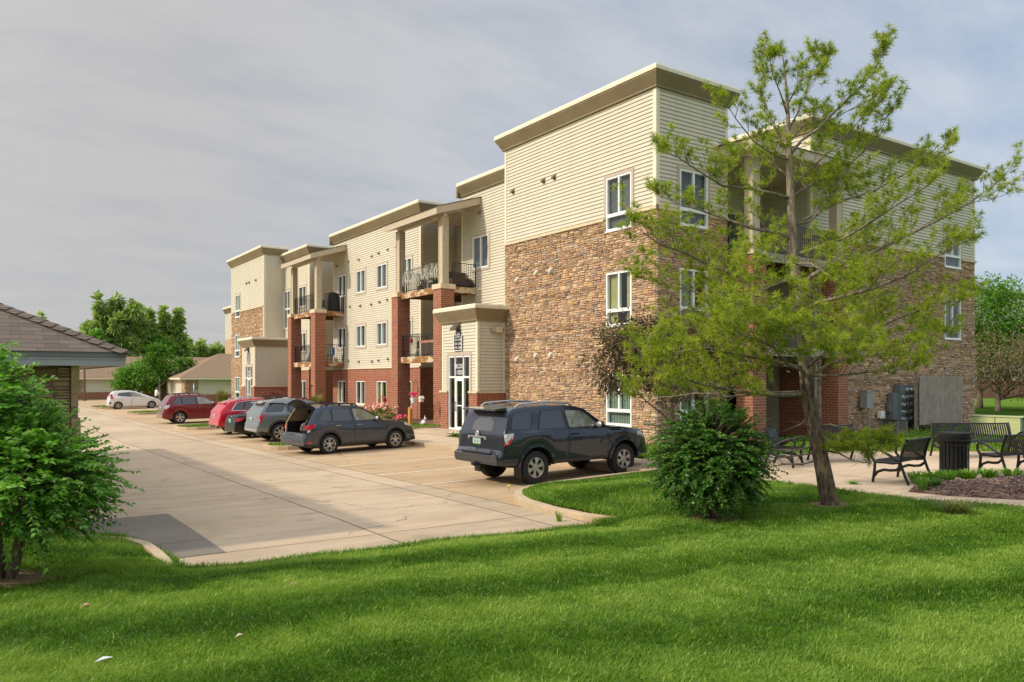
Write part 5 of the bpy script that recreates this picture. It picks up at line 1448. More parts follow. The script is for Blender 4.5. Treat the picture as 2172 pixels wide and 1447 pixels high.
def make_car(sp, label, cat, loc, yaw, slope=0.012, name='parked_car'):
    """local axes: x forward from the rear bumper, y left, z up; the root sits at the rear axle's middle"""
    B = Body(sp); sc = sp.get('scale', 1.0)
    car = empty(name, loc, yaw, label, cat, 'cars parked along the building', ry=-slope)
    car.scale = (sc, sc, sc)
    off = Vector((sp['xr'], 0, 0))
    pm = sp['paint']; parts = []
    def bl(mb, nm, mats, parent=car, **kw):
        mb.v = [(p[0]-off.x, p[1], p[2]) for p in mb.v]
        return mb.build(nm, mats, parent, local=True, **kw)
    # stations: everywhere the silhouette or the arches bend
    xs = set([i*0.06 for i in range(int(B.L/0.06)+1)] + [B.L])
    for (a, _) in B.top: xs |= {a, a+.004}
    for xw in (B.xr, B.xf):
        for k in range(25): xs.add(xw - B.Ra*math.cos(math.pi*k/24))
        xs |= {xw-B.Ra-.004, xw+B.Ra+.004}
    xs = sorted(x for x in xs if 0 <= x <= B.L)
    xs = [x for i, x in enumerate(xs) if i == 0 or x-xs[i-1] > 0.0025]
    mb = MB(); rings = [B.ring(x) for x in xs]; n = len(rings[0])
    hole = sp.get('hatch')
    for sg in (-1, 1):
        vs = [(x, sg*p[0], p[1]) for x, r in zip(xs, rings) for p in r]; fs = []; ms = []
        for i in range(len(xs)-1):
            xm = (xs[i]+xs[i+1])/2
            for k in range(n-1):
                if hole and hole[0] < xm < hole[1] and k >= 12: continue
                f = (i*n+k, (i+1)*n+k, (i+1)*n+k+1, i*n+k+1)
                zl = (rings[i][k][1]+rings[i][k+1][1])/2
                mt = 1 if k < 2 or zl < sp.get('clad', 0) else 0
                fs.append(f if sg > 0 else f[::-1]); ms.append(mt)
        b0 = len(mb.v); mb.v.extend(vs)
        for f, mt in zip(fs, ms): mb.f.append(tuple(q+b0 for q in f)); mb.m.append(mt); mb.t.append(.5)
        for e, r0 in ((0, 1), (len(xs)-1, 0)):   # end caps
            cap = [b0+e*n+k for k in range(n)]
            mb.f.append(tuple(cap)); mb.m.append(sp.get('capmat', 0)); mb.t.append(.5)
    bl(mb, 'body', [pm, M['plastic']], smooth=True, sharp=28)
    # dark inner sheet at the arches
    s = MB()
    for xw in (B.xr, B.xf):
        vs = []
        for k in range(15):
            a = math.pi*k/14; r_ = B.Ra-.02
            for q in (-.93, -.40, .40, .93): vs.append((xw+r_*math.cos(a), q*B.W/2, B.Rw+r_*math.sin(a)))
        s.add(vs, [(4*k+j, 4*k+4+j, 4*k+5+j, 4*k+1+j) for k in range(14) for j in (0,2)])
        s.cbox((xw, 0, B.Rw), (.12, B.W*.75, .12))
    s.box((0.35,-B.W*.42,interp(B.bot,.5)-.04),(B.L-.3,B.W*.40,interp(B.bot,2)+.04))
    bl(s, 'underbody', M['plastic'])
    # wheels
    for xw in (B.xr, B.xf):
        for sg in (-1, 1):
            w_ = make_wheel(car, xw-off.x, sg*(B.W/2-0.035-B.ww/2), B.Rw, B.Rr, B.ww, B.spokes, B.wstyle, B.rimmat, sg)
    # glass
    for sg in (-1, 1):
        for poly, mt in sp['wins']:
            s = MB(); patch_side(B, s, rounded([(a-.018*(1 if a < sum(p[0] for p in poly)/len(poly) else -1), b) for a, b in poly], .06), sg, .003); bl(s, 'window_surround', M['plastic'], smooth=True)
            s = MB(); c = Vector((sum(p[0] for p in poly)/len(poly), sum(p[1] for p in poly)/len(poly)))
            pin = [tuple(c+(Vector(p)-c)*Vector((1,1)).x*0.955) for p in poly]
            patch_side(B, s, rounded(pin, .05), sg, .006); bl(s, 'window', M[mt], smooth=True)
        for dpoly, hx in sp['doors']:
            s = MB(); patch_side(B, s, dpoly, sg, .0025); bl(s, 'door_gap', M['plastic'], smooth=True)
            c = Vector((sum(p[0] for p in dpoly)/len(dpoly), sum(p[1] for p in dpoly)/len(dpoly)))
            pin = [(p[0]+(0.011 if p[0] < c.x else -0.011), p[1]+(0.011 if p[1] < c.y else -0.004)) for p in dpoly]
            s = MB(); patch_side(B, s, pin, sg, .006); d = bl(s, 'door', pm, smooth=True)
            hz = B.belt-0.115; y_ = B.side(hx, hz)
            s = MB(); s.cbox((hx, sg*(y_+.035), hz), (.21,.022,.034)); s.cbox((hx-.085, sg*(y_+.015), hz), (.03,.04,.03)); s.cbox((hx+.085, sg*(y_+.015), hz), (.03,.04,.03))
            bl(s, 'handle', sp.get('handlemat', pm), d)
        # arch trims
        for xw in (B.xr, B.xf):
            s = MB(); vs = []; ns = 28; wt = sp.get('archw', .05)
            a0 = math.asin(max(-1, min(1, (interp(B.bot, xw)-B.Rw)/B.Ra)))
            for k in range(ns+1):
                a = lerp(a0-.05, math.pi-a0+.05, k/ns)
                x_, z_ = xw+B.Ra*math.cos(a), B.Rw+B.Ra*math.sin(a); x2, z2 = xw+(B.Ra+wt)*math.cos(a), B.Rw+(B.Ra+wt)*math.sin(a)
                y1 = B.side(min(max(x2,0.02),B.L-.02), z2+.01)
                vs += [(x_, sg*(y1-.06), z_), (x_, sg*(y1+sp.get('flare',.012)), z_), (x2, sg*(y1+sp.get('flare',.012)*.9), z2), (x2, sg*(y1-.015), z2)]
            s.add(vs, [(4*k+j, 4*k+j+1, 4*k+5+j, 4*k+4+j) for k in range(ns) for j in range(3)])
            bl(s, 'wheel_arch', sp.get('archmat', M['plastic']), smooth=True, sharp=35)
        # mirror
        mx, mz = sp['mirror']; y_ = B.side(mx, mz)
        s = MB(); s.ball((mx, sg*(y_+.13), mz+.06), (.07,.11,.085), 12, 8); s.cbox((mx, sg*(y_+.03), mz-.005), (.06,.1,.04))
        bl(s, 'wing_mirror', sp.get('mirrormat', pm), smooth=True)
        s = MB(); s.ball((mx-.05, sg*(y_+.13), mz+.06), (.03,.095,.07), 12, 8); bl(s, 'mirror_glass', M['silverplastic'], smooth=True)
        # lamps
        for poly, mt in sp['side_lamps']:
            s = MB(); patch_side(B, s, rounded(poly, .03), sg, .010); bl(s, 'tail_light' if poly[0][0] < 1 else 'headlight', M[mt], smooth=True)
        for (ya, yb, za, zb_, mt) in sp['rear_lamps']:
            s = MB(); patch_rear(B, s, sg*ya, sg*yb, za, zb_, .014); bl(s, 'tail_light', M[mt], smooth=True)
        if sp.get('rails'):
            x0, x1, mt = sp['rails']; y_ = B.ring((x0+x1)/2)[-3][0]-.03
            s = MB(); zr = lambda x: B.zt(x)
            s.tube([(x0,sg*y_,zr(x0)-.01),(x0+.12,sg*y_,zr(x0+.12)+.055),(lerp(x0,x1,.5),sg*y_,zr(lerp(x0,x1,.5))+.065),(x1-.15,sg*y_,zr(x1-.15)+.055),(x1,sg*y_,zr(x1)-.01)], .022, 8)
            for q in (.16,.5,.84): s.cbox((lerp(x0,x1,q),sg*y_,zr(lerp(x0,x1,q))+.03),(.09,.035,.07))
            bl(s, 'roof_rail', M[mt], smooth=True, sharp=40)
    s = MB()
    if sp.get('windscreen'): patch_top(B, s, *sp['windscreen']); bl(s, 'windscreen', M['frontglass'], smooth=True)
    if sp.get('rearglass'):
        s = MB(); z0, z1, y_, ins = sp['rearglass']; patch_rear(B, s, -y_, y_, z0, z1, .010, inset=ins); bl(s, 'rear_window', M['rearglass'], smooth=True)
    if sp.get('plate'):
        y_, z_ = sp['plate']; x_ = B.rear(z_)
        s = MB(); s.box((x_-.022,y_-.152,z_-.076),(x_-.008,y_+.152,z_+.076)); s.box((x_-.024,y_-.152,z_-.076),(x_-.0215,y_+.152,z_-.05),1); pl = bl(s, 'licence_plate', [M['plate'], M['lily']])
        s = MB(); rr = random.Random(len(label))
        for k in range(6): s.box((x_-.025,y_+.115-k*.042,z_-.035),(x_-.022,y_+.092-k*.042+rr.uniform(-.004,.006),z_+.035))
        bl(s, 'plate_marking', M['utility'], pl)
    return car, B, bl
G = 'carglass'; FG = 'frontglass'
def root_from(px_x, px_y, W, ww=0.24, yaw=0.0, sc=1.0):
    """rear-right wheel's outer face at (x,y) -> root at the rear axle's middle"""
    d = (W/2-0.04)*sc
    return (px_x - d*math.sin(yaw)*1.0, px_y + d*math.cos(yaw))
# ---- dark grey off-road SUV in the foreground
P1 = paint('graphite_paint', (0.034, 0.042, 0.058), 0.5, 0.25)
suv = dict(L=4.80, W=1.92, xr=1.05, xf=3.84, Rw=.385, Rr=.235, ww=.26, Ra=.475, scale=.975, belt=1.215, tumb=.24, crown=.03, cowl=3.2, rlen=.34, rtap=.10, flen=.85, ftap=.20,
 top=[(0,.62),(.015,.755),(.07,.79),(.11,.82),(.135,1.0),(.165,1.20),(.33,1.62),(.40,1.70),(.52,1.755),(.9,1.785),(1.4,1.80),(2.0,1.785),(2.4,1.74),(2.62,1.68),(3.25,1.26),(3.36,1.225),(3.9,1.185),(4.35,1.12),(4.6,1.03),(4.70,.9),(4.77,.68),(4.80,.52)],
 bot=[(0,.50),(.5,.46),(1.5,.44),(3.3,.44),(4.5,.44),(4.8,.46)], paint=P1, spokes=6, wstyle='wide', rimmat=M['rim'],
 wins=[([(.33,1.275),(.475,1.655),(1.03,1.675),(.89,1.25)],G),([(1.11,1.245),(1.27,1.67),(1.90,1.67),(1.95,1.245)],G),([(2.03,1.245),(1.98,1.665),(2.46,1.64),(2.62,1.565),(3.03,1.25)],FG)],
 doors=[([(1.18,.98),(1.55,.52),(1.98,.52),(2.0,1.20),(1.12,1.20)],1.32),([(2.01,.52),(3.24,.52),(3.28,.9),(3.2,1.20),(2.02,1.20)],2.20)],
 mirror=(2.93,1.235), handlemat=P1, archmat=P1, archw=.075, flare=.03, mirrormat=M['plastic'],
 side_lamps=[([(.165,.98),(.15,1.19),(.40,1.20),(.36,1.10),(.22,.95)],'clearlamp'),([(.14,.93),(.15,1.0),(.24,1.03),(.37,1.15),(.40,1.12),(.27,.95)],'redlamp'),([(4.25,.98),(4.3,1.07),(4.5,1.03),(4.6,.93)],'clearlamp')],
 rear_lamps=[(.66,.86,1.00,1.185,'clearlamp'),(.65,.86,.93,1.0,'redlamp')], rails=(.62,2.35,'silverplastic'), windscreen=(2.66,3.24,.90), rearglass=(1.235,1.63,.76,.94), plate=(.12,.985))
yw = R(2.0); rx, ry = root_from(10.36, 14.06, 1.92, yaw=yw, sc=.975)
c1, B1, bl1 = make_car(suv, 'dark graphite off road SUV with silver roof rails nearest the grass kerb', 'car', (rx, ry, g(rx, ry)+.005), yw)
s = MB(); s.prism([(.42,1.765),(.10,1.735),(.09,1.70),(.40,1.70)], 'Y', -.66, .66); bl1(s, 'roof_spoiler', P1)
s = MB(); s.box((-.012,-.60,.735),(.08,.60,.765)); bl1(s, 'bumper_step', M['plastic']); s = MB(); s.prism([(-.02,.55),(-.03,.70),(.02,.735),(.02,.55)], 'Y', -.86, .86); bl1(s, 'bumper_bar', P1)
s = MB(); s.box((-.05,-.05,.43),(.12,.05,.53)); s.box((-.11,-.035,.455),(-.05,.035,.505)); bl1(s, 'tow_hitch', M['plastic'])
s = MB(); x_ = B1.rear(1.10)-.02; s.box((x_-.02,-.20,1.075),(x_+.02,.44,1.10)); s.box((x_-.015,-.24,1.03),(x_+.02,-.19,1.10)); s.box((x_-.015,.43,1.03),(x_+.02,.48,1.10)); bl1(s, 'tailgate_garnish', M['silverplastic'])
s = MB(); s.lathe([(.055,-.02),(.065,-.03),(.075,-.02)], (x_+.02,.12,1.155), 20, 'X'); s.lathe([(.025,-.02),(.035,-.03),(.045,-.02)], (x_+.02,.12,1.165), 16, 'X'); bl1(s, 'emblem', M['chrome'])
tx = text_mesh('lettering', '4RUNNER', .062, M['chrome'], c1, (x_-.022-1.05, .12, 1.056), (0,-1,0), (0,0,1), .006, off_world=False)
tx = text_mesh('lettering', 'SR5', .055, M['chrome'], c1, (1.06-1.05, -(B1.side(1.06,1.255)+.006), 1.262), (1,0,0), (0,0,1), .006, off_world=False)
for sg in (-1, 1):
    s = MB(); s.cbox((.60, sg*.80, .33), (.025,.25,.30)); bl1(s, 'mud_flap', M['plastic'])

# ---- blue-grey crossover with its tailgate up
P2 = paint('slate_paint', (0.050, 0.060, 0.085), 0.5, 0.25)
cro = dict(L=4.60, W=1.80, xr=.95, xf=3.62, Rw=.345, Rr=.225, ww=.225, Ra=.405, belt=1.085, tumb=.30, crown=.03, cowl=3.05, rlen=.5, rtap=.075, flen=.85, ftap=.24,
 top=[(0,.50),(.015,.66),(.08,.70),(.10,.90),(.14,1.06),(.44,1.50),(.52,1.575),(.66,1.615),(1.2,1.655),(1.7,1.655),(2.1,1.62),(2.36,1.55),(3.02,1.13),(3.12,1.09),(3.7,1.03),(4.1,.95),(4.36,.84),(4.5,.68),(4.57,.5),(4.60,.36)],
 bot=[(0,.34),(.5,.28),(1.4,.27),(3.2,.27),(4.2,.26),(4.6,.28)], paint=P2, spokes=5, wstyle='split', rimmat=M['rim'], clad=.40, scale=.965,
 wins=[([(.50,1.17),(.80,1.50),(1.02,1.525),(1.02,1.115)],G),([(1.08,1.11),(1.09,1.525),(1.78,1.535),(1.86,1.10)],G),([(1.93,1.10),(1.87,1.53),(2.24,1.50),(2.42,1.43),(2.93,1.11)],FG)],
 doors=[([(1.12,.78),(1.40,.38),(1.88,.38),(1.9,1.08),(1.07,1.08)],1.22),([(1.91,.38),(2.98,.38),(3.03,.7),(2.97,1.08),(1.92,1.08)],2.06)],
 mirror=(2.78,1.10), archw=.055, flare=.014, handlemat=M['chrome'], mirrormat=M['plastic'],
 side_lamps=[([(.12,.86),(.13,1.02),(.44,1.06),(.38,.96),(.24,.88)],'redlamp'),([(.11,.78),(.12,.86),(.24,.88),(.2,.80)],'clearlamp'),([(3.98,.86),(4.0,.97),(4.3,.86),(4.38,.78)],'clearlamp'),([(.10,.40),(.10,.47),(.26,.47),(.26,.40)],'redlamp')],
 rear_lamps=[(.62,.80,.86,1.02,'redlamp')], rails=(.75,2.2,'plastic'), windscreen=(2.42,3.0,.90), hatch=(.085,.50), archmat=M['plastic'])
yw = R(8.0); rx, ry = root_from(9.67, 24.5, 1.80, yaw=yw, sc=.965)
c2, B2, bl2 = make_car(cro, 'slate grey crossover with its tailgate raised beside the first grass island', 'car', (rx, ry, g(rx, ry)-.01), yw)
s = MB()   # load bay: floor, seat backs, side trims, roof lining
s.box((.10,-.62,.66),(1.0,.62,.70)); bl2(s, 'load_floor', M['plastic'])
s = MB(); s.box((.98,-.62,.66),(1.03,.62,1.25)); s.add([(.12,-.64,.7),(1.0,-.64,.7),(1.0,-.64,1.1),(.16,-.64,1.1)], [(0,1,2,3)]); s.add([(.12,.64,.7),(1.0,.64,.7),(1.0,.64,1.1),(.16,.64,1.1)], [(0,1,2,3)]); bl2(s, 'seat_back', M['cover'])
s = MB(); s.add([(.16,.66,1.1),(.46,.60,1.52),(.9,.60,1.55),(1.0,.66,1.1)], [(0,1,2,3)]); s.add([(.16,-.66,1.1),(.46,-.60,1.52),(.9,-.60,1.55),(1.0,-.66,1.1)], [(0,1,2,3)]); s.add([(.5,-.6,1.56),(1.3,-.6,1.58),(1.3,.6,1.58),(.5,.6,1.56)], [(0,1,2,3)])
s.tube([(.11,.64,.72),(.15,.66,1.06),(.30,.64,1.30),(.47,.60,1.54)], .035, 6); bl2(s, 'bay_trim', M['tan'], smooth=True, sharp=40)
s = MB(); s.tube([(.11,-.66,.72),(.15,-.68,1.06),(.30,-.66,1.30),(.47,-.62,1.54)], .03, 6); s.tube([(.47,-.62,1.55),(.47,.62,1.55)], .03, 6); bl2(s, 'tailgate_seal', M['plastic'])
# tailgate: hinged at the roof's rear edge, glass half then lower half
th = [(.52,1.60),(.30,1.72),(.02,1.865),(-.12,1.905),(-.30,1.88),(-.46,1.80),(-.50,1.745)]
s = MB(); vs = []
for (x_, z_) in th[:3]:
    for y_ in (-.62,-.3,.3,.62): vs.append((x_, y_, z_+ (0.02 if abs(y_) < .4 else 0)))
s.add(vs, [(i*4+j, i*4+j+1, i*4+5+j, i*4+4+j) for i in range(2) for j in range(3)])
s.add([(p[0]+.02,p[1],p[2]-.05) for p in vs], [(i*4+j, i*4+j+1, i*4+5+j, i*4+4+j) for i in range(2) for j in range(3)]); 
tgt = empty_part('tailgate', c2); bl2(s, 'rear_window', M['rearglass'], tgt, smooth=True)
s = MB(); vs = []
for (x_, z_) in th[2:]:
    for y_ in (-.68,-.4,.4,.68): vs.append((x_, y_, z_+(0.03 if abs(y_) < .5 else 0)))
s.add(vs, [(i*4+j, i*4+j+1, i*4+5+j, i*4+4+j) for i in range(4) for j in range(3)]); bl2(s, 'outer_skin', P2, tgt, smooth=True)
s = MB(); vs = []
for (x_, z_) in th:
    for y_ in (-.67,-.3,.3,.67): vs.append((x_+.05, y_, z_-.10 if x_ > -.45 else z_-.02))
s.add(vs, [(i*4+j, i*4+j+1, i*4+5+j, i*4+4+j) for i in range(6) for j in range(3)])
for y_ in (-.67,.67):
    s.add([(a, y_, b) for a, b in th] + [(a+.05, y_, b-.10) for a, b in th], [(i, i+1, i+8, i+7) for i in range(6)])
bl2(s, 'inner_trim', M['plastic'], tgt)
for sg in (-1, 1):
    s = MB(); s.box((-.02,sg*.42,1.875),(.10,sg*.69,1.895)); bl2(s, 'tail_light', M['redlamp'], tgt)
s = MB(); s.box((-.22,-.12,1.93),(-.10,.18,1.94)); bl2(s, 'licence_plate', M['signwhite'], tgt)
for sg in (-1, 1):
    s = MB(); s.tube([(.40,sg*.60,1.30),(-.02,sg*.58,1.76)], .012, 6); bl2(s, 'gas_strut', M['plastic'])
bag = empty('cargo_bag', tuple(c2.location + Vector((-.45,-.15,.70))), 0, 'rumpled grey bag in the open boot of the slate crossover', 'bag')
s = MB()
for k in range(9): s.ball((bag.location.x+rnd.uniform(-.15,.15), bag.location.y+rnd.uniform(-.28,.28), bag.location.z+.08+rnd.uniform(0,.16)), (rnd.uniform(.08,.15),rnd.uniform(.08,.16),rnd.uniform(.07,.12)), 8, 6)
M['bag'] = simple('bag_fabric', (0.16,0.14,0.14), .8, var=.7, scale=14); s.build('bag_body', M['bag'], bag, smooth=True)

# ---- sage grey SUV
P3 = paint('sage_grey_paint', (0.165, 0.19, 0.195), 0.4, 0.32)
eq = dict(L=4.65, W=1.86, xr=.93, xf=3.66, Rw=.375, Rr=.255, ww=.235, Ra=.44, belt=1.16, tumb=.27, crown=.03, cowl=3.1, rlen=.5, rtap=.075, flen=.85, ftap=.22,
 top=[(0,.60),(.02,.74),(.06,.78),(.10,1.12),(.36,1.50),(.30,1.5),(.42,1.56),(.62,1.63),(1.1,1.69),(1.6,1.69),(2.1,1.65),(2.4,1.57),(3.05,1.20),(3.2,1.16),(3.8,1.12),(4.25,1.04),(4.48,.92),(4.58,.7),(4.65,.45)],
 bot=[(0,.42),(.5,.34),(1.4,.30),(3.3,.30),(4.65,.32)], paint=P3, spokes=7, wstyle='thin', rimmat=M['rim'], clad=.44,
 wins=[([(.34,1.22),(.55,1.50),(1.15,1.58),(.98,1.20)],G),([(1.22,1.19),(1.30,1.575),(1.86,1.585),(1.92,1.18)],G),([(1.98,1.18),(1.93,1.58),(2.3,1.53),(2.45,1.47),(2.95,1.19)],FG)],
 doors=[([(1.18,.9),(1.42,.47),(1.95,.47),(1.96,1.15),(1.14,1.15)],1.30),([(1.98,.47),(3.0,.47),(3.06,.75),(3.0,1.15),(1.98,1.15)],2.12)],
 mirror=(2.80,1.17), archw=.08, flare=.02, handlemat=M['chrome'], archmat=M['plastic'],
 side_lamps=[([(.085,.96),(.09,1.07),(.36,1.12),(.40,1.10),(.2,.98)],'redlamp'),([(.08,.80),(.08,.98),(.20,.98),(.16,.80)],'redlamp')],
 rear_lamps=[(.5,.84,.985,1.06,'redlamp'),(.70,.85,.82,.985,'redlamp')], rails=(.7,2.2,'plastic'), windscreen=(2.44,3.03,.90), rearglass=(1.16,1.46,.70,.86), plate=(.12,.90))
eq['top'] = sorted(set(eq['top']) - {(.30,1.5)})
rx, ry = root_from(10.18, 31.0, 1.86)
c3, B3, bl3 = make_car(eq, 'sage grey SUV with black wheel arches behind the first grass island', 'car', (rx, ry, g(rx, ry)), 0)
s = MB(); s.prism([(.50,1.605),(.20,1.565),(.20,1.535),(.48,1.55)], 'Y', -.62, .62); bl3(s, 'roof_spoiler', P3)
s = MB(); s.box((-.012,-.78,.46),(.05,.78,.53)); bl3(s, 'skid_plate', M['silverplastic'])
s = MB(); s.prism([(.9,1.70),(1.0,1.76),(1.12,1.70)], 'Y', -.03, .03); bl3(s, 'antenna_fin', P3)
# ---- black saloon
P4 = paint('black_paint', (0.004, 0.004, 0.005), 0.0, 0.6); P4.node_tree.nodes['Principled BSDF'].inputs['Coat Weight'].default_value = 0.45
sed = dict(L=4.62, W=1.78, xr=1.05, xf=3.80, Rw=.325, Rr=.215, ww=.225, Ra=.375, belt=.93, tumb=.42, crown=.025, cowl=3.2, rlen=.6, rtap=.09, flen=.9, ftap=.24,
 top=[(0,.50),(.02,.66),(.06,.80),(.12,.95),(.22,.985),(.62,1.01),(1.30,1.33),(1.55,1.41),(1.9,1.44),(2.3,1.43),(2.6,1.37),(3.22,.99),(3.35,.95),(3.9,.88),(4.3,.78),(4.5,.66),(4.62,.42)],
 bot=[(0,.30),(.5,.22),(3.3,.2),(4.62,.22)], paint=P4, spokes=5, wstyle='split', rimmat=M['rim'],
 wins=[([(.98,.985),(1.28,1.22),(1.62,1.34),(2.02,1.36),(2.06,.965)],G),([(2.12,.965),(2.08,1.36),(2.40,1.33),(2.6,1.27),(3.05,.97)],FG)],
 doors=[([(1.30,.7),(1.45,.3),(2.07,.3),(2.09,.925),(1.1,.925)],1.32),([(2.1,.3),(3.15,.3),(3.2,.6),(3.1,.925),(2.1,.925)],2.25)],
 mirror=(2.9,.97), archw=.03, flare=.006, archmat=P4,
 side_lamps=[([(.07,.72),(.08,.88),(.42,.90),(.30,.78)],'redlamp')], rear_lamps=[(.50,.80,.72,.88,'redlamp')], windscreen=(2.62,3.2,.88), plate=(.0,.74))
rx, ry = root_from(10.25, 34.0, 1.78)
c4, B4, bl4 = make_car(sed, 'black saloon with red tail lamps between the sage SUV and the red SUV', 'car', (rx, ry, g(rx, ry)), 0)
s = MB(); patch_top(B4, s, .70, 1.30, .86); bl4(s, 'rear_window', M['rearglass'], smooth=True)
s = MB(); s.tube([(-.02,-.55,.28),(.2,-.55,.28)], .045, 10); s.tube([(-.02,.55,.28),(.2,.55,.28)], .045, 10); bl4(s, 'exhaust', M['chrome'])
s = MB(); s.lathe([(.035,-.01),(.042,-.018),(.05,-.01)], (B4.rear(.93)-.0,0,.915), 16, 'X'); bl4(s, 'emblem', M['chrome'])
# ---- bright red SUV
P5 = paint('bright_red_paint', (0.52, 0.005, 0.018), 0.05, 0.3)
aud = dict(eq); aud.update(W=1.88, L=4.68, paint=P5, archmat=P5, archw=.03, flare=.008, clad=.34, handlemat=P5, rimmat=M['rim'], belt=1.10,
 top=[(0,.56),(.03,.74),(.08,.90),(.12,1.10),(.42,1.43),(.55,1.52),(.8,1.58),(1.3,1.635),(1.8,1.635),(2.2,1.59),(2.5,1.51),(3.1,1.14),(3.25,1.09),(3.8,1.03),(4.25,.95),(4.5,.82),(4.6,.6),(4.68,.4)],
 wins=[([(.62,1.15),(.86,1.44),(1.22,1.50),(1.10,1.13)],G),([(1.16,1.12),(1.26,1.505),(1.84,1.52),(1.90,1.12)],G),([(1.96,1.12),(1.90,1.52),(2.3,1.48),(2.48,1.40),(2.95,1.13)],FG)],
 side_lamps=[([(.10,.93),(.11,1.03),(.40,1.06),(.36,.98)],'redlamp')], rear_lamps=[(.46,.84,.94,1.03,'redlamp')], rearglass=(1.12,1.40,.68,.84), plate=(.0,.86), windscreen=(2.5,3.08,.9), rails=(.85,2.2,'silverplastic'))
rx, ry = root_from(10.2, 36.95, 1.88)
c5, B5, bl5 = make_car(aud, 'bright red SUV with sloping rear window parked beside the black saloon', 'car', (rx, ry, g(rx, ry)), 0)
s = MB(); s.prism([(.62,1.52),(.34,1.46),(.34,1.435),(.60,1.47)], 'Y', -.60, .60); bl5(s, 'roof_spoiler', P5)
s = MB(); s.box((-.012,-.70,.34),(.08,.70,.44)); bl5(s, 'rear_valance', M['plastic']); s = MB()
for sg in (-1, 1): s.tube([(-.03,sg*.55,.37),(.1,sg*.55,.37)], .05, 10)
bl5(s, 'exhaust', M['chrome'])
for sg in (-1, 1):
    s = MB(); pts = [(.60,1.13),(.86,1.475),(1.3,1.535),(1.85,1.55),(2.3,1.51)]
    s.tube([(x_, sg*(B5.side(x_,z_)+.008), z_) for x_, z_ in pts], .012, 5); s.tube([(x_, sg*(B5.side(x_,1.115)+.008), 1.115) for x_ in (.62,1.2,1.9,2.9)], .012, 5); bl5(s, 'window_moulding', M['chrome'])
# ---- dark red older crossover
P6 = paint('dark_red_paint', (0.17, 0.010, 0.015), 0.2, 0.3)
fo = dict(cro); fo.pop('hatch'); fo.update(paint=P6, clad=.30, scale=1.0, wstyle='wide', spokes=5, archmat=P6, archw=.03, flare=.006, mirrormat=P6,
 top=[(0,.50),(.015,.66),(.08,.70),(.10,.90),(.14,1.06),(.44,1.52),(.50,1.60),(.66,1.635),(1.2,1.665),(1.7,1.665),(2.1,1.64),(2.42,1.56),(3.05,1.13),(3.15,1.09),(3.7,1.03),(4.1,.95),(4.36,.84),(4.5,.68),(4.57,.5),(4.60,.36)],
 rearglass=(1.09,1.50,.66,.85), side_lamps=[([(.12,.86),(.13,1.06),(.40,1.10),(.40,1.0),(.24,.86)],'clearlamp'),([(.11,.78),(.12,.88),(.30,.90),(.24,.78)],'redlamp'),([(3.98,.86),(4.0,.97),(4.3,.86),(4.38,.78)],'clearlamp')],
 rear_lamps=[(.58,.80,.86,1.06,'clearlamp'),(.58,.80,.78,.86,'redlamp')], plate=(0,.88), rails=(.7,2.3,'plastic'))
rx, ry = root_from(9.9, 47.9, 1.80)
c6, B6, bl6 = make_car(fo, 'dark red older crossover with black roof rails beyond the second grass island', 'car', (rx, ry, g(rx, ry)), 0)
# ---- white hatchback
P7 = paint('pearl_white_paint', (0.72, 0.70, 0.69), 0.0, 0.35)
fit = dict(L=4.06, W=1.70, xr=.70, xf=3.23, Rw=.305, Rr=.205, ww=.19, Ra=.345, belt=.98, tumb=.30, crown=.025, cowl=3.15, rlen=.5, rtap=.085, flen=.8, ftap=.26,
 top=[(0,.42),(.02,.62),(.06,.78),(.12,1.0),(.34,1.38),(.46,1.455),(.8,1.50),(1.3,1.52),(1.7,1.50),(2.1,1.42),(3.0,1.05),(3.2,.98),(3.55,.86),(3.85,.70),(3.98,.55),(4.06,.36)],
 bot=[(0,.27),(.5,.2),(2.6,.19),(4.06,.22)], paint=P7, spokes=5, wstyle='split', rimmat=M['rim'],
 wins=[([(.66,1.10),(.80,1.33),(1.62,1.40),(1.66,1.0)],G),([(1.72,1.0),(1.68,1.40),(2.02,1.34),(2.55,1.10),(2.72,1.0)],FG)],
 doors=[([(.98,.7),(1.1,.28),(1.67,.28),(1.68,.975),(.86,.975)],.95),([(1.7,.28),(2.78,.28),(2.86,.6),(2.8,.96),(1.7,.975)],1.84)],
 mirror=(2.5,1.0), archw=.02, flare=.004, archmat=P7, handlemat=P7,
 side_lamps=[([(.13,.85),(.14,1.2),(.28,1.26),(.33,.98),(.42,.92),(.3,.85)],'redlamp'),([(3.35,.78),(3.4,.86),(3.75,.72),(3.8,.64)],'clearlamp'),([(.05,.45),(.05,.6),(.2,.6),(.16,.45)],'plastic')],
 rear_lamps=[(.56,.76,.85,1.22,'redlamp')], windscreen=(2.1,3.0,.88), rearglass=(1.0,1.33,.62,.88))
rx, ry = root_from(9.9, 70.9, 1.70)
c7, B7, bl7 = make_car(fit, 'pearl white hatchback farthest along the drive near the young trees', 'car', (rx, ry, g(rx, ry)), 0)
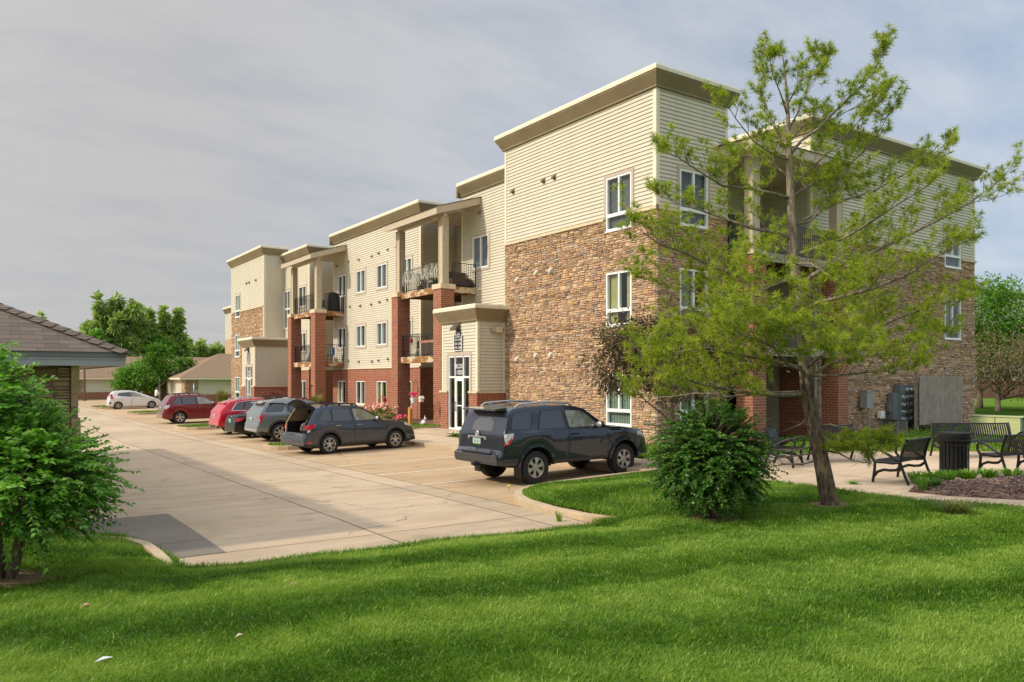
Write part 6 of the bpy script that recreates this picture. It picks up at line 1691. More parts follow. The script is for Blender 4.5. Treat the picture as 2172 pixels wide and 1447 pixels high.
# ------------------------------------------------------------------ foliage
def leaf_arrays(P, D, L, Wd, rg, fold=0.25, droop=0.0):
    """diamond leaves: P base, D direction (n,3), L length, Wd half width"""
    n = len(P); D = D/np.linalg.norm(D, axis=1, keepdims=True)
    up = rg.normal(0, 0.6, (n, 3)) + np.array([0, 0, 1.0])
    side = np.cross(D, up); side /= (np.linalg.norm(side, axis=1, keepdims=True)+1e-9)
    nr = np.cross(side, D)
    L = L[:, None]; W_ = Wd[:, None]
    mid = P + D*L*0.45 + nr*W_*fold
    tip = P + D*L - np.array([0, 0, 1.0])*L*droop
    V = np.stack([P, mid+side*W_, tip, mid-side*W_], 1).reshape(-1, 3)
    F = (np.arange(n)[:, None]*4 + np.array([[0, 1, 2, 3]]))
    return V, F
def unit(rg, n):
    v = rg.normal(0, 1, (n, 3)); return v/np.linalg.norm(v, axis=1, keepdims=True)

def tree(name, loc, label, cat, group, mat, h, lobes, nleaf, lsize, seed, trunk_r=0.12, trunk_h=None, bark='bark2', multi=1, tone0=0.5, aspect=0.42, shell=0.55, lean=(0,0)):
    """lobes: list of (dx,dy,dz,rx,ry,rz) relative to base"""
    rg = np.random.default_rng(seed); r = random.Random(seed)
    root = empty(name, loc, 0, label, cat, group)
    L0 = np.array(loc)
    # limbs
    s = MB(); th = trunk_h or h*0.8
    for m_ in range(multi):
        a = 6.28*m_/multi + .4; sp_ = 0.0 if multi == 1 else 0.12*h
        base = Vector(loc) + Vector((math.cos(a), math.sin(a), 0))*(0.0 if multi == 1 else trunk_r*0.8)
        top = Vector(loc)+Vector((math.cos(a)*sp_+lean[0], math.sin(a)*sp_+lean[1], th))
        pts = [base+Vector((0,0,-0.1))] + [base.lerp(top, t)+Vector((r.uniform(-1,1),r.uniform(-1,1),0))*0.03*h*t*(0.6) for t in (.08,.25,.5,.75,1)]
        s.tube(pts, [trunk_r*1.25, trunk_r, trunk_r*.85, trunk_r*.65, trunk_r*.4, trunk_r*.12], 8)
    for (dx, dy, dz, rx, ry, rz) in lobes:
        c = Vector(loc)+Vector((dx, dy, dz)); z0 = max(0.12*h, dz-0.9*(math.hypot(dx,dy)+.3*rz))
        st = Vector(loc)+Vector((lean[0]*z0/th, lean[1]*z0/th, min(z0, th*.95)))
        md = st.lerp(c, .5)+Vector((0,0,-0.06*h*.5))
        s.tube([st, md, c], [trunk_r*.4, trunk_r*.24, trunk_r*.06], 5)
        for k in range(4):
            e = c+Vector((r.uniform(-1,1)*rx, r.uniform(-1,1)*ry, r.uniform(-.6,1)*rz))*.85; s.tube([md.lerp(c,.5), c.lerp(e,.5), e], [trunk_r*.12, trunk_r*.07, trunk_r*.025], 4)
    s.build('trunk', M[bark], root, smooth=True)
    w_ = np.array([l[3]*l[4]+l[4]*l[5]+l[3]*l[5] for l in lobes]); w_ = w_/w_.sum()
    idx = rg.choice(len(lobes), nleaf, p=w_)
    LB = np.array(lobes)[idx]
    # twig clusters: leaves gather round cluster centres, gaps stay open
    ncl = max(12, nleaf//26); cid = rg.integers(0, ncl, nleaf)
    clob = np.array(lobes)[rg.choice(len(lobes), ncl, p=w_)]
    u = unit(rg, ncl); rad = rg.uniform(0.25, 1.0, ncl)**shell
    C = clob[:, :3] + u*rad[:, None]*clob[:, 3:]
    spread = (clob[:, 3:].mean(1)*0.26)[:, None]
    P = C[cid] + rg.normal(0, 1, (nleaf, 3))*spread[cid]*np.array([1, 1, .75])
    out = P - clob[cid][:, :3]
    D = out/(np.linalg.norm(out, axis=1, keepdims=True)+1e-6) + rg.normal(0, .7, (nleaf, 3)) + np.array([0,0,-0.15])
    ll = rg.uniform(.7, 1.35, nleaf)*lsize
    V, F = leaf_arrays(P+L0, D, ll, ll*aspect*.5, rg, .3, .15)
    ctone = rg.normal(0, .16, ncl)
    tone = np.clip(tone0 + ctone[cid] + rg.normal(0, .14, nleaf), 0, 1)
    np_mesh('crown', V, F, M[mat], root, tone)
    return root

def shrub(name, loc, label, cat, mat, centre, rad, ntwig, tl, nl, lsize, seed, group=None, stems=5, aspect=.5, inner=0.45, tone0=.5, stem_r=.05, up=.35, more=None):
    """twigs with paired leaves radiating out of an ellipsoid, on a short multi-stemmed trunk"""
    rg = np.random.default_rng(seed); r = random.Random(seed)
    root = empty(name, loc, 0, label, cat, group)
    c = np.array(centre); R_ = np.array(rad)
    s = MB(); PB = []; DB = []; LB = []; TB = []
    for k in range(stems):
        a = 6.28*k/stems+.5
        b = Vector(loc)+Vector((math.cos(a)*stem_r*1.1, math.sin(a)*stem_r*1.1, -.05)); e = Vector(c)+Vector((math.cos(a)*R_[0]*.5, math.sin(a)*R_[1]*.5, R_[2]*r.uniform(0,.5)))
        m_ = b.lerp(e, .45)+Vector((0,0,.08)); s.tube([b, b.lerp(m_,.4)+Vector((0,0,.03)), m_, e], [stem_r, stem_r*.8, stem_r*.55, stem_r*.2], 7)
    for t in range(ntwig):
        if more:
            q_ = rg.uniform()
            c, R_ = (np.array(centre), np.array(rad)) if q_ > more[2] else (np.array(more[0]), np.array(more[1]))
        u = unit(rg, 1)[0]
        if u[2] < -0.9: u[2] *= -1
        rr = inner + (0.80-inner)*rg.uniform()**.6 + rg.normal(0, .06)
        p = c + u*R_*rr
        d = u*np.array([1, 1, .75]) + np.array([0, 0, up]) + rg.normal(0, .28, 3); d /= np.linalg.norm(d)
        L = tl*rg.uniform(.6, 1.25); pts = []
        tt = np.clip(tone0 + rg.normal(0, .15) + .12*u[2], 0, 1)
        for i in range(nl):
            f = i/(nl-1); q = p + d*L*f + np.array([0, 0, -1.0])*L*.28*f*f; pts.append(q)
            if f < .12: continue
            tang = d - np.array([0, 0, .56])*f; sd_ = np.cross(tang, [0, 0, 1]); sd_ /= np.linalg.norm(sd_)+1e-9
            for sg in (-1, 1):
                dd = tang*.55 + sd_*sg*.8 + rg.normal(0, .22, 3)
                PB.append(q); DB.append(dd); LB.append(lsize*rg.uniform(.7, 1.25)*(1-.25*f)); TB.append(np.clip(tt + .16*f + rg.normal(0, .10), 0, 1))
        s.tube([pts[0]-(pts[0]-c)*.3, pts[0], pts[nl//2], pts[-1]], [.009,.006,.004,.0015], 4)
    s.build('trunk', M['bark2'], root, smooth=True)
    LB = np.array(LB)
    V, F = leaf_arrays(np.array(PB), np.array(DB), LB, LB*aspect*.5, rg, .35, .12)
    np_mesh('foliage', V, F, M[mat], root, TB)
    return root

# left bush (close) and the rounded bush by the pine
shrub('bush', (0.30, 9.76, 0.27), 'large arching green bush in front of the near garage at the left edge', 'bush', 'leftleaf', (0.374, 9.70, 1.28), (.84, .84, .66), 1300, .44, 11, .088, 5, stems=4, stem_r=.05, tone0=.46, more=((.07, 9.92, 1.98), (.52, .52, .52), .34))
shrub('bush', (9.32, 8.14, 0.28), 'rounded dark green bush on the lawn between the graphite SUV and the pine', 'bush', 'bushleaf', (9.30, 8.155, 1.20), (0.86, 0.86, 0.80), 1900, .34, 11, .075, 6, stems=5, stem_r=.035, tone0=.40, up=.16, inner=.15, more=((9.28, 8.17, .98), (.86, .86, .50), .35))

# ---- the white pine: limbs laid out in the plane facing the drive, then given depth
ZP = 12.65
def pp(px, py, d=0.0):
    """point of the pine at depth offset d behind the trunk plane"""
    Z = ZP+d; L = (px-1086)/1665*Z; z = CAMZ + (804-py)/1665*Z
    return Vector((0.5677*Z+0.8233*L, 0.8233*Z-0.5677*L, z))
pine = empty('pine_tree', tuple(pp(1757, 1062)), 0, 'open branched bright green pine leaning over the plaza edge', 'tree')
r = random.Random(12); rgp = np.random.default_rng(12)
tr = [(1760,1072),(1757,1055),(1747,1000),(1734,940),(1722,880),(1713,830),(1706,760),(1701,690),(1694,640),(1690,600),(1684,540),(1680,470),(1676,400),(1674,330),(1672,262),(1669,200),(1664,150),(1660,110)]
rad = [.165,.14,.125,.118,.113,.108,.095,.086,.08,.075,.07,.066,.058,.048,.035,.025,.015,.006]
s = MB()
PT = []; RT = []
for i in range(len(tr)-1):
    for k_ in range(5): PT.append(pp(*tr[i]).lerp(pp(*tr[i+1]), k_/5)); RT.append(lerp(rad[i], rad[i+1], k_/5)*(1+r.uniform(-.035,.035)))
NL = 27
s.tube(PT[:NL+1], RT[:NL+1], 14, 1, cap=False); s.tube(PT[NL:], RT[NL:], 12)
LIMBS = [  # pixel chain, depth at tip, base radius
 ([(1686,606),(1632,591),(1577,584),(1510,567),(1455,541),(1400,515),(1338,472)], -.7, .045),
 ([(1697,604),(1745,574),(1801,555),(1850,533),(1930,496),(2000,462),(2062,430),(2125,380)], .6, .048),
 ([(1690,661),(1635,653),(1593,646),(1563,642),(1524,632),(1470,618),(1400,600),(1350,590)], .9, .045),
 ([(1704,663),(1732,646),(1787,629),(1850,609),(1920,585),(1985,548),(2060,505)], -.8, .042),
 ([(1680,508),(1657,499),(1593,486),(1544,468),(1497,452),(1436,433),(1390,412)], .4, .034),
 ([(1685,540),(1745,522),(1787,505),(1850,470),(1900,436),(1975,392)], -1.0, .034),
 ([(1680,476),(1718,466),(1743,441),(1768,400),(1808,340),(1850,305),(1885,240)], .5, .03),
 ([(1673,335),(1700,300),(1735,272),(1788,219),(1832,175),(1862,135),(1877,105)], -.2, .028),
 ([(1673,330),(1655,295),(1640,262),(1618,215),(1608,170),(1620,120)], .2, .022),
 ([(1677,424),(1640,412),(1590,403),(1532,393),(1484,362),(1440,335),(1408,325)], -.5, .03),
 ([(1680,480),(1730,452),(1784,427),(1850,404),(1910,378),(1960,345),(2012,298)], .9, .03),
 ([(1712,770),(1735,755),(1776,741),(1818,719),(1850,699),(1920,672),(2000,645),(2035,640)], -.6, .036),
 ([(1716,800),(1760,768),(1830,760),(1900,742),(1965,715),(2010,700)], .8, .03),
 ([(1716,835),(1660,836),(1611,835),(1554,831),(1497,816),(1429,800),(1345,770)], -.4, .036),
 ([(1716,835),(1630,835),(1540,842),(1478,835),(1421,843),(1345,846)], .8, .03),
 ([(1712,780),(1640,765),(1560,748),(1500,735),(1440,745),(1390,765)], -1.6, .03),
 ([(1710,790),(1670,770),(1640,740),(1600,715),(1560,705)], -2.0, .028),
 ([(1712,780),(1740,760),(1770,750),(1800,752)], -2.2, .028),
 ([(1708,720),(1700,705),(1680,700),(1660,690)], -1.8, .026),
 ([(1700,690),(1640,690),(1560,680),(1500,690),(1430,700)], 1.4, .026),
 ([(1716,800),(1770,800),(1840,790),(1890,790),(1945,770)], -1.3, .026),
 ([(1695,620),(1740,640),(1790,660),(1840,665)], 1.8, .024),
 ([(1684,540),(1660,520),(1620,530),(1580,545)], 1.7, .022),
 ([(1690,600),(1660,600),(1600,625),(1540,650)], -1.5, .024),
 ([(1684,560),(1720,560),(1770,590),(1810,600)], -1.6, .022),
 ([(1677,420),(1700,400),(1740,380),(1790,370),(1835,380)], 1.3, .02),
 ([(1675,380),(1640,350),(1600,330),(1560,330)], 1.2, .018),
 ([(1674,340),(1650,330),(1600,300),(1560,250),(1535,210)], -.6, .02),
 ([(1672,280),(1690,240),(1710,190),(1722,150),(1733,122)], .5, .018),
 ([(1671,250),(1655,200),(1640,160),(1632,125)], -.5, .016),
 ([(1670,220),(1700,170),(1740,150),(1762,118)], -.6, .014),
 ([(1677,400),(1720,360),(1770,310),(1820,260),(1870,215)], .9, .02),
 ([(1672,300),(1705,270),(1760,255),(1830,215),(1880,190)], .6, .016),
]
NP, ND = [], []     # needle tufts
def tuft(p, d, dens=1.0): NP.append(tuple(p)); ND.append(tuple(d))
def twig(p, d, L, rr=.003):
    """a short shoot whose needles stand in bursts on its outer half"""
    n = 4; pts = [p]; q = p.copy(); dd = d.normalized()
    for i in range(n):
        dd = (dd + Vector((r.gauss(0,.12), r.gauss(0,.12), r.gauss(.10,.10)))).normalized(); q = q + dd*(L/n); pts.append(q.copy())
        if i >= 2: tuft(q, dd)
    tuft(q+dd*.01, dd)
    s.tube(pts, [rr, rr*.8, rr*.6, rr*.5, rr*.3], 3)
def branchlet(p, d, L, depth=0, rr=.007):
    n = 7; pts = [p]; q = p.copy(); dd = d.normalized(); sgn = 1
    for i in range(n):
        dd = (dd + Vector((r.gauss(0,.09), r.gauss(0,.09), r.gauss(.055,.09)))).normalized()
        q = q + dd*(L/n); pts.append(q.copy()); sgn = -sgn
        if i >= 1:
            sd_ = dd.cross(Vector((r.gauss(0,.5), r.gauss(0,.5), 1))).normalized()*sgn
            if r.random() < .9: twig(q, dd*.75+sd_*.8, r.uniform(.09,.22)*(1.1-.4*i/n)*min(1, .4+L))
    twig(q, dd, .12)
    s.tube(pts, [rr*(1-.75*i/n) for i in range(n+1)], 4)
for chain, dep, r0 in LIMBS:
    n = len(chain); pts = []
    for i, q in enumerate(chain):
        f = i/(n-1); pts.append(pp(q[0], q[1], dep*f**1.1*1.0)+Vector((0,0,r.uniform(-.03,.03))))
    s.tube(pts, [r0*(1-.85*i/(n-1)) for i in range(n)], 7)
    low = chain[0][1] > 590
    tot = sum((pts[i+1]-pts[i]).length for i in range(n-1)); nb = int(tot/(.115 if low else .165))
    for k in range(nb):
        f = .16+.84*(k+r.random())/nb; f = min(.999, f); u = f*(n-1); i = int(u)
        p = pts[i].lerp(pts[i+1], u-i); ax = (pts[i+1]-pts[i]).normalized()
        sd_ = ax.cross(Vector((0,0,1))).normalized(); a = r.choice((0.15, math.pi-.15, 1.57)) + r.gauss(0,.45)
        d = ax*.75 + (sd_*math.cos(a) + Vector((0,0,1))*math.sin(a)*.8)*.9 + Vector((0,0,.10))
        branchlet(p, d, r.uniform(.35,.80)*(1.2-.65*f)*min(1.1, .45+tot*.25)*(1.15 if low else .85))
    branchlet(pts[-1]-(pts[-1]-pts[-2]).normalized()*.12, (pts[-1]-pts[-2]), .16)
branchlet(pp(1660,125), Vector((0,0,1)), .14)
# low bare twigs and the small green spray in front of the plaza
for chain, dep in (([(1740,960),(1700,965),(1650,972),(1612,990),(1596,1008)],.2),([(1735,945),(1690,955),(1640,958),(1600,962)],-.4),([(1742,975),(1700,985),(1660,985),(1640,990)],-.3),([(1748,955),(1780,962),(1810,978),(1840,982),(1868,972)],-.6),([(1730,905),(1760,900),(1800,912),(1830,905)],-.2),([(1722,872),(1700,900),(1660,915)],.3)):
    pts = [pp(q[0], q[1], dep*i/4) for i, q in enumerate(chain)]; s.tube(pts, [.02,.014,.010,.007,.004][:len(pts)], 5)
    for k in range(7):
        i = r.randrange(1, len(pts)-1); p = pts[i]; e = p+Vector((r.uniform(-.25,.25), r.uniform(-.25,.25), r.uniform(-.15,.15))); s.tube([p, p.lerp(e,.5)+Vector((0,0,.03)), e], [.006,.004,.002], 4)
chain = [(1748,955),(1772,946),(1800,940),(1840,942),(1880,938)]
pts = [pp(q[0], q[1], -.5*i/4) for i, q in enumerate(chain)]; s.tube(pts, [.018,.013,.01,.007,.004], 5)
for k in range(22):
    u = r.uniform(.8, 3.99); i = int(u); p = pts[i].lerp(pts[i+1], u-i); branchlet(p, Vector((r.uniform(-.4,.8), r.uniform(-.8,.2), r.uniform(-.35,.3))), r.uniform(.14,.28))
s.build('trunk', [M['bark'], M['barklow']], pine, smooth=True)
NP = np.array(NP); ND = np.array(ND); nt_ = len(NP); per = 13; print('tufts', nt_)
P = np.repeat(NP, per, 0) + rgp.normal(0, .006, (nt_*per, 3)); D0 = np.repeat(ND, per, 0)
D = D0*0.5 + rgp.normal(0, .55, (nt_*per, 3)); D /= np.linalg.norm(D, axis=1, keepdims=True)
Ln = rgp.uniform(.075, .125, nt_*per)
sdv = np.cross(D, rgp.normal(0, 1, (nt_*per, 3))); sdv /= np.linalg.norm(sdv, axis=1, keepdims=True)
wn = 0.0036
V = np.stack([P-sdv*wn, P+sdv*wn, P+D*Ln[:, None]*.6+sdv*wn*.8-np.array([0,0,.004]), P+D*Ln[:, None]-np.array([0,0,.012])], 1).reshape(-1, 3)
F = np.arange(nt_*per)[:, None]*4 + np.array([[0, 1, 2, 3]])
tn = np.clip(np.repeat(rgp.normal(.48, .27, nt_), per) + rgp.normal(0, .12, nt_*per), 0, 1)
np_mesh('needles', V, F, M['needle'], pine, tn)
# cones
cb = MB()
for q in ((1668,132,0),(1820,270,.3),(1394,438,0),(1421,632,.4),(1336,500,-.5)):
    p = pp(*q); cb.lathe([(0,.05),(.018,.04),(.026,.01),(.02,-.03),(0,-.055)], tuple(p), 8)
cb.build('cone', M['bark2'], pine)

# ---- burgundy crab tree behind the bush, its twin at the far right, and the other trees
tree('crabapple_tree', (13.9, 13.35, 0.3), 'burgundy leaved small tree against the stone corner behind the pine', 'tree', None, 'redleaf', 4.2,
     [(-.4,.5,2.9,.9,.9,.65),(.5,-.3,3.1,.9,.9,.7),(-1.0,.8,2.3,.75,.75,.5),(.9,-.9,2.7,.9,.9,.6),(0,0,2.2,.9,.9,.6),(-.9,.9,3.0,.6,.6,.4)], 15000, .105, 33, .07, 2.6, tone0=.5)
tree('crabapple_tree', (53.9, 23.6, 0.3), 'bronze leaved crab apple on the grass behind the pale green utility cabinet', 'tree', None, 'crableaf', 6,
     [(0,0,3.6,2.0,2.0,1.4),(1.2,-1.4,3.0,1.9,1.9,1.5),(2.4,-2.4,3.9,2.0,2.0,1.5),(-.6,.6,2.6,1.2,1.2,.9),(3.2,-3.4,2.2,1.8,1.8,1.3),(.8,-.8,1.7,1.5,1.5,.9),(-.5,.4,1.9,1.0,1.0,.6)], 9000, .17, 34, .17, 4, tone0=.5)
tree('crabapple_tree', (33.5, 11.2, 0.3), 'near bronze leaved tree whose twigs hang over the utility cabinet at the right edge', 'tree', None, 'crableaf', 5,
     [(.5,-1.2,3.1,1.2,1.2,.7),(.2,-.8,2.4,1.0,1.0,.8),(.4,-.9,1.5,1.0,1.0,.6),(1.2,-1.6,2.3,1.2,1.2,.9)], 6000, .09, 35, .10, 3.3, tone0=.55)
tree('leafy_tree', (58.5, 26.8, 0.3), 'bright green full crowned tree right of the main building', 'tree', None, 'lime', 9.5,
     [(0,0,6.6,2.6,2.6,2.2),(1.6,-2.0,6.2,2.5,2.5,2.2),(-.6,.8,4.2,2.2,2.2,1.7),(1.5,-1.5,4.0,2.4,2.4,1.8),(.4,-.6,8.2,1.5,1.5,1.1),(3.5,-3.6,5.2,2.4,2.4,2.0),(-1.4,1.3,6.9,1.0,1.0,.7),(3.0,-3.2,7.4,1.3,1.3,1.0)], 14000, .26, 36, .2, 8)
# poplars behind the far garages
PG = 'trees behind the far garages'
def poplar(px, pytop, Z, wpx, seed, label, mat='poplar', n=7500, tone=.6):
    t = (px-1086)/1665; x = (0.5677+.8233*t)*Z; y = (.8233-.5677*t)*Z; h = (804-pytop)/1665*Z+2.5; w_ = wpx/1665*Z/2
    r = random.Random(seed); lob = []
    k = 11
    for i in range(k):
        f = .16+.80*i/(k-1); ww = w_*(.95 if f < .5 else max(.30, .95-(f-.5)*1.35))
        a = r.uniform(0, 6.28); q = r.uniform(.15,.5)*ww
        lob.append((math.cos(a)*q, math.sin(a)*q, h*f, ww*.6, ww*.6, h*.085))
    for i in range(5): lob.append((r.uniform(-.75,.75)*w_, r.uniform(-.75,.75)*w_, h*r.uniform(.5,.88), w_*.26, w_*.26, h*.09))
    return tree('poplar_tree' if mat == 'poplar' else 'leafy_tree', (x, y, -.14), label, 'tree', PG, mat, h, lob, n, .0062*Z, seed, .22, h*.9, tone0=tone, shell=.45)
poplar(212, 634, 128, 74, 51, 'broad poplar at the left end of the far row')
poplar(254, 626, 130, 78, 60, 'tallest poplar, second from the left in the far row')
poplar(292, 652, 133, 56, 52, 'poplar in the middle of the far row, just right of the tallest one')
poplar(320, 664, 136, 46, 53, 'slim poplar, fourth from left in the far row')
poplar(347, 658, 138, 44, 64, 'slim poplar, second from the right end of the far row')
poplar(377, 663, 140, 46, 54, 'slim upright poplar at the right end of the far row')
poplar(335, 720, 134, 90, 65, 'low leafy tree filling the foot of the slim poplars', 'maple', 5000, .5)
poplar(205, 700, 124, 80, 55, 'lower leafy tree at the foot of the tallest poplar', 'maple', 5000, .62)
poplar(398, 722, 150, 42, 56, 'short tree right of the tall poplars above the garage roof', n=3500)
poplar(430, 724, 152, 50, 57, 'short dark tree above the near far-garage roof ridge', n=3500)
poplar(462, 722, 155, 48, 58, 'short tree beside the distant apartment block', n=3500, tone=.6)
poplar(88, 668, 115, 30, 59, 'tree top showing above the near garage roof', n=1200, tone=.7)
tree('leafy_tree', (14.9, 93.0, -.14), 'round dense young tree in front of the farthest garage', 'tree', None, 'maple', 4.6,
     [(0,0,2.2,1.9,1.9,1.1),(-.8,.6,2.7,1.3,1.3,.9),(.9,-.7,2.7,1.4,1.4,.9),(0,0,3.5,1.2,1.2,.7),(-1.2,.9,1.9,1.0,1.0,.6),(1.2,-.9,1.8,1.1,1.1,.6)], 6000, .34, 61, .12, 3, tone0=.42, shell=.4)
tree('leafy_tree', (16.3, 88.6, -.14), 'lighter open young tree with pale trunk behind the white hatchback', 'tree', None, 'lime', 6.2,
     [(0,0,4.9,1.1,1.1,1.0),(-.9,.7,3.9,1.2,1.2,.7),(1.2,-.9,3.9,1.3,1.3,.7),(.1,-.1,3.2,1.1,1.1,.7),(2.1,-1.5,4.2,.8,.8,.5),(-.3,.2,5.7,.7,.7,.5)], 4200, .30, 62, .15, 4.5, tone0=.30)

# ---- ornamental grasses, flowers and low shrubs
def tussock(name, loc, label, cat, h, rad_, n, seed, mat='straw', wd=.008, tone0=.5, group=None):
    rg = np.random.default_rng(seed); root = empty(name, loc, 0, label, cat, group)
    a = rg.uniform(0, 6.28, n); rr = rad_*.35*np.sqrt(rg.uniform(0, 1, n)); L0 = np.array(loc)
    B0 = np.stack([np.cos(a)*rr, np.sin(a)*rr, np.zeros(n)], 1)+L0; out = rg.uniform(.15, 1, n)*rad_; H = h*rg.uniform(.55, 1.0, n)
    dr = np.stack([np.cos(a), np.sin(a), np.zeros(n)], 1); pr = np.stack([-np.sin(a), np.cos(a), np.zeros(n)], 1)*wd
    Z1 = np.zeros((n, 3)); Z1[:, 2] = 1
    m_ = B0 + dr*out[:, None]*.35 + Z1*H[:, None]*.7; t = B0 + dr*out[:, None] + Z1*(H*(1.0-.35*(out/rad_)))[:, None]
    V = np.stack([B0-pr, B0+pr, m_+pr*.8, m_-pr*.8, t], 1).reshape(-1, 3)
    i = np.arange(n)[:, None]*5; F = np.concatenate([i+[[0,1,2]], i+[[0,2,3]], i+[[3,2,4]]], 1).reshape(-1, 3)
    np_mesh('blades', V, F, M[mat], root, np.repeat(np.clip(tone0+rg.normal(0, .2, n), 0, 1), 3))
    return root
OG = 'ornamental grass clumps along the building'
tussock('ornamental_grass', (17.2, 30.0, .3), 'tall green grass clump beside the near entrance brick', 'plant', 1.35, .55, 700, 71, tone0=.25, group=OG)
tussock('ornamental_grass', (17.0, 45.2, .3), 'straw coloured grass clump at the foot of the third brick pillar', 'plant', 1.5, .7, 600, 72, tone0=.6, group=OG)
tussock('ornamental_grass', (16.3, 63.8, .1), 'straw topped grass clump at the far end of the building', 'plant', 1.9, .8, 700, 73, tone0=.6, group=OG)
shrub('barberry_bush', (16.6, 52.3, .3), 'purple red barberry in front of the far brick pillar', 'bush', 'barberry', (16.6, 52.3, .95), (.95, .95, .6), 260, .4, 8, .09, 74, stems=4, stem_r=.02)
shrub('flower_bush', (15.9, 33.8, .3), 'salmon flowering bush in front of the second brick pillar', 'bush', 'maple', (15.9, 33.8, .62), (.75, .75, .38), 200, .22, 7, .085, 75, stems=4, stem_r=.02, tone0=.5)
fl = bpy.data.objects[[o.name for o in bpy.data.objects if o.name.startswith('flower_bush')][0]]
s = MB(); r = random.Random(76)
for k in range(60):
    a = r.uniform(0, 6.28); rr = r.uniform(0, .85); s.ball((15.9+math.cos(a)*rr, 33.8+math.sin(a)*rr, .62+.52*math.sqrt(max(0,1-rr*rr))+r.uniform(-.1,.1)), r.uniform(.045,.09), 6, 4)
s.build('blossoms', M['salmon'], fl)
shrub('flower_bush', (16.0, 31.9, .3), 'low pink flowers by the orange wooden post', 'bush', 'maple', (16.0, 31.9, .48), (.3,.3,.16), 50, .14, 6, .06, 77, stems=3, stem_r=.012)
fl = [o for o in bpy.data.objects if o.name.startswith('flower_bush')][-1]
s = MB()
for k in range(26): s.ball((16.0+r.uniform(-.35,.35), 31.9+r.uniform(-.35,.35), .62+r.uniform(-.06,.1)), r.uniform(.035,.06), 6, 4)
s.build('blossoms', M['pink'], fl)
# daylilies and weeds round the mulch bed
LG = 'daylily clumps edging the mulch bed'
for i, (x, y) in enumerate(((15.45,7.95),(15.9,7.9),(16.35,7.72),(16.85,7.55),(17.4,7.35),(15.1,8.05))):
    tussock('daylily', (x, y, .37), 'daylily clump ' + ('in front of the litter bin on the mulch edge','just right of the litter bin','between the litter bin and the right bench','below the right bench\'s front leg','below the right bench\'s rear leg','left of the litter bin')[i], 'plant', .25, .36, 120, 80+i, 'lily', .012, .6, LG)
tussock('weed', (14.15, 7.45, .36), 'narrow leaved weed at the left tip of the mulch bed', 'plant', .30, .22, 60, 90, 'maple', .014, .55)
tussock('weed', (14.6, 7.5, .36), 'broad leaved weed beside the daylilies', 'plant', .22, .22, 60, 91, 'bushleaf', .018, .6)
tussock('weed', (15.0, 6.0, .42), 'sparse weed in the middle of the mulch', 'plant', .28, .18, 26, 92, 'lily', .010, .5)
tussock('weed', (15.9, 5.0, .42), 'pale weed clump at the right edge of the mulch', 'plant', .2, .24, 70, 93, 'lily', .014, .6)
tussock('weed', (8.02, 10.25, 0.0), 'upright weed growing from the joint by the kerb', 'plant', .25, .12, 30, 94, 'lily', .006, .45)
tussock('weed', (8.5, 10.45, 0.02), 'small weed against the kerb break', 'plant', .13, .06, 14, 95, 'lily', .010, .45)
tussock('weed', (14.0, 8.72, .34), 'flat weed beside the front bench foot', 'plant', .07, .16, 40, 96, 'lily', .014, .6)
tussock('grass_tuft', (12.0, 5.85, .36), 'pale coarse grass tuft in the lawn by the walk', 'plant', .24, .35, 260, 97, 'straw', .006, .35)
s = MB(); d_ = empty('dandelion', (8.72, 12.75, .16), 0, 'yellow dandelion on the kerb by the SUV tyre', 'flower'); s.ball((8.72,12.75,.26), (.03,.03,.018), 8, 5); s.build('flower_head', M['yellow'], d_); s = MB(); s.tube([(8.72,12.75,.15),(8.72,12.75,.255)], .004, 4); s.build('stem', M['lily'], d_)
# fallen leaves and scraps on the lawn
for i, (px, py, mt, lb) in enumerate(((182,1287,'salmon','dry orange leaf on the lawn near the left bush'),(220,1412,'signwhite','white paper scrap on the lawn at lower left'),(507,1362,'ledge','pale crumpled leaf on the lawn left of centre'),(620,1243,'salmon','small dry leaf on the lawn below the drive edge'))):
    t = (px-1086)/1665; k = (CAMZ-.33)*1665/(py-804); x = (.5677+.8233*t)*k; y = (.8233-.5677*t)*k
    z = lawnh(x, y)+.05; s = MB(); L = .035 if i != 1 else .06
    s.add([(x-L,y-.01,z),(x,y+.016,z+.02),(x+L,y+.012,z+.006),(x,y-.02,z+.012)], [(0,1,2,3)]); s.add([(x-L,y-.01,z-.003),(x,y+.016,z+.017),(x+L,y+.012,z+.003),(x,y-.02,z+.009)], [(0,1,2,3)])
    tag(s.build('paper_scrap' if i == 1 else 'fallen_leaf', M[mt]), lb, 'litter' if i == 1 else 'leaf')
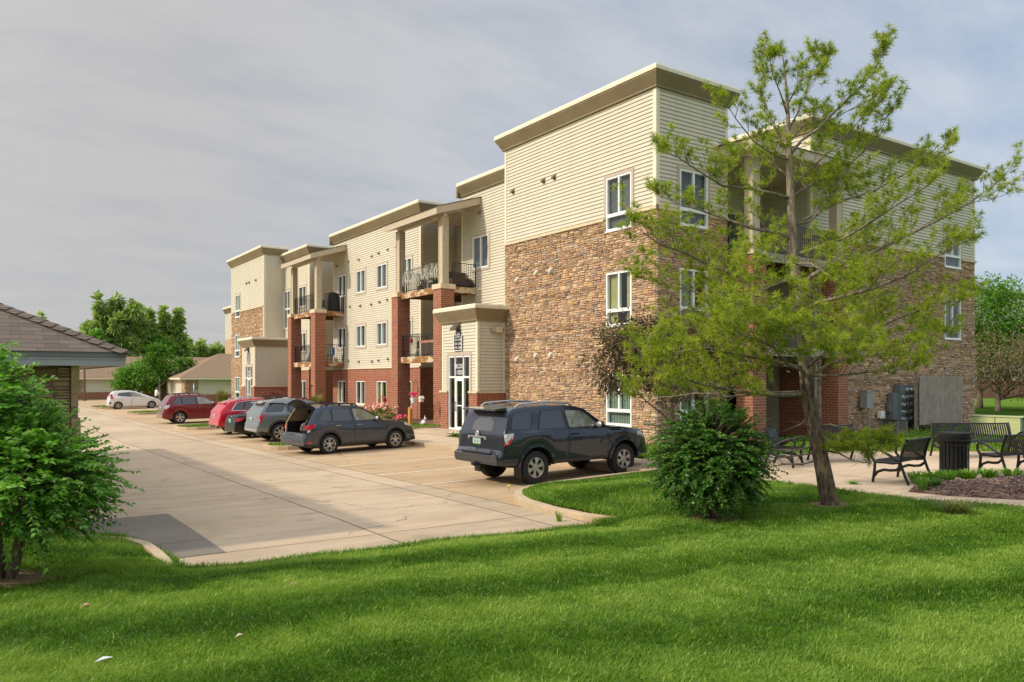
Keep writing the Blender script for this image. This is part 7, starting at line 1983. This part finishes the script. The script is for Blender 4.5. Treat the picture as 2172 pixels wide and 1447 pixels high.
# ------------------------------------------------------------------ benches: strap slats on cast end frames. local: seat faces -y (front), x along the bench
def bench_profile():
    # (y depth, z) from front lip to the top of the back
    return [(-.30,.40),(-.285,.435),(-.24,.445),(-.10,.425),(.06,.41),(.14,.425),(.185,.48),(.22,.60),(.265,.74),(.30,.83),(.33,.855)]
def make_bench(label, loc, rz, width, arms=(True, True), group='black strap benches round the plaza'):
    b = empty('park_bench', loc, rz, label, 'bench', group)
    pr = bench_profile(); n = int(width/0.062)
    s = MB()
    for k in range(n):
        x = -width/2+.05 + (width-.1)*k/(n-1); vs = []
        for (y, z) in pr: vs += [(x-.019,y,z),(x+.019,y,z),(x+.019,y+.004,z-.009),(x-.019,y+.004,z-.009)]
        s.add(vs, [(4*i+j, 4*i+(j+1)%4, 4*i+4+(j+1)%4, 4*i+4+j) for i in range(len(pr)-1) for j in range(4)])
    s.tube([(-width/2+.03,-.285,.425),(width/2-.03,-.285,.425)], .014, 6); s.tube([(-width/2+.03,.325,.85),(width/2-.03,.325,.85)], .017, 6); s.tube([(-width/2+.03,.15,.42),(width/2-.03,.15,.42)], .014, 6)
    s.build('slat_seat', M['bench'], b, local=True)
    for i, x in enumerate((-width/2, width/2)):
        s = MB()
        def bar(pts, w_=.022, t=.056):
            P_ = []
            for (y, z) in pts: P_.append((x, y, z))
            s.tube(P_, [t*.5]*len(P_), 8)
        # front leg, rear leg, the arched brace, the back upright
        bar([(-.31,0),(-.295,.12),(-.275,.26),(-.27,.40)]); bar([(.36,0),(.31,.12),(.25,.28),(.205,.42),(.235,.60),(.29,.78),(.335,.87)])
        bar([(-.30,.10),(-.22,.21),(-.10,.26),(.02,.255),(.13,.27),(.22,.34)]); bar([(-.27,.40),(-.10,.405),(.06,.395),(.205,.42)])
        if arms[i]: bar([(-.275,.41),(-.345,.50),(-.345,.60),(-.29,.655),(-.20,.65),(-.02,.56),(.12,.48),(.20,.46)])
        s.build('end_frame', M['bench'], b, smooth=True, local=True, sharp=50)
    return b
PZ = 0.342
# direction: rz turns the bench's front (-y)
make_bench('front black bench seen from its end, facing away beside the mulch bed', (15.18, 8.42, PZ), R(188), 1.2)
make_bench('long bench facing the camera behind the litter bin, in front of the stone wall', (21.42, 9.88, PZ), R(-33), 2.05, (True, True))
make_bench('bench at the right edge of the photo, seen from behind at an angle', (18.25, 7.72, PZ), R(166), 1.15)
make_bench('bench behind the pine trunk with its dark back to the wall', (17.6, 11.35, PZ), R(-20), 1.25)
make_bench('small bench between the rounded bush and the pine trunk', (15.6, 11.45, PZ), R(20), .75)
# litter bins
def make_bin(label, loc, sc=1.0):
    b = empty('litter_bin', loc, 0, label, 'bin', 'slatted black litter bins')
    s = MB(); n = 22
    for k in range(n):
        a = 2*math.pi*k/n; x, y = math.cos(a), math.sin(a); M_ = .30
        vs = []
        for (r_, z) in ((.275,.03),(.275,.62),(.29,.70),(.325,.80)):
            for d in (-.022, .022): vs.append((x*r_-y*d, y*r_+x*d, z))
            for d in (.022, -.022): vs.append((x*(r_-.01)-y*d, y*(r_-.01)+x*d, z))
        s.add(vs, [(4*i+j, 4*i+(j+1)%4, 4*i+4+(j+1)%4, 4*i+4+j) for i in range(3) for j in range(4)])
    for z, r_ in ((.03,.28),(.655,.285),(.76,.312)): s.lathe([(r_-.012,z-.018),(r_+.006,z-.018),(r_+.006,z+.018),(r_-.012,z+.018),(r_-.012,z-.018)], (0,0,0), 28)
    for k in range(n//2):
        a = 4*math.pi*k/n; c = (.298*math.cos(a), .298*math.sin(a), .708)
        ring = [(c[0]-math.sin(a)*.032*math.cos(q), c[1]+math.cos(a)*.032*math.cos(q), c[2]+.032*math.sin(q)) for q in [2*math.pi*i/10 for i in range(11)]]
        s.tube(ring, .007, 5)
    s.build('slat_basket', M['bench'], b, local=True)
    s = MB(); s.lathe([(.24,.04),(.245,.72),(.30,.84),(.315,.90),(.30,.91),(.23,.86),(.22,.60)], (0,0,0), 26); s.build('liner_bag', M['cover'], b, smooth=True, local=True, sharp=40)
    b.scale = (sc, sc, sc); return b
make_bin('black slatted litter bin with bin bag in front of the long bench', (16.86, 8.23, PZ))
make_bin('second litter bin half hidden under the right bench', (20.9, 7.6, PZ))

# ------------------------------------------------------------------ utilities on the right face
s = MB(); u = empty('utility_box', (28.8, 17.2, .3), 0, 'light grey junction box on a conduit post against the stone', 'utility box')
s.box((28.50,17.18,1.24),(28.95,17.48,1.88)); s.box((28.48,17.16,1.86),(28.97,17.5,1.90)); s.build('cabinet', M['utility_light'], u); s = MB(); s.tube([(28.81,17.3,.28),(28.81,17.3,1.24)], .04, 8); s.build('conduit', M['galv'], u)
u = empty('meter_bank', (31.8, 17.4, .4), 0, 'dark grey electric meter bank with rows of round glass meters', 'meter')
s = MB(); s.box((30.55,17.3,.55),(31.0,17.52,1.80)); s.box((31.0,17.26,.55),(32.0,17.5,2.12)); s.box((32.0,17.22,.40),(32.85,17.5,2.0)); s.box((30.42,17.36,1.05),(30.55,17.5,1.45)); s.box((31.98,17.18,1.1),(32.06,17.24,1.35)); s.build('cabinet', M['utility'], u)
for j in range(5):
    for i in range(3):
        if j == 4 and i == 0: continue
        s = MB(); c = (31.2+i*.30, 17.26, .72+j*.29)
        s.lathe([(.105,0),(.105,-.05),(.095,-.06),(.09,-.14),(.06,-.165),(0,-.17)], c, 14, 'Y'); s.build('meter', M['chrome'], u, smooth=True, sharp=40)
s = MB(); s.tube([(32.55,17.35,.2),(32.55,17.35,.4)], .05, 8); s.tube([(31.5,17.38,.2),(31.5,17.38,.56)], .05, 8); s.build('conduit', M['galv'], u)
u = empty('screen_fence', (33.0, 16.7, .3), 0, 'weathered grey board screen on posts beside the meter bank', 'fence')
s = MB(); r = random.Random(4); x = 31.2
while x < 34.6:
    w_ = r.uniform(.11,.15); s.box((x+.006,16.56+r.uniform(0,.012),.52+r.uniform(-.01,.01)),(x+w_,16.59+r.uniform(0,.012),2.5+r.uniform(-.02,.02))); x += w_
s.build('boards', M['wood'], u)
s = MB(); s.box((31.2,16.6,.7),(34.6,16.66,.8)); s.box((31.2,16.6,2.2),(34.6,16.66,2.3)); s.build('rail', M['wood'], u)
for x in (31.25, 33.0, 34.5): s = MB(); s.box((x-.06,16.66,.2),(x+.06,16.78,2.45)); s.build('post', M['wood'], u)
u = empty('air_conditioner', (27.4, 15.5, .3), 0, 'dark grey louvred air conditioning condenser near the stone wall', 'air conditioner')
s = MB(); cx_, cy_ = 27.4, 15.5
s.box((cx_-.31,cy_-.31,.32),(cx_+.31,cy_+.31,.86)); s.box((cx_-.335,cy_-.335,.86),(cx_+.335,cy_+.335,.90)); s.lathe([(.27,.90),(.25,.93),(.05,.925),(0,.93)], (cx_,cy_,0), 20); s.build('core', M['plastic'], u)
s = MB()
for k in range(13):
    q = -.315+.63*k/12
    for (a, b) in (((cx_+q-.012,cy_-.3355),(cx_+q+.012,cy_-.315)),((cx_-.3355,cy_+q-.012),(cx_-.315,cy_+q+.012))): s.box((*a,.34),(*b,.86))
for (a, b) in ((-.335,-.335),(.25,-.335),(-.335,.25)): s.box((cx_+a-.005,cy_+b-.005,.32),(cx_+a+.085,cy_+b+.085,.86))
s.build('louvre', M['acgrey'], u)
s = MB(); u = empty('wall_box', (29.9, 17.45, .8), 0, 'small white outlet box low on the stone wall', 'utility box'); s.box((29.75,17.36,.80),(30.05,17.5,1.08)); s.box((29.78,17.34,.83),(30.02,17.37,1.05)); s.build('cover', M['signwhite'], u)
u = empty('transformer', (30.87, 13.47, .3), 0, 'pale green pad mounted utility cabinet right of the stone wall', 'utility cabinet')
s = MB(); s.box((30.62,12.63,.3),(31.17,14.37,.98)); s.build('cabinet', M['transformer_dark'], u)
s = MB(); s.box((30.58,12.66,.34),(30.62,13.48,.96)); s.box((30.58,13.51,.34),(30.62,14.35,.96)); s.box((30.56,12.57,.98),(31.22,14.42,1.02)); s.build('door_panel', M['transformer'], u)
s = MB(); s.ball((30.92,12.62,.60), (.05,.02,.06), 8, 6); s.prism([(30.88,.63),(30.96,.63),(30.92,.76)], 'Y', 12.605, 12.62); s.build('drop_emblem', M['signwhite'], u)
# ------------------------------------------------------------------ drive-side odds and ends
u = empty('parking_sign', (16.6, 74.6, -.14), 0, 'blue reserved parking sign on a thin post by the far garages', 'sign')
s = MB(); s.tube([(16.6,74.6,-.14),(16.6,74.6,1.3)], .03, 6); s.build('post', M['galv'], u); s = MB(); s.box((16.56,74.42,1.2),(16.585,74.78,2.0)); s.build('panel', M['bluesign'], u); s = MB(); s.box((16.55,74.5,1.5),(16.56,74.7,1.8)); s.build('symbol', M['signwhite'], u)
u = empty('lamp_post', (10.6, 100.5, -.1), 0, 'thin dark post beside the farthest garage at the left', 'post'); s = MB(); s.tube([(10.6,100.5,-.1),(10.6,100.5,4.2)], .09, 8); s.build('pole', M['bronze'], u); s = MB(); s.tube([(10.6,100.5,-.1),(10.6,100.5,.05)], .2, 10); s.build('base', M['bronze'], u)
# person in white behind the white hatchback
pe = empty('person', (13.9, 77.2, -.14), R(20), 'person in white shirt and dark trousers standing behind the white hatchback', 'person')
bm = bmesh.new()
J = {'pel':(0,0,.95),'sp':(0,0,1.15),'ch':(.02,0,1.35),'nk':(.03,0,1.50),'hd':(.05,0,1.58),'ht':(.05,0,1.72),'ls':(.02,.17,1.42),'le':(.05,.23,1.16),'lh':(.16,.20,.96),'rs':(.02,-.17,1.42),'re':(.08,-.24,1.18),'rh':(.22,-.20,1.04),
     'lk':(.04,.10,.50),'la':(.0,.11,.08),'lt':(.16,.12,.03),'rk':(.02,-.10,.50),'ra':(-.04,-.11,.08),'rt':(.12,-.12,.03)}
RD = {'pel':.14,'sp':.125,'ch':.14,'nk':.055,'hd':.085,'ht':.075,'ls':.06,'le':.045,'lh':.04,'rs':.06,'re':.045,'rh':.04,'lk':.065,'la':.045,'lt':.035,'rk':.065,'ra':.045,'rt':.035}
me = bpy.data.meshes.new('body'); names = list(J); 
me.from_pydata([J[n] for n in names], [(names.index(a), names.index(b)) for a, b in (('pel','sp'),('sp','ch'),('ch','nk'),('nk','hd'),('hd','ht'),('ch','ls'),('ls','le'),('le','lh'),('ch','rs'),('rs','re'),('re','rh'),('pel','lk'),('lk','la'),('la','lt'),('pel','rk'),('rk','ra'),('ra','rt'))], [])
bo = bpy.data.objects.new('body', me); col.objects.link(bo); bo.parent = pe
sk = bo.modifiers.new('skin', 'SKIN')
for i, n in enumerate(names): me.skin_vertices[0].data[i].radius = (RD[n], RD[n])
me.skin_vertices[0].data[0].use_root = True
bo.modifiers.new('sub', 'SUBSURF').levels = 1
mm, ntp, bp = nmat('person_clothes'); z_ = N(ntp, 'ShaderNodeSeparateXYZ'); ntp.links.new(objco(ntp), z_.inputs[0])
rp = ramp(ntp, math_(ntp, 'DIVIDE', z_.outputs[2], 1.8), [(0.0,(.03,.03,.03)),(.53,(.03,.03,.035)),(.54,(.8,.8,.82)),(.83,(.42,.26,.18)),(.93,(.02,.015,.012))]); ntp.nodes[-1].color_ramp.interpolation = 'CONSTANT' if hasattr(ntp.nodes[-1], 'color_ramp') else None
ntp.links.new(rp, bp.inputs['Base Color']); me.materials.append(mm)
s = MB(); s.ball((.035,0,1.70), (.10,.09,.085), 10, 8); s.build('hair', M['cover'], pe, local=True, smooth=True)

# ------------------------------------------------------------------ things on and by the balconies
def pot_plant(loc, label, h, r0, seed, mat='bushleaf'):
    u = empty('potted_plant', loc, 0, label, 'plant'); s = MB(); x, y, z = loc
    s.lathe([(0,0),(r0*.7,0),(r0,.26),(r0*1.08,.28),(r0*.9,.28),(0,.26)], loc, 14); s.build('pot', M['clay'], u)
    s = MB(); rr = random.Random(seed)
    for k in range(3): s.tube([(x,y,z+.25),(x+rr.uniform(-.06,.06),y+rr.uniform(-.06,.06),z+h*.5),(x,y,z+h*.75)], [.02,.015,.01], 5)
    s.build('stem', M['bark2'], u)
    rg = np.random.default_rng(seed); n = 420; P = unit(rg, n)*np.array([.30,.30,.22])*rg.uniform(.4,1,(n,1))+np.array([x,y,z+h*.82]); L = rg.uniform(.06,.11,n)
    V, F = leaf_arrays(P, unit(rg, n)+np.array([0,0,.2]), L, L*.25, rg); np_mesh('foliage', V, F, M[mat], u, rg.uniform(0,.7,n)); return u
pot_plant((17.75, 33.5, 6.53), 'dark leafy potted plant on the near third floor balcony', .85, .16, 3)
pot_plant((17.8, 31.95, 6.53), 'small dark plant in a pot beside the white wicker chair', .42, .12, 4)
u = empty('wicker_chair', (17.95, 32.4, 6.53), 0, 'white wicker armchair on the near third floor balcony', 'chair'); x, y, z = 17.95, 32.4, 6.53
s = MB(); s.box((x-.25,y-.25,z+.36),(x+.25,y+.25,z+.43)); s.build('seat', M['wicker'], u)
s = MB()
for k in range(9):
    a = math.pi*k/8; s.tube([(x+.25,y-.26+.52*k/8,z+.43),(x+.30,y-.28+.56*k/8,z+.62+.32*math.sin(a))], .014, 5)
s.tube([(x+.30,y-.28+.56*k/12,z+.62+.32*math.sin(math.pi*k/12)) for k in range(13)], .022, 6)
for k in range(6): s.tube([(x+.27,y-.26,z+.46+k*.05),(x+.29,y+.26,z+.46+k*.05)], .008, 4)
s.build('backrest', M['wicker'], u)
for q in (-1, 1):
    s = MB(); s.tube([(x-.27,y+q*.27,z+.02),(x-.27,y+q*.27,z+.62),(x,y+q*.29,z+.66),(x+.28,y+q*.28,z+.64)], .022, 6)
    for k in range(6): s.tube([(x-.25+.09*k,y+q*.27,z+.44),(x-.25+.09*k,y+q*.28,z+.63)], .008, 4)
    s.build('armrest', M['wicker'], u)
for a in (-.24,.24):
    for b in (-.24,.24): s = MB(); s.tube([(x+a,y+b,z),(x+a,y+b,z+.37)], .022, 6); s.build('leg', M['wicker'], u)
# wire of fairy lights tangled along the rail
s = MB(); rr = random.Random(8); pts = []
for k in range(420): pts.append((17.40+rr.uniform(-.035,.035), 31.15+3.5*k/420+rr.uniform(-.09,.09), 7.25+.28*math.sin(k*.9)+rr.uniform(-.16,.22)))
s.tube(pts, .007, 4); u = s.build('light_string', M['wicker']); tag(u, 'tangled pale light string wound along the near top balcony rail', 'string lights')
u = empty('balcony_couch', (18.3, 30.9, 6.53), 0, 'dark brown cushioned seat behind the side rail of the near top balcony', 'chair'); s = MB(); s.box((18.0,30.8,6.62),(19.0,31.4,6.95)); s.build('seat', M['chocolate'], u); s = MB(); s.box((18.0,31.35,6.62),(19.0,31.5,7.3)); s.build('backrest', M['chocolate'], u)
# second floor, near bay
u = empty('deck_box', (17.6, 32.3, 3.42), 0, 'brown panel with tan cloth top along the second floor balcony rail', 'box'); s = MB(); s.box((17.52,31.2,3.5),(17.62,33.0,4.05)); s.build('panel', M['chocolate'], u); s = MB(); s.box((17.5,31.2,4.05),(17.68,33.05,4.17)); s.build('top', M['salmon'], u)
u = empty('garden_lantern', (17.62, 33.35, 3.42), 0, 'small black lantern ornament hanging at the second floor rail', 'lantern'); s = MB(); s.lathe([(0,.75),(.05,.72),(.06,.6),(.02,.55),(.055,.50),(.055,.40),(0,.38)], (17.55,33.35,3.42), 10); s.build('lantern_body', M['black'], u)
u = empty('hanging_ornament', (17.5, 33.95, 4.1), 0, 'red hanging ornament on the second floor balcony', 'ornament'); s = MB(); s.ball((17.5,33.95,4.2), (.09,.09,.12), 8, 6); s.build('red_ball', M['redlamp'], u); s = MB(); s.tube([(17.5,33.95,4.3),(17.5,33.95,4.5)], .006, 4); s.build('cord', M['black'], u)
for (y_, lb) in ((33.8,'white jar at the left of the second floor balcony'),(33.1,'white jar beside the brown panel on the second floor balcony')):
    u = empty('ceramic_jar', (17.7, y_, 3.42), 0, lb, 'jar'); s = MB(); s.lathe([(0,0),(.1,0),(.13,.14),(.11,.34),(.07,.38),(.09,.42),(0,.42)], (17.7,y_,3.42), 12); s.build('jar_body', M['wicker'], u, smooth=True)
# far bay: covered grill, chairs, kettle grill, blue chair
u = empty('covered_grill', (18.5, 46.4, 6.53), 0, 'grill under a black cover at the far top balcony corner', 'grill'); s = MB()
s.lathe([(.40,0),(.42,.5),(.40,.95),(.34,1.12),(.18,1.2),(0,1.22)], (18.5,46.4,6.53), 12); s.build('cover_sheet', M['cover'], u, smooth=True); s = MB()
for k in range(12):
    a = 6.28*k/12; s.tube([(18.5+.42*math.cos(a),46.4+.42*math.sin(a),6.55),(18.5+.36*math.cos(a),46.4+.36*math.sin(a),7.55)], [.03,.01], 5)
s.build('cover_fold', M['cover'], u)
u = empty('balcony_chair', (17.9, 47.2, 6.53), 0, 'low black chair behind the far top balcony rail', 'chair'); s = MB(); s.box((17.7,46.95,6.85),(18.15,47.45,6.9)); s.build('seat', M['black'], u); s = MB(); s.box((18.12,46.95,6.9),(18.17,47.45,7.3)); s.build('backrest', M['black'], u)
for a in (17.72,18.12):
    for b in (46.98,47.42): s = MB(); s.tube([(a,b,6.53),(a,b,6.86)], .015, 5); s.build('leg', M['black'], u)
u = empty('kettle_grill', (17.9, 47.6, 3.42), 0, 'black kettle grill on the far second floor balcony', 'grill'); s = MB(); s.ball((17.9,47.6,4.25), (.36,.36,.26), 14, 8); s.build('bowl', M['cover'], u, smooth=True)
for k in range(3): s = MB(); a = 2.1*k; s.tube([(17.9+.3*math.cos(a),47.6+.3*math.sin(a),3.42),(17.9+.15*math.cos(a),47.6+.15*math.sin(a),4.1)], .015, 5); s.build('leg', M['black'], u)
u = empty('folding_chair', (18.3, 46.35, 3.42), 0, 'blue folding chair on the far second floor balcony', 'chair'); s = MB(); s.box((18.05,46.15,3.82),(18.5,46.6,3.86)); s.build('seat', M['blue'], u); s = MB(); s.box((18.48,46.15,3.86),(18.52,46.6,4.3)); s.build('backrest', M['blue'], u)
for a in (18.07,18.48):
    for b in (46.18,46.57): s = MB(); s.tube([(a,b,3.42),(a,b,3.83)], .015, 5); s.build('leg', M['blue'], u)
u = empty('gas_cylinder', (17.7, 48.5, 3.42), 0, 'pale gas cylinder beside the kettle grill', 'cylinder'); s = MB(); s.lathe([(0,0),(.15,.02),(.15,.42),(.1,.52),(.05,.55),(.05,.62),(0,.62)], (17.7,48.5,3.42), 12); s.build('tank', M['signwhite'], u, smooth=True)
# flower hooks, post, ornaments by the near bay
u = empty('shepherd_hook', (16.3, 31.0, .3), 0, 'thin metal double hook holding baskets before the near balcony', 'hook'); s = MB()
s.tube([(16.3,31.0,.3),(16.3,31.0,2.05),(16.3,31.06,2.22),(16.3,31.2,2.28),(16.3,31.36,2.2),(16.3,31.4,2.02)], .012, 6); s.tube([(16.3,31.0,1.75),(16.3,30.9,1.95),(16.3,30.75,1.98),(16.3,30.66,1.85),(16.3,30.66,1.72)], .011, 6); s.build('hook_rod', M['bronze'], u)
u = empty('hanging_basket', (16.3, 31.4, 1.5), 0, 'hanging basket of pink geraniums on the metal hook', 'flower basket'); s = MB(); s.lathe([(0,1.28),(.1,1.3),(.15,1.52),(.13,1.52),(0,1.5)], (16.3,31.4,0), 12); s.build('pot', M['signwhite'], u); s = MB(); rr = random.Random(9)
for k in range(40): s.ball((16.3+rr.gauss(0,.09),31.4+rr.gauss(0,.10),1.68+rr.gauss(0,.06)), rr.uniform(.025,.045), 6, 4)
s.build('blossoms', M['pink'], u); s = MB(); s.tube([(16.3,31.4,1.52),(16.3,31.4,2.02)], .005, 4); s.build('cord', M['black'], u)
u = empty('bird_feeder', (16.3, 30.66, 1.4), 0, 'small white bird feeder on the lower hook arm', 'feeder'); s = MB(); s.box((16.22,30.58,1.35),(16.38,30.74,1.5)); s.prism([(30.54,1.5),(30.78,1.5),(30.66,1.62)], 'X', 16.2, 16.4); s.build('house', M['wicker'], u); s = MB(); s.tube([(16.3,30.66,1.6),(16.3,30.66,1.72)], .005, 4); s.build('cord', M['black'], u)
u = empty('wooden_post', (16.2, 31.5, .3), 0, 'short orange wooden post beside the pink flowers', 'post'); s = MB(); s.box((16.12,31.42,.25),(16.28,31.58,1.02)); s.prism([(31.41,1.02),(31.59,1.02),(31.5,1.10)], 'X', 16.11, 16.29); s.build('post_body', M['orangewood'], u)
u = empty('wind_spinner', (16.2, 34.4, .3), 0, 'round red wire garden spinner above the salmon flowers', 'ornament'); s = MB()
for k in range(5):
    a = math.pi*k/5; s.tube([(16.2+.2*math.cos(a)*math.sin(q),34.4+.2*math.sin(a)*math.sin(q),1.35+.2*math.cos(q)) for q in [2*math.pi*i/16 for i in range(17)]], .010, 4)
s.build('wire_globe', M['redlamp'], u); s = MB(); s.tube([(16.2,34.4,.3),(16.2,34.4,1.16)], .012, 5); s.build('stake', M['black'], u)
u = empty('garden_statue', (16.6, 31.0, .3), 0, 'small white animal statue at the foot of the grass clump', 'statue'); s = MB(); s.ball((16.6,31.0,.42), (.1,.16,.12), 10, 7); s.ball((16.6,30.85,.60), (.065,.07,.075), 8, 6); s.prism([(30.80,.64),(30.85,.64),(30.83,.74)], 'X', 16.55, 16.58); s.tube([(16.6,31.12,.4),(16.6,31.28,.38),(16.6,31.38,.42)], [.03,.02,.01], 5); s.build('figure', M['signwhite'], u, smooth=True)
u = empty('yard_sign', (16.9, 45.0, .3), 0, 'black solar light on a stake among the straw coloured grass', 'light'); s = MB(); s.tube([(16.5,44.7,.3),(16.5,44.7,1.9)], .012, 5); s.lathe([(0,1.9),(.09,1.9),(.06,1.99),(0,2.02)], (16.5,44.7,0), 10); s.build('stake', M['black'], u)
u = empty('stone_row', (15.9, 28.6, .3), 0, 'row of pale splash stones on the walk by the entrance', 'stones'); s = MB(); rr = random.Random(3)
for k in range(16): s.ball((15.2+rr.uniform(-.2,.2), 25.4+rr.uniform(-.6,.6), .30+rr.uniform(0,.03)), (rr.uniform(.04,.08),rr.uniform(.05,.09),.04), 7, 5)
u.location = (15.2, 25.4, .3); WL[u.name] = Vector((15.2,25.4,.3)); s.build('pebbles', M['ledge'], u)
